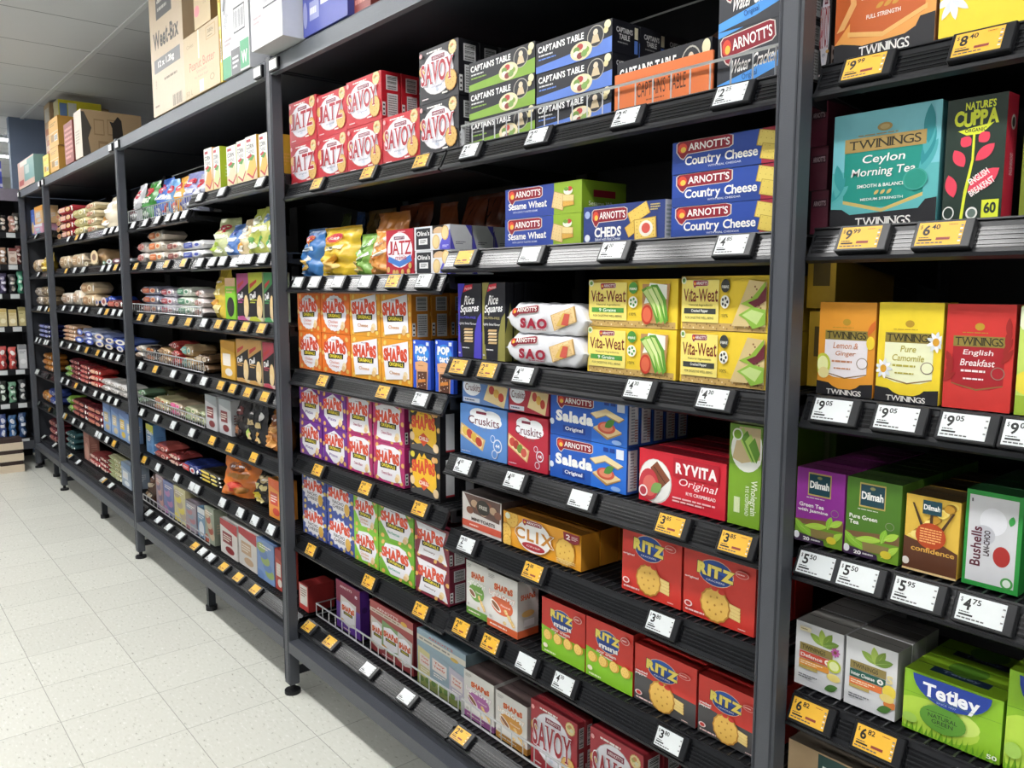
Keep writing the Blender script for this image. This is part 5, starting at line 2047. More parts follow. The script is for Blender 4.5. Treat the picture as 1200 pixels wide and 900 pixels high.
z = z1[4]
GB = 'chip bags on the second shelf of the cracker bay'
bagp('chip_bag', smith('#3f78b8', '#dfe6ee'), '#3f78b8', 'blue chip bag with a red round badge, nearest the bay post', 344, z, 372, 268, .078, .075, 3, -3, 3, group=GB)
bagp('chip_bag', smith('#dcb92e', '#efe6c0'), '#dcb92e', 'yellow chip bag with a red round badge, beside the blue one', 366, z, 412, 265, .074, .08, 3, 2, 5, group=GB)
bagp('chip_bag', tangy('#5f9a3a', '#d9c27a'), '#7fae4e', 'green grain-snack bag wedged between the yellow and orange bags', 409, z, 433, 274, .085, .065, 4, -2, 7, group=GB)
bagp('chip_bag', tangy('#d9822c', '#c98a3c'), '#e09a48', 'orange grain-snack bag leaning beside the small red cracker box', 428, z, 453, 268, .08, .065, 3, 3, 9, group=GB)
bagp('chip_bag', None, '#d98a3c', 'orange bag slumped on top behind the orange grain snack', 430, z, 470, 248, .165, .05, 6, 4, 13, group=GB)
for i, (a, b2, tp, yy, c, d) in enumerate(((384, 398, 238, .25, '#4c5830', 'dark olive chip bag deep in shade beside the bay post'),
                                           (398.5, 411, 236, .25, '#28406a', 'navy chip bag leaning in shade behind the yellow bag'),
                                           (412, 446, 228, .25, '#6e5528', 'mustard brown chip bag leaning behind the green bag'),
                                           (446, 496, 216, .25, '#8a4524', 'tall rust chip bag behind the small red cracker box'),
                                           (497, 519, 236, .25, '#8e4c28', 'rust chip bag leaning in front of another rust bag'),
                                           (520, 552, 222, .25, '#743a22', 'shade-darkened rust chip bag behind the white snack trays'),
                                           (553, 584, 224, .25, '#663320', 'shade-darkened rust chip bag deepest near the middle of the bay'))):
    bagp('chip_bag', None, c, d, a, z, b2, tp, yy, .07, 6 + 2 * (i % 3), (-3, 3, 4, -3, 3, -3, 3)[i], 21 + i, group=GB, zmax=1.64)  # rear bag colours darkened to carry the shade under the shelf
place(jatz_minis, 'small red cracker box with blue swoosh', 'between orange bag and white trays', 453, z, 485, (452.5, 270.5), 1, D=.06)
place(olina, 'white and violet seeded-snack box with black panel', 'beside the small red box', 486, z, 528, (485.5, 267), 2, deepn=[2, 3], rp=553, group='white and violet snack boxes')

# ---- middle rows of the left half: bouncing-letter snack boxes
GS = 'snack boxes stacked two high on the cracker bay'
def snack(st, d, cols, z, yt, shelf, deepn=None, D=.06):
    for i, (a, b2, tp) in enumerate(cols):
        place(st, d + ' snack box', '%s%s' % (('first column, ', 'second column, ')[i] if len(cols) > 1 else '', shelf), a, z, b2, (a, tp), 2, deepn=deepn if i == len(cols) - 1 else None, D=D, name='snack_box', group=GS)


snack(sh_crimpy, 'orange with white scalloped disc', ((350.5, 377, 343), (377.3, 410.5, 343)), z1[3], 0, 'third shelf from top')
snack(sh_cheese, 'amber with tilted white panel', ((411, 446.5, 343), (447, 483, 343)), z1[3], 0, 'third shelf from top', [1, 4], .06)
place(poptart, 'bright blue pastry box', 'nearer the snack boxes, third shelf', 484, z1[3], 504.5, (484, 398), 1, rp=509, name='pastry_box', group='blue pastry boxes')
place(poptart, 'bright blue pastry box', 'nearer the black rice boxes, third shelf', 510, z1[3], 531.5, (510, 398), 1, rp=536, name='pastry_box', group='blue pastry boxes')
snack(sh_pizza, 'purple with white shield', ((352, 378, 450), (378.5, 407, 457)), z1[2], 0, 'fourth shelf from top')
snack(sh_bacon, 'magenta with white panel', ((407.5, 437, 461), (437.8, 474, 469)), z1[2], 0, 'fourth shelf from top')
snack(sh_fire, 'black with yellow flame', ((480, 515.5, 474),), z1[2], 0, 'fourth shelf from top', [2, 2])
snack(sh_nacho, 'blue with white burst', ((355, 383, 553), (384, 415, 561)), z1[1], 0, 'fifth shelf from top')
place(sh_light, 'lime green snack box with white diamond panel', 'third column, fifth shelf', 415.5, z1[1], 443.5, (415.5, 576), 2, name='snack_box', group=GS)
place(sh_bbq, 'lime green snack box with barbecue lettering', 'fourth column, fifth shelf', 444, z1[1], 485, (444, 587), 2, name='snack_box', group=GS)
place(sh_savoury, 'maroon snack box with white packet shape', 'fifth column, fifth shelf', 486.5, z1[1], 526, (486.5, 608), 2, deepn=[2, 2], name='snack_box', group=GS)

# ---- bottom shelf
z = .258
place(plain('#b8322f', '#8e2a2a', 'red_multi', lambda f: (f.R(.1, .2, .9, .95, '#d8d4cc'), f.B(.2, .5, .8, .85, 4, '#8a5a4a'))), 'red and white box behind the post', 'bottom cracker shelf', 350, z, 361, (347, 680), 1, yf=.09, D=.1, name='snack_box')
place(multi_purple, 'tall maroon and purple multipack snack box', 'bottom shelf', 394.5, z, 422.5, (393.5, 678), 1, yf=.12, rp=433, name='snack_box')
place(multi_red, 'brick red multipack snack box with three pouches', 'bottom shelf', 434, z, 484.5, (432, 701), 1, yf=.12, D=.1, name='snack_box')
place(multi_blue, 'pale blue multipack biscuit box with three pouches', 'bottom shelf', 489, z, 546, (488.5, 735), 1, yf=.115, D=.1, name='biscuit_box')
place(lc_pink, 'white and mauve light-crisp box', 'bottom shelf', 543, z, 578, (541, 782), 1, yf=.11, D=.09, deep=2, name='snack_box')
place(lc_honey, 'white and honey light-crisp box', 'bottom shelf', 580, z, 617, (578, 806), 1, yf=.11, D=.09, name='snack_box')
place(savoy_shaded, 'shade-dulled red cracker box with white oval', 'bottom shelf beside the honey box', 621, z, 675, (617, 815), 1, yf=.105, rp=684, deep=2, group='shade-dulled red cracker boxes')
place(savoy_shaded, 'shade-dulled red cracker box with white oval', 'bottom shelf toward the near post', 690, z, 752, (686, 847), 1, yf=.105, D=.06, deep=2, group='shade-dulled red cracker boxes')
fence(max(XL + .05, xa(365, .27, .1)), xa(537, .27, .1), .262, .045, .1, rret=False, label='wire fence along the bottom shelf before the multipack boxes', back=.22, pitch=.045)
fence(xa(541, .27, .095), XR - .02, .262, .05, .095, label='wire fence along the bottom shelf before the light-crisp boxes', back=.008, pitch=.04)

# ---- right half of the cracker bay
z = zr[5]
place(sesame_wheat, 'blue and lime sesame cracker box with red scroll', 'fifth shelf up', 591.5, z, 681, (591, 223), 2, deepn=[1, 1], D=.13, group='blue and lime sesame cracker boxes')
place(cheds, 'navy cracker box with square yellow crackers', 'between sesame and cheese boxes', 682.5, z, 778, (682, 243), 1, rp=787)
place(country_cheese, 'royal blue cheese cracker box with crimson end', 'beside the post', 785, z, 915, (787, 168), 3, D=.07, group='royal blue cheese cracker boxes')
z = zr[4]
place(rice_violet, 'tall black rice-snack box with violet sides', 'beside the bay middle', 536, z, 563.5, (536, 332), 1, D=.055, deep=2, name='rice_box')
place(rice_olive, 'tall black rice-snack box with olive sides', 'beside the white packets', 565, z, 592, (565, 331), 1, rp=602, deep=4, name='rice_box', group='black rice boxes')


def sao_art(p):
    arnotts(p, .25, .76, .34, .34, 4)
    p.L('SAO', .37, .34, .34, .36, '#9a1f35', .06, gap=.05)
    p.Q(.74, .55, .28, .55, 18, '#e3c48c', '#c29a58', 4, 4)
    p.P([(.66, .3), (.74, .74), (.82, .72), (.76, .28)], '#d9b45c')
    p.P([(.72, .34), (.76, .72), (.82, .7), (.8, .32)], '#c9584a')
    p.B(.34, .1, .6, .16, 1, '#b06a78')


x0, x1 = xa(594, z, .07), xa(688, z, .07)
hS = (at(600, 356, .07)[1] - z) / 2
for k in range(2):
    me = flow_mesh('biscuit_packet', x1 - x0, hS - .001, .07, '#e2e3e8', sao_art, 11 + k, pw=5.5, c=.014)
    put('biscuit_packet', me, ((x0 + x1) / 2 + .004 * k, .066, z + k * hS + .003), 'white flow-wrapped cracker packet with crimson lettering, %s of the two beside the rice boxes' % ('lower', 'upper')[k], 'packet', 'white cracker packets')
place(vita_grain, 'yellow crispbread box with avocado picture', 'third cracker shelf from top', 688, z, 792, (688, 327.5), 2, D=.07, group='yellow crispbread boxes')
place(vita_pepper, 'yellow crispbread box with grey flavour band', 'beside the near post', 795, z, 897, (797, 323.5), 2, D=.07, deepn=[3, 3], group='yellow crispbread boxes')
z = zr[3]
place(cruskit_light, 'pale blue crispbread box', 'fourth shelf up', 539.5, z, 594, (540.5, 472), 1, D=.09, group='crispbread boxes')
place(cruskit_rye, 'crimson crispbread box', 'fourth shelf up', 595, z, 642, (594.5, 483), 1, D=.09, group='crispbread boxes')
zt2 = at(540.5, 472, .068)[1] + .001
place(crus_low_blue, 'pale blue crispbread box lying flat on the upright one', 'fourth shelf up', 541, zt2, 594.5, (541, 440), 1, D=.16, H=.064)
place(crus_low_red, 'crimson crispbread box lying flat on the upright one', 'fourth shelf up', 595.2, zt2, 642, (541, 440), 1, D=.16, H=.064)
place(salada, 'bright blue cracker box with white side panel', 'fourth shelf up', 643.5, z, 733, (640.5, 457), 2, rp=747, deepn=[1, 5], group='bright blue cracker boxes')
place(ryvita, 'red rye crispbread box with white plate', 'fourth shelf up', 748, z, 849.5, (750, 524), 1, D=.05, deep=4, group='red rye crispbread boxes', name='crispbread_box')
place(ryvita_green, 'green crispbread box standing on end with avocado', 'beside the near post', 851.5, z, 889.5, (852.5, 495), 1, D=.2, name='crispbread_box')
z = zr[2]
place(mini_toasts, 'grey and orange mini toast box', 'nearest the bay middle', 541, z, 587, (546, 577), 1, D=.16, name='toast_box')
place(clix, 'amber cracker box with white oval', 'beside the mini toasts', 589, z, 680.5, (588, 597), 1, D=.055, deep=4, group='amber cracker boxes')
place(ritz, 'bright red round-cracker box with blue disc', 'third shelf up, nearer the amber boxes', 728, z, 797.5, (730, 610), 1, D=.06, deep=3, group='bright red cracker boxes')
place(ritz, 'bright red round-cracker box with blue disc', 'third shelf up, beside the post', 799, z, 883, (800, 636), 1, D=.06, deep=3, group='bright red cracker boxes')
z = zr[1]
place(lc_green, 'white and green light-crisp box', 'second shelf up', 546.5, z, 571, (546, 655), 1, D=.08, name='snack_box')
place(lc_orange, 'white and orange light-crisp box', 'second shelf up', 570.5, z, 606.5, (571, 667), 1, rp=631, yf=.072, name='snack_box')
place(ritz_mini, 'small red and lime cracker box', 'second shelf up, first of two', 634, z, 685, (636, 699), 1, D=.055, deep=4, group='red and lime cracker boxes')
place(ritz_mini, 'small red and lime cracker box', 'second shelf up, second of two', 686, z, 741, (686, 720), 1, D=.055, deep=4, group='red and lime cracker boxes')
place(ritz_pepper, 'red and charcoal cracker box with blue disc', 'second shelf up, first of two', 742, z, 814.5, (742, 752), 1, D=.06, deep=4, group='red and charcoal cracker boxes')
place(ritz_pepper, 'red and charcoal cracker box with blue disc', 'second shelf up, beside the post', 816, z, 889, (816.5, 789), 1, D=.06, deep=4, group='red and charcoal cracker boxes')

# ---- tea bay
def tea(st, d, where, *a, **k):
    k.setdefault('name', 'tea_box')
    return place(st, d, where, *a, **k)


z = zt[6]
tea(savoy_black, 'black box end-on in shadow just past the near post', 'top tea shelf', 957, z, 970, (955, 10), 1, D=.1, yf=.14, H=.16, name='cracker_box')
tea(tw_afternoon, 'orange tea box in a black tray', 'top tea shelf', 975, z, 1094, (977, -70), 1, D=.14, H=.17)
tea(tw_camomile_big, 'yellow tea box with white daisies', 'top tea shelf', 1097, z, 1216, (1097, -70), 1, D=.14, H=.17)
z = zt[5]
for k in range(3):
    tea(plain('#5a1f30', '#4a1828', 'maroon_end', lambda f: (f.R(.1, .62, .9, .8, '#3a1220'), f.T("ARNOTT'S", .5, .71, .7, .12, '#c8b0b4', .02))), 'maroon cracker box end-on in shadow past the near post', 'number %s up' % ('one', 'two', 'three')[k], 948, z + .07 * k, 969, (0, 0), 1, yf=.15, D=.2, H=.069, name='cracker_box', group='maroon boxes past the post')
tea(tw_ceylon, 'turquoise tea box with gold band in a black tray', 'second tea shelf', 972, z, 1097, (980, 137), 1, D=.1)
tea(cuppa, 'dark green tea box with red leaves', 'second tea shelf', 1101, z, 1172, (1104, 119), 1, rp=1184)
tea(olive_tea, 'olive green tea box partly in frame', 'second tea shelf', 1192, z, 1260, (1192, 130), 1, D=.1, yf=.1)
z = zt[4]
tea(tw_lemon, 'orange tea box with lemon and white label', 'third tea shelf', 956, z, 1022, (962, 353.5), 1, rp=1028, deep=1)
tea(tw_cam, 'yellow tea box with daisies and pale label', 'third tea shelf', 1024.5, z, 1100, (1031, 353.5), 1, D=.05)
tea(tw_breakfast, 'red tea box with gold band', 'third tea shelf', 1102, z, 1183, (1108, 356), 1, D=.05)
tea(tw_lime, 'lime tea box at the frame edge', 'third tea shelf', 1187, z, 1270, (1192, 358), 1, D=.05)
for k in range(2):
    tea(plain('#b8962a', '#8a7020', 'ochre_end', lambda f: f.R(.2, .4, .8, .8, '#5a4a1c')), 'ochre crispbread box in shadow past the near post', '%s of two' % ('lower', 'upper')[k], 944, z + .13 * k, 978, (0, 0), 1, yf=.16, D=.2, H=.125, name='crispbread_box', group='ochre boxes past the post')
z = zt[3]
tea(dil_jasmine, 'magenta green-tea box with leaves', 'fourth tea shelf', 930, z, 986.5, (932.5, 546), 1, D=.065, deep=4, group='magenta tea boxes')
tea(dil_green, 'green tea box with leaves', 'fourth tea shelf', 988.5, z, 1053, (993.5, 557), 1, D=.065, deep=4, group='green tea boxes')
tea(dil_conf, 'golden tea box with tree picture', 'fourth tea shelf', 1057, z, 1121, (1062, 577), 1, D=.07, deep=3, group='golden tea boxes')
tea(bushells, 'green-bordered silver tea box with red dot', 'fourth tea shelf', 1125, z, 1192, (1132, 572), 1, D=.09, deep=2, group='silver tea boxes')
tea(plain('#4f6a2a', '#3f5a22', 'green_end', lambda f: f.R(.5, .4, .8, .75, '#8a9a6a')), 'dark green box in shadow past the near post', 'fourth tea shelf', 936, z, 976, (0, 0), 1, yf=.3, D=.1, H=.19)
z = zt[2]
tea(tw_defence, 'white herbal tea box with red band and flower', 'fifth tea shelf', 929.5, z, 985, (934, 726), 1, D=.07, deep=3, group='white herbal tea boxes')
tea(tw_cleanse, 'white herbal tea box with dark green band', 'fifth tea shelf', 987, z, 1048, (994, 746), 1, rp=1064, deep=3, group='white herbal tea boxes')
tea(tetley, 'bright green tea box with navy emblem', 'fifth tea shelf', 1055.5, z, 1171, (1060.5, 782), 1, D=.075, deep=2, group='bright green tea boxes')
tea(tetley, 'bright green tea box with navy emblem', 'cut by the frame edge', 1174, z, 1310, (1060.5, 782), 1, D=.075, H=.14, group='bright green tea boxes')
z = zt[1]
tea(dil_bulk, 'large kraft brown tea carton with teal label', 'lowest tea shelf in view', 920, z, 1010, (924, 865), 1, D=.2)
# ================================================================== stock of the bays further along the aisle
def mini_box(c1, c2, c3, band=True, text=None, shape=0):
    ex3 = c3

    def st(f, r, t):
        f.R(0, 0, 1, 1, c1)
        if shape == 0:
            f.R(0, .8, 1, 1, c2); f.E(.5, .3, .36, c3); f.B(.12, .62, .88, .76, 2, c2)
        elif shape == 1:
            f.P([(0, .5), (1, .78), (1, 1), (0, 1)], c2); f.P([(.1, .66), (.6, .8), (.6, .86), (.1, .76)], '#c9433f')
            f.P([(0, .08), (1, .08), (1, .8), (0, .56)], '#211f24'); f.T('Deli', .3, .52, .44, .13, '#efefef', .03, 14, .2); f.B(.1, .36, .6, .46, 2, c2); f.E(.78, .3, .2, c3, rv=.24); f.E(.72, .2, .14, '#e9cfa0', rv=.12)
            f.P([(0, 0), (.9, 0), (.5, .1), (.1, .08)], c2)
        elif shape == 2:
            f.P([(0, .82), (1, .7), (1, 1), (0, 1)], c2); f.R(.14, .34, .7, .66, c3); f.B(.18, .4, .64, .6, 3, '#efe6dc'); f.E(.55, .18, .26, c3, rv=.1)
        elif shape == 3:
            for k in range(6):
                f.E(.15 + .7 * ((k * 5) % 6) / 6, .1 + .14 * k, .26, (c2, c3)[k % 2], rv=.12)
            f.B(.15, .78, .85, .9, 2, '#f0ece4')
        elif shape == 4:
            f.R(.1, .88, .5, .94, '#b8404a'); f.T('CORN', .42, .78, .66, .1, '#3a3f46', .02); f.T('THINS', .44, .66, .68, .09, '#8a9096', .01)
            f.P([(0, 0), (1, 0), (1, .3), (.5, .36), (0, .28)], '#e6d2a8')
            f.P([(.08, .2), (.62, .06), (.98, .26), (.9, .44), (.4, .3)], '#c0424c'); f.P([(.1, .24), (.6, .12), (.96, .3), (.84, .56), (.4, .5)], ex3)
            f.P([(.2, .5), (.5, .6), (.85, .56), (.6, .46)], '#5c9a4a'); f.P([(.1, .56), (.5, .62), (.6, .56), (.3, .52)], '#c8454a'); f.R(0, 0, 1, .05, c2)
        if text:
            f.T(text, .5, .72, .8, .14, '#f2f2f0', .04)
        r.R(0, 0, 1, 1, c2 if shape == 4 else c1)
        r.B(.2, .3, .8, .6, 4, c3)
        return c1
    st.__name__ = 'mini_%s_%s_%s_%d%s' % (c1[1:], c2[1:], c3[1:], shape, text or '')
    return st


def mini_flow(c2, c3='#f1ece4'):
    def st(p):
        p.R(.015, .08, .075, .92, '#f3f1ec')
        p.R(.925, .08, .985, .92, '#f3f1ec')
        p.R(.13, .2, .5, .82, c2)
        p.B(.18, .38, .45, .66, 2, c3)
        p.E(.7, .5, .14, c3, rv=.3)
        p.E(.7, .5, .09, c2, rv=.18)
    return st


def mini_bag(c2, c3='#f2efe8', badge='#c22a3c'):
    def st(p):
        p.E(.5, .76, .3, badge, rv=.1)
        p.B(.28, .72, .72, .8, 1, '#f4ecec')
        p.R(.2, .5, .8, .62, c3)
        p.E(.45, .28, .22, c2, rv=.13)
        p.E(.62, .2, .18, c3, rv=.09)
    return st


def end_art(c2, c3):
    def st(mb, R, L):
        n = 16
        for q, (c, k) in enumerate(((c2, .78), (c3, .4))):
            mb.add([(R * k * cos(2 * pi * i / n), -.0008 * (q + 1) - .0002, R + R * k * sin(2 * pi * i / n)) for i in range(n)], [list(range(n))], mat(c))
    return st


KIND = {'f': ('biscuit_packet', 'packet'), 'e': ('biscuit_roll', 'biscuit roll'), 'b': ('snack_bag', 'snack bag'), 'x': ('snack_box', 'box')}
_seed = [100]


ALLZ = sorted(set(Z2L + Z2R + Z3 + Z4))


def fill(where, z, rows, y=.07, zmax=None):
    """rows of (kind, left px, right px, top px, high, colour, colour 2, colour 3 or shape, words)"""
    if zmax is None:
        lst = Z2R if 'raised' in where else Z3 if 'biscuit bay' in where else Z4 if 'end bay' in where else Z2L
        up = [q for q in lst if q > z + .09]
        zmax = (min(up) if up else 2.05) - .028
    for row in rows:
        kind, l, r, top, n, c1, c2, c3, words = row[:9]
        ex = row[9] if len(row) > 9 else {}
        yy = ex.get('y', y)
        x0, x1 = clamp_x(xa(l, z, yy), xa(r, z, yy))
        if kind == 'b':
            k = (x1 - x0) * .1
            x0, x1 = x0 + k, x1 - k
        H = (min(at(l if kind in 'xf' else (l + r) / 2, top, yy)[1], zmax) - z) / n
        W = x1 - x0 - (.014 if kind == 'f' else .002)
        name, cat = KIND[kind]
        for k in range(n):
            _seed[0] += 1
            sd = _seed[0]
            rnd = random.Random(sd)
            lab = words + (', %s one, ' % ROWS[n][k] if n > 1 else ', ') + where
            loc = [(x0 + x1) / 2, yy + rnd.uniform(0, .006), z + k * H + .001]
            rz = 0
            if kind == 'f':
                me = flow_mesh(name, W, H * .925, ex.get('D', .11), c1, mini_flow(c2, c3), sd, nx=8, nt=16, pw=5)
                rz = rnd.uniform(-.03, .03)
            elif kind == 'e':
                me = roll_mesh(name, min(H, W * 1.05) / 2, .2, c1, end_art(c2, c3), 14)
                me.transform(Matrix.Diagonal((W / min(H, W * 1.05), 1, H / min(H, W * 1.05), 1)))
                rz = rnd.uniform(-.06, .06)
            elif kind == 'b':
                me = bag_mesh(name, W, H, ex.get('T', min(.09, W * .6)), ex.get('art', mini_bag(c2, c3, ex.get('badge', '#c22a3c'))), sd, .06, c1, 10, 14, lean=ex.get('lean', 6))
                rz = radians(ex.get('rz', rnd.uniform(-6, 6)))
            else:
                me = pack_box(mini_box(c1, c2, ex.get('c3', '#e3c48c'), shape=c3, text=ex.get('text')), W, H * .995, ex.get('D', .06))
            put(name, me, loc, lab, cat, 'stock on ' + where, rz)


A, B_ = 'chip and snack bay', 'biscuit bay'
# ---- snack bay, half nearer the far end
fill('fenced top shelf of the snack bay', 1.70, [
    ('b', 150, 163, 214, 1, '#cfcfd4', '#6a2a34', '#e8e8ea', 'white and maroon chip bag'),
    ('b', 161, 176, 211, 1, '#3f8a3a', '#2a6a2c', '#dfe9d8', 'green chip bag with red badge'),
    ('b', 174, 191, 207, 1, '#2f5fb4', '#24488e', '#e6eaf2', 'blue chip bag with red badge'),
    ('b', 187, 199, 208, 1, '#5f9ad0', '#c23a3c', '#f0e8e4', 'sky blue chip bag with red badge'),
    ('b', 196, 210, 205, 1, '#e0a23c', '#c8402f', '#f4e8d0', 'orange chip bag with red badge'),
    ('b', 206, 226, 199, 1, '#8a8fc0', '#5a5f9a', '#e6e6f0', 'lavender chip bag'),
    ('b', 221, 236, 201, 1, '#b9bcd0', '#8a3a4c', '#ececf2', 'silver chip bag')], y=.09)
fence(xa(149, 1.70, .068), xa(231, 1.70, .068), 1.702, .06, .068, label='wire fence before the chip bags on the top shelf', lret=False, rret=False, pitch=.03)
fill('raised snack shelf', 1.753, [
    ('x', 240.5, 250, 175, 1, '#ece8e0', '#e2a03c', 4, 'white crispbread pack with orange end, first of six', {'c3': '#e8a05a', 'D': .1}),
    ('x', 250.4, 258.6, 173, 1, '#ece8e0', '#b4c832', 4, 'white crispbread pack with lime side, second of six', {'c3': '#cfe0a0', 'D': .1}),
    ('x', 265, 276.5, 172, 1, '#ece8e0', '#b4c832', 4, 'white crispbread pack with red slice, third of six', {'c3': '#e8d0b0', 'D': .1}),
    ('x', 277, 287.3, 166, 1, '#ece8e0', '#b4c832', 4, 'white crispbread pack with red slice, fourth of six', {'c3': '#d8e0b0', 'D': .1}),
    ('x', 288, 301, 161, 1, '#ece8e0', '#e2b03c', 4, 'white crispbread pack with yellow side, fifth of six', {'c3': '#f0b860', 'D': .1}),
    ('x', 304.5, 314.6, 157.5, 1, '#ece8e0', '#e2b03c', 4, 'white crispbread pack nearest the bay post, sixth of six', {'c3': '#f0b860', 'D': .1})], y=.066)
fill('second shelf of the snack bay', 1.503, [
    ('f', 152, 172, 285, 2, '#e3dcd8', '#c8655c', '#f0d8d0', 'white biscuit tray pack with rose label'),
    ('f', 172.5, 193, 271, 3, '#e6dccf', '#d9793f', '#f2d8b8', 'white biscuit tray pack with orange label'),
    ('f', 193.5, 212, 284, 2, '#e3dcd2', '#8a4a44', '#d9b0a0', 'white biscuit tray pack with brown label'),
    ('f', 212.5, 240, 283, 2, '#e4e4e6', '#3f4fa8', '#cfd4ea', 'white biscuit tray pack with blue label'),
    ('b', 243, 262, 254, 1, '#c9d09a', '#a8c04a', '#e8ecd8', 'clear and lime snack bag leaning', {'lean': 14, 'rz': 14}),
    ('b', 257, 274, 262, 1, '#5f86c8', '#e8ecf4', '#dfe6f2', 'blue and white snack bag leaning', {'lean': 10, 'badge': '#2a4a9a'}),
    ('b', 272, 287, 256, 1, '#e9d3a8', '#e0a83c', '#f4efe4', 'cream and orange snack bag', {'lean': 8, 'badge': '#a8b0b8'}),
    ('b', 284, 301, 243, 1, '#b6bf58', '#5f9a4a', '#eef0dc', 'tall lime snack bag with green lines', {'lean': 8, 'badge': '#dfe4cc'}),
    ('b', 297, 312, 237, 1, '#c2c66a', '#5f9a4a', '#e6ead0', 'tall yellow-green snack bag', {'lean': 8, 'badge': '#6a86b0'}),
    ('b', 307, 319, 232, 1, '#d5dfb8', '#4f9a5a', '#eef2e0', 'tall pale green snack bag by the post', {'lean': 8, 'badge': '#cfe0b8'})], y=.075)
fill('fenced third shelf of the snack bay', 1.26, [
    ('f', 166, 187, 335, 3, '#9a9aae', '#b0563a', '#e0b89a', 'grey and rust biscuit pack'),
    ('f', 187.4, 206, 337, 3, '#c9c5d0', '#a8404a', '#e6d8dc', 'pale biscuit pack with red label'),
    ('f', 206.4, 227, 336, 3, '#dfe5d8', '#4f8a6a', '#eef2e8', 'white and green biscuit pack'),
    ('f', 227.4, 240, 338, 3, '#e6dedd', '#a87a70', '#f0e8e4', 'white biscuit pack beside the yellow bag'),
    ('b', 243, 263, 315, 1, '#dfc24a', '#c08a2c', '#efe0a0', 'large yellow pouch with brown foot', {'lean': 2, 'badge': '#cdb040', 'T': .08}),
    ('x', 264, 276, 326, 1, '#86c832', '#e0b890', 0, 'lime green snack box beside the yellow pouch', {'c3': '#2a2a28'}),
    ('x', 277, 291, 320.5, 1, '#d8c4c8', '#b8508a', 1, 'black crisp box with pink top'),
    ('x', 291.6, 308, 319.5, 1, '#d8d8b0', '#c0c83c', 1, 'black crisp box with lime top'),
    ('x', 308.6, 320.5, 319.5, 1, '#c8d8c0', '#4f9a5c', 1, 'black crisp box with green top')], y=.085)
fence(xa(156, 1.258, .068), xa(237, 1.258, .068), 1.26, .042, .068, label='wire fence before the biscuit packs on the third shelf', lret=False, rret=False, pitch=.03)
fill('fenced fourth shelf of the snack bay', 1.022, [
    ('f', 158.5, 170, 404, 2, '#d9d3ca', '#a88a70', '#eee6dc', 'off-white cake pack'),
    ('f', 170.5, 184, 405, 2, '#2e2624', '#c86a2c', '#e0b080', 'black and orange cake pack'),
    ('f', 184.5, 198.5, 406, 2, '#b8966c', '#8a6440', '#e0c8a0', 'tan cake pack'),
    ('f', 199, 210, 399, 3, '#b8443f', '#8a2428', '#f0d0c8', 'red cake pack'),
    ('f', 212, 227, 402, 2, '#b89a72', '#6aa09a', '#e6d8b8', 'tan cake pack with pale green label'),
    ('f', 228, 245, 414, 2, '#6a523c', '#b8a488', '#d0c0a8', 'brown fruit loaf pack'),
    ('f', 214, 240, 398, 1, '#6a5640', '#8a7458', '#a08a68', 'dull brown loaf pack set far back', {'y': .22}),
    ('x', 259.5, 276, 398.5, 1, '#d9a83c', '#c8912c', 2, 'golden snack box with white barcode panel', {'c3': '#e9e2da'}),
    ('x', 277, 291.5, 397, 1, '#dcc49a', '#d0a05c', 1, 'black crisp box with tan top, first of two'),
    ('x', 292, 307.5, 397.5, 1, '#dcc49a', '#d0a05c', 1, 'black crisp box with tan top, second of two'),
    ('x', 308, 321.5, 401, 1, '#d8b8b8', '#c04a5c', 1, 'black crisp box with crimson top')], y=.085)
fence(xa(169, 1.022, .068), xa(239, 1.022, .068), 1.024, .05, .068, label='wire fence before the cake packs on the fourth shelf', lret=False, rret=False, pitch=.03)
fill('fenced fifth shelf of the snack bay', .787, [
    ('f', 162, 178, 455, 2, '#7a9a7a', '#3f8a4a', '#e8e0dc', 'green and white bar pack'),
    ('f', 179.5, 198, 463, 2, '#cfc79a', '#b0603c', '#e9e2c0', 'ivory bar pack with rust label'),
    ('f', 198.5, 214, 469, 2, '#c8b49a', '#d84a8a', '#f0a8c8', 'pink labelled bar pack'),
    ('f', 215, 232, 474, 2, '#dcd8b8', '#7a9a5a', '#f0ead0', 'cream bar pack with green label'),
    ('f', 233, 241, 479, 2, '#c9cfa8', '#6a7a4a', '#eef0dc', 'pale green bar pack'),
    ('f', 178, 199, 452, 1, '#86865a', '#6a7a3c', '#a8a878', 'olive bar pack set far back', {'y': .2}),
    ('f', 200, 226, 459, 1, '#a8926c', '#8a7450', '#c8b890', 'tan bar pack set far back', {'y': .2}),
    ('x', 241.5, 255, 462, 1, '#c2c3c6', '#9aa0a4', 2, 'silver nut box with red label, first', {'c3': '#7a2428'}),
    ('x', 256, 270, 466.5, 1, '#c2c3c6', '#9aa0a4', 2, 'silver nut box with red label, second', {'c3': '#7a2428'}),
    ('b', 270.5, 284, 470, 1, '#2a2426', '#8a5a3c', '#4a3a38', 'black nut pouch with brown label', {'badge': '#6a2a2c', 'lean': 3}),
    ('b', 283.5, 297, 473, 1, '#26262a', '#b8d06a', '#d8c090', 'black nut pouch with pale green picture', {'badge': '#3a3a3c', 'lean': 3}),
    ('b', 296, 308, 477, 1, '#28282c', '#d9a85c', '#e0c890', 'black nut pouch with white lettering', {'badge': '#e0e0e0', 'lean': 3}),
    ('b', 303, 329, 480, 1, '#a8682f', '#c88a44', '#d9a058', 'clear bag of brown dried fruit by the post', {'badge': '#7a4420', 'lean': 3})], y=.085)
fence(xa(163, .787, .068), xa(240, .787, .068), .789, .045, .068, label='wire fence before the bar packs on the fifth shelf', lret=False, rret=False, pitch=.03)
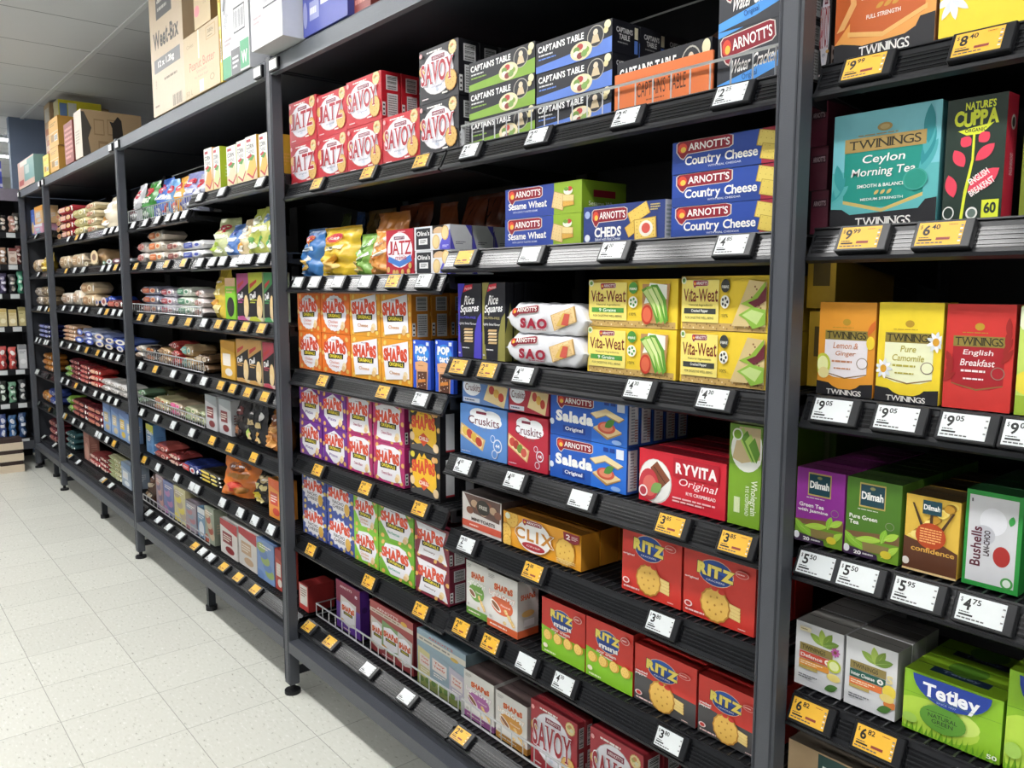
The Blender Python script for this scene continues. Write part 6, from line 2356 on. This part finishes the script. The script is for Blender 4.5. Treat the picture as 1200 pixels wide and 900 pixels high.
fill('sixth shelf of the snack bay', .548, [
    ('x', 163.5, 180, 493, 1, '#5f8ec0', '#c8c83c', 2, 'pale blue snack box with yellow top', {'c3': '#4a78ae', 'text': "Olina's"}),
    ('f', 181, 197, 517, 2, '#a8524c', '#7a2a2c', '#e0b0a0', 'dusky red biscuit pack'),
    ('f', 197.5, 211, 529, 2, '#8a3c3c', '#d0a898', '#e8c8b8', 'maroon biscuit pack'),
    ('f', 211.5, 233, 538, 1, '#27336e', '#c23a3c', '#e0e4f0', 'navy and red biscuit pack', {'D': .14}),
    ('f', 233.5, 259, 548, 3, '#3a3428', '#e0c43c', '#f0e4a0', 'black and yellow biscuit pack'),
    ('b', 259.5, 290, 538, 1, '#d8762c', '#c83a24', '#a8702c', 'orange chip bag leaning outward', {'rz': 20, 'lean': 10, 'badge': '#8a4a1c', 'T': .06}),
    ('b', 290, 314, 553, 1, '#28241f', '#e8d040', '#efe0a0', 'black and yellow rice snack bag', {'badge': '#c8b48a', 'rz': 4, 'y': .1}),
    ('x', 314.5, 330, 560, 1, '#e0923c', '#d9602c', 2, 'orange snack box by the post', {'c3': '#c83a2c'})], y=.075)
fill('bottom shelf of the snack bay', .25, [
    ('b', 167, 179, 553, 1, '#5a3c2c', '#8a6a50', '#c8b8a0', 'dark brown bag at the post', {'badge': '#6a4a38'}),
    ('x', 179, 191.5, 554, 1, '#b09aa4', '#8a7a9a', 3, 'mauve pastel box', {'c3': '#d8a8a0'}),
    ('x', 191.8, 204, 563, 1, '#8088b4', '#c08ab8', 3, 'violet blue pastel box', {'c3': '#6a7ab0'}),
    ('x', 204.3, 218, 569, 1, '#d0c89a', '#e0d05a', 3, 'yellow pastel box', {'c3': '#b8a890'}),
    ('x', 218.3, 231, 586, 1, '#9f94a0', '#b07a80', 3, 'grey and rose pastel box', {'c3': '#8a98a8'}),
    ('x', 232, 240.5, 594, 1, '#6f94b4', '#e0e4e8', 0, 'slim blue and white box', {'c3': '#dfe4ea'}),
    ('x', 241, 252, 593, 1, '#9aa290', '#b8604c', 3, 'sage green box', {'c3': '#c8b498'}),
    ('x', 259, 279, 607, 1, '#dedad6', '#b8323a', 2, 'white box with red top and chocolate panel', {'c3': '#8a2a2c', 'D': .09}),
    ('x', 279.5, 300.5, 617, 1, '#dedad6', '#b8323a', 2, 'white box with red top and beige panel', {'c3': '#c8a888', 'D': .09}),
    ('x', 302, 322, 630, 1, '#7f9ccc', '#6a8ac0', 3, 'sky blue biscuit box', {'c3': '#9ab06a'}),
    ('x', 322.5, 332, 643, 1, '#b8483c', '#9a2c2c', 2, 'red box against the post', {'c3': '#e0d8d0'})], y=.11)
fence(xa(168, .255, .09), xa(246, .255, .09), .256, .035, .09, label='low wire fence before the pastel boxes on the bottom shelf', lret=False, rret=False, pitch=.06)

# ---- biscuit bay
S = 'of the biscuit bay'
fill('top shelf ' + S, 1.70, [
    ('e', 61.5, 72, 251, 4, '#dccdb0', '#b89468', '#a85c4c', 'cream biscuit roll stacked at the post'),
    ('f', 70, 86, 243, 4, '#a83a40', '#d8b0a8', '#e0c070', 'red biscuit pack'),
    ('f', 86.5, 101, 246, 3, '#ddd4a4', '#b8a860', '#ece4c0', 'pale yellow biscuit pack'),
    ('f', 101, 113, 238, 4, '#e2d4b0', '#c07a58', '#efe4c8', 'cream biscuit pack'),
    ('b', 113.5, 130, 228, 1, '#e2d6bc', '#c8924c', '#f2eee4', 'tall cream loaf bag standing above its neighbours', {'badge': '#e8e4e0', 'T': .11})])
fill('second shelf ' + S, 1.507, [
    ('f', 66, 82, 300, 1, '#dcc8aa', '#a88458', '#ece0c8', 'pale loaf pack, first from the post'),
    ('f', 82.5, 98, 297, 1, '#e0ccb0', '#b89468', '#f2e8d8', 'pale loaf pack, second from the post'),
    ('e', 98.5, 104, 306, 1, '#cfc0a0', '#e8dcc4', '#b8a078', 'pale round biscuit roll'),
    ('e', 104.5, 118, 291, 1, '#c8a478', '#e6d0a8', '#8a6a58', 'large tan round loaf'),
    ('e', 118.5, 124, 305, 1, '#c4ccc8', '#5a8a6a', '#f0f0ea', 'white and green biscuit roll'),
    ('e', 124.5, 131, 303, 1, '#b8b8b8', '#e8ece8', '#7a5a68', 'silver biscuit roll'),
    ('e', 131, 143, 302, 1, '#b8bcc0', '#7a4a54', '#e8e8e8', 'silver and plum biscuit roll')])
fill('third shelf ' + S, 1.271, [
    ('f', 69, 84, 342, 1, '#ddd2c6', '#a8886c', '#ece4da', 'off-white biscuit pack by the post'),
    ('f', 84.5, 95, 339, 1, '#e4d8c6', '#b89878', '#f0e8dc', 'off-white biscuit pack, second along'),
    ('f', 95, 110, 330, 2, '#dcc4a0', '#a87c50', '#f0e0c4', 'tan biscuit pack'),
    ('e', 110.5, 117, 349, 1, '#4a68b8', '#e0c8b0', '#2f4488', 'blue biscuit roll, first of two'),
    ('e', 117.5, 125, 347, 1, '#2f48a0', '#d8c8c0', '#8a3a3c', 'blue biscuit roll, second of two'),
    ('f', 125, 143, 351, 1, '#7a3c38', '#b8584c', '#c89888', 'brown red biscuit pack')])
fill('fourth shelf ' + S, 1.032, [
    ('f', 72, 88, 380, 4, '#d4b294', '#a86c4c', '#ecdac4', 'tan and cream biscuit pack'),
    ('e', 88, 99, 385, 2, '#c4cce4', '#4a62b4', '#e8ecf4', 'pale blue biscuit roll, first column'),
    ('e', 99, 110, 388, 2, '#b8c2e0', '#3a50a8', '#e4e4ee', 'pale blue biscuit roll, second column'),
    ('e', 110, 122, 391, 2, '#8a9acc', '#dcd0bc', '#3448a0', 'blue and cream biscuit roll, third column'),
    ('e', 122, 134, 396, 2, '#4a5eb0', '#e0d4bc', '#2c3c88', 'blue and cream biscuit roll, fourth column'),
    ('e', 134, 147, 398, 2, '#6a82c8', '#e6e0d4', '#3a4a9a', 'blue and white biscuit roll, fifth column')])
fill('fifth shelf ' + S, .784, [
    ('f', 74, 82, 427, 2, '#8ab05a', '#4f8a3c', '#dce8c0', 'green biscuit pack'),
    ('f', 82, 94, 420, 4, '#7a2c34', '#5a1c24', '#c88a80', 'dark red biscuit pack, first column'),
    ('f', 94, 106, 426, 4, '#8a3438', '#c0605a', '#d8a090', 'dark red biscuit pack, second column'),
    ('f', 106, 118, 431, 3, '#b8403c', '#e0a080', '#f0d0c0', 'bright red biscuit pack'),
    ('f', 118, 128, 443, 2, '#d0ccca', '#8a7a74', '#f0eeea', 'white biscuit pack, first of three columns'),
    ('f', 128, 138, 447, 2, '#d4d2d0', '#8a8480', '#f0eeea', 'white biscuit pack, second of three columns'),
    ('f', 138, 150, 450, 2, '#d8d6d4', '#9a928c', '#f4f2ee', 'white biscuit pack, third of three columns')])
fill('sixth shelf ' + S, .541, [
    ('f', 75, 84, 461, 2, '#86b04a', '#4f7a34', '#d4e4b0', 'lime biscuit pack'),
    ('f', 84, 102, 466, 3, '#6a2a30', '#a85a4c', '#c88a78', 'maroon biscuit pack, first column'),
    ('f', 102, 121, 474, 3, '#7a3038', '#c07058', '#d8a088', 'maroon biscuit pack, second column'),
    ('x', 121.5, 130, 470, 1, '#7f9cc8', '#5a78b0', 2, 'tall blue wafer box, first of four', {'c3': '#b8a878'}),
    ('x', 130.4, 139, 474, 1, '#7f9cc8', '#5a78b0', 2, 'tall blue wafer box, second of four', {'c3': '#c8b890'}),
    ('x', 139.4, 148, 479, 1, '#7f9cc8', '#5a78b0', 2, 'tall blue wafer box, third of four', {'c3': '#d8b83c'}),
    ('x', 148.4, 154, 485, 1, '#7f9cc8', '#5a78b0', 2, 'tall blue wafer box, fourth of four', {'c3': '#c8c8b8'})])
fill('bottom shelf ' + S, .25, [
    ('f', 78, 98, 504, 3, '#4a7278', '#2f545c', '#a8c8c8', 'teal biscuit pack'),
    ('x', 98.5, 105, 505, 1, '#a87468', '#8a5a50', 0, 'slim pinkish brown box', {'c3': '#c89888'}),
    ('f', 105, 118, 529, 2, '#a84c4c', '#d8a098', '#f0d0c8', 'red biscuit pack, first column'),
    ('f', 117, 127, 534, 3, '#9a4040', '#e0b0a0', '#f4e0d8', 'red biscuit pack, second column'),
    ('f', 127, 142.5, 532, 5, '#cdcba0', '#8a9a5a', '#e8e6c4', 'cream green biscuit pack'),
    ('x', 143, 154, 541, 1, '#a0aec0', '#6a84a8', 2, 'grey blue biscuit box', {'c3': '#dfe4ea', 'D': .1})], y=.1)
# ---- end bay
S = 'of the far end bay'
fill('top shelf ' + S, 1.767, [
    ('x', 36.5, 40.2, 246, 1, '#5f7fd0', '#4a68b8', 0, 'blue box at the far post', {'D': .1}),
    ('x', 40.6, 50, 264, 1, '#d8a0b8', '#e4e4ea', 2, 'pink and white box under the orange one', {'c3': '#8ab0c8', 'D': .1})])
fill('top shelf ' + S, at(40.6, 264, .07)[1] + .003, [('x', 40.6, 50, 243, 1, '#d8b080', '#e0a04c', 2, 'orange and white box on the pink one', {'c3': '#c8c8cc', 'D': .1})])
fill('second shelf ' + S, 1.497, [
    ('f', 37, 46, 304, 1, '#d8c4ac', '#a8885c', '#ece0cc', 'pale loaf pack'), ('b', 46, 54, 296, 1, '#c8a83c', '#8a6a2c', '#e8d890', 'yellow snack pouch', {'badge': '#b8923c'})])
fill('third shelf ' + S, 1.254, [('f', 42, 49, 336, 2, '#c8bcb0', '#6a5a50', '#ece6e0', 'grey white pack'), ('f', 49.5, 57, 335, 2, '#a89478', '#6a5440', '#d8c8a8', 'brown pack')])
fill('fourth shelf ' + S, 1.014, [('f', 46, 59, 379, 3, '#34386c', '#8a8fc8', '#c8cce4', 'navy pack')])
fill('fifth shelf ' + S, .77, [('f', 51, 62, 413, 3, '#c07f38', '#8a5424', '#e0b070', 'amber pack')])
fill('sixth shelf ' + S, .524, [('f', 49, 57, 456, 1, '#d09048', '#a8642c', '#ecc890', 'orange pack'), ('f', 57.5, 65, 454, 2, '#4a5ca8', '#34448c', '#b8c0e0', 'blue pack')])
fill('bottom shelf ' + S, .243, [('f', 58.5, 68, 490, 3, '#6a2c34', '#9a5a54', '#c08a80', 'dark red pack')])
# ================================================================== cartons stored on the top deck
ZD = 2.0965


def carton(st, desc, xl, xr, top, y=.0, D=.25, z=ZD, H=None, rz=0, name='stock_carton'):
    x0, x1 = xa(xl, z, y), xa(xr, z, y)
    if H is None:
        H = at(xl, top, y)[1] - z
    return put(name, pack_box(st, x1 - x0 - .002, H, D), ((x0 + x1) / 2, y, z + .0006), desc, 'carton', 'stock cartons on the top deck', radians(rz))


carton(weetbix, 'tall tan carton with grey panels and large dark lettering', 180.5, 218, 0, 0, .3, H=.6)
o = carton(peanut, 'tan carton with red lettering beside the tall one', 213, 253, 48, -.002, .28)
o.location.x += .046
zp = at(213, 48, 0)[1] + .003
carton(tan_red, 'small tan carton with pink dot on the red-lettered one', 228, 247, 0, .0, .25, z=zp, H=.2)
carton(lemon_box, 'slim yellow carton between the tan and white ones', 258.3, 261.3, 0, .0, .2, H=.36)
carton(white_carton, 'white carton with green foot band, nearer the tan cartons', 262, 293.5, 40, -.002, .34, H=.34)
carton(white_carton_c, 'plain white carton overhanging the deck beside the blue carton', 295, 331.5, 40, -.06, .34, H=.34)
carton(white_carton_b, 'upper white carton overlapping the two white ones', 255, 290, 0, -.01, .3, z=ZD + .343, H=.25)
carton(white_carton_b, 'upper white carton next to the blue carton', 292, 333, 0, -.05, .3, z=ZD + .343, H=.25)
carton(blue_carton, 'violet blue carton with white stickers', 350, 401, 0, .0, .3, H=.36).location.x += .032
carton(red_stack, 'small dark carton with red and white marks past the blue one', 408, 428, 0, .02, .25, H=.2).location.x += .03


def side_carton(st, desc, xl, xr, rp, top, y, z=ZD, H=None):
    return carton(st, desc, xl, xr, top, y, solve_depth(xr, rp, z, y), z, H)


side_carton(torn_box, 'torn tan carton with ripped side, painted dark gap and pale end', 89, 97.5, 168, 131, .0)
side_carton(tan_big, 'large tan carton with orange mark at the back', 57.5, 64, 133, 107, .20, H=.63)
side_carton(yellow_box, 'carton with a yellow printed side leaning over the amber ones', 68.5, 74, 124, 115, .20)
carton(amber_box, 'amber carton, lower of two', 59.5, 69.5, 172, .0, .16, H=.14)
carton(amber_box, 'amber carton, upper of two', 58.5, 69, 147, .0, .16, z=ZD + .142, H=.17)
carton(red_stack, 'slim dark red printed carton', 77, 87, 145, .0, .06)
carton(lemon_box, 'small lemon yellow carton beside the amber ones', 51.5, 58, 183, .0, .16)
side_carton(pink_teal, 'pink and teal carton at the far end', 22.5, 41, 54, 191, .0)
# ================================================================== shelving across the end of the aisle
XE = -7.17


def eb(m, x0, x1, y0, y1, z0, z1, mt):
    m.box(x0, x1, y0, y1, z0, z1, mt)


t = empty('shelving_bay', (XE, -.52, 0))
tag(t, 'dark shelving bay standing crosswise beyond the far end, hung with packets', 'shelving', 'grey shelving bays along the aisle')
for y in (0, .55):
    m = MB()
    m.cbox(-.04, 0, y, y + .04, .03, 2.1, STEEL, .003)
    o = m.obj('upright', t)
    m = MB()
    m.tube((-.02, y + .02, 0), (-.02, y + .02, .03), .024, BLACK, 12)
    m.obj('levelling_foot', o)
m = MB(); m.box(-.02, .0, .04, .55, 2.03, 2.12, mat('#77717f', .4, .1, .08, .5)); m.obj('top_beam', t)
m = MB(); m.box(-.5, -.02, .04, .59, 2.08, 2.1, STEEL_D); m.obj('top_deck', t)
m = MB(); m.box(-.02, 0, .04, .55, .14, .2, STEEL); m.obj('base_beam', t)
m = MB(); m.box(-.5, -.05, .574, .59, .2, 2.08, STEEL_D); m.obj('side_panel', t)
m = MB(); m.box(-.52, -.5, 0, .59, .0, 2.08, BLACK); m.obj('back_panel', t)
ZE = [.22, .50, .76, 1.09, 1.34, 1.56, 1.80]
for z in ZE:
    m = MB(); m.box(-.46, -.06, .042, .548, z - .02, z - .002, BLACK); o = m.obj('shelf', t)
    m = MB(); m.box(-.06, -.05, .042, .548, z - .045, z, RAILM); m.obj('price_rail', o)
    for k in range(4):
        m = MB(); yy = .1 + .115 * k
        m.box(-.05, -.047, yy, yy + .06, z - .04, z - .005, mat('#c9cdce')); m.obj('price_label', o)


def endfill(z, rows, words):
    for i, (l, r, top, kind, c1, c2, c3, d) in enumerate(rows):
        x = XE - .07
        y0, y1 = on_x(l, top, x)[0], on_x(r, top, x)[0]
        up = [q for q in ZE if q > z + .05]
        H = min(on_x((l + r) / 2, top, x)[1], (min(up) if up else 2.02) - .03) - z
        y0, y1 = min(y0, -.02), min(y1, .022)
        W = max(.04, (y1 - y0) * .84)
        _seed[0] += 1
        if kind == 'b':
            me = bag_mesh('snack_bag', W, H, .05, mini_bag(c2, c3, c2), _seed[0], .06, c1, 10, 14)
            nm, ct = 'snack_bag', 'snack bag'
        else:
            me = pack_box(mini_box(c1, c2, c3, shape=0), W, H, .06)
            nm, ct = 'snack_box', 'box'
        put(nm, me, (x, (y0 + y1) / 2, z + .001), d + ', ' + words, ct, 'packets on the crosswise end shelving', pi / 2)


def row(z, top, specs, words, l0=-26, dx=11.6):
    endfill(z, [(l0 + dx * i, l0 + dx * (i + 1) - .6, top + (i * 5) % 4, k, c1, c2, c3, d) for i, (k, c1, c2, c3, d) in enumerate(specs)], words)


row(1.80, 250, [('b', '#3a3438', '#8a7a70', '#d8c8b8', 'black packet'), ('b', '#c89a80', '#8a4a3c', '#f0e0d4', 'tan pink packet'), ('b', '#2c2a2c', '#c8b8a8', '#d8d4cc', 'black and beige packet'), ('b', '#b08878', '#d8a8a0', '#efe4dc', 'rose tan packet'), ('b', '#55504c', '#c8c0b4', '#d8d8d4', 'grey packet')], 'top shelf of the end shelving')
row(1.56, 288, [('b', '#7a5a48', '#c8a888', '#e8dccc', 'brown packet'), ('x', '#c8a890', '#8a6048', '#eae0d8', 'beige box'), ('b', '#a08068', '#e8e4e0', '#f0ece8', 'tan and white packet'), ('x', '#d8c8bc', '#7a3c38', '#b89a88', 'pale box with maroon band'), ('b', '#6a3c38', '#a87a70', '#d8c8c0', 'maroon packet')], 'second shelf of the end shelving')
row(1.34, 318, [('b', '#3c3468', '#6a5aa0', '#c8c0e0', 'violet packet'), ('b', '#2a2a30', '#7a7a90', '#d0d0d8', 'black packet'), ('b', '#4a4460', '#a8a0c0', '#d8d4e4', 'plum packet'), ('b', '#38383c', '#8a8078', '#c8c4bc', 'charcoal packet'), ('b', '#4f9a7c', '#8ac8ac', '#d8ece0', 'teal green packet')], 'third shelf of the end shelving')
row(1.09, 360, [('x', '#c8b890', '#8a7a50', '#e8dcb8', 'cream box'), ('x', '#3a3040', '#6a5a7a', '#a898b8', 'dark violet box'), ('x', '#d8c898', '#c8b070', '#efe4c4', 'tall cream box'), ('x', '#dccc9c', '#c0a868', '#f0e6c8', 'tall pale yellow box'), ('x', '#c8bc88', '#8a8050', '#e4dcb0', 'cream yellow box')], 'fourth shelf of the end shelving')
row(.76, 404, [('b', '#8a2c30', '#c87070', '#e8d0d0', 'dark red net bag'), ('b', '#b8444a', '#e8d8d4', '#f0e8e4', 'red and white net bag'), ('b', '#c0504c', '#e8dcd8', '#8a2428', 'coral red net bag'), ('b', '#c85850', '#f0e4e0', '#9a3034', 'bright red net bag'), ('x', '#cfd0d2', '#8a8c90', '#e8e8ea', 'white box')], 'fifth shelf of the end shelving')
row(.50, 445, [('b', '#2c302c', '#7a8a7a', '#d0d8d0', 'black green packet'), ('b', '#c8c8c4', '#6a6c68', '#e8e8e4', 'silver packet'), ('b', '#3a403c', '#c8d8c8', '#e0e8e0', 'charcoal and white packet'), ('b', '#7aa88c', '#2c4034', '#d8e8dc', 'pale green packet'), ('b', '#303438', '#d8d8d8', '#a8a8a8', 'black and white packet')], 'sixth shelf of the end shelving')
row(.22, 484, [('b', '#5a3850', '#a87a98', '#d8c8d4', 'plum bag'), ('b', '#c878b0', '#8a4a80', '#f0d8e8', 'pink bag'), ('b', '#4a5c94', '#c8d0e4', '#e8e8f0', 'blue and white bag'), ('b', '#3f6a9c', '#d8e0ec', '#8aa8c8', 'sky blue bag'), ('b', '#2f4a74', '#a8b8d0', '#e0e4ec', 'navy bag')], 'lowest shelf of the end shelving')
# tubs on its top
for k, (y, c, d) in enumerate(((-.14, '#3d46a0', 'blue violet tub, lower one on top of the end shelving'), (-.14, '#5058b0', 'blue violet tub, upper one on top of the end shelving'))):
    put('tub', pack_box(plain(c, '#343c8a', 'tub_art%d' % k, lambda f: (f.R(0, .3, 1, .5, '#c8c8e0'), f.E(.5, .65, .3, '#8a5a9a'))), .13, .11, .13), (XE - .06, y, 2.102 + .112 * k), d, 'tub', None, pi / 2)
m = MB()
for z in (.0, .085, .17):
    m.box(-.14, 0, -.08, .08, z, z + .055, mat('#d8c8b0', .6))
    m.box(-.135, -.005, -.075, .075, z + .055, z + .085, mat('#3a2c28', .7))
o = m.obj('crate', None, (XE + .16, -.17, 0))
tag(o, 'pale slatted wooden crate on the floor before the end shelving', 'crate')
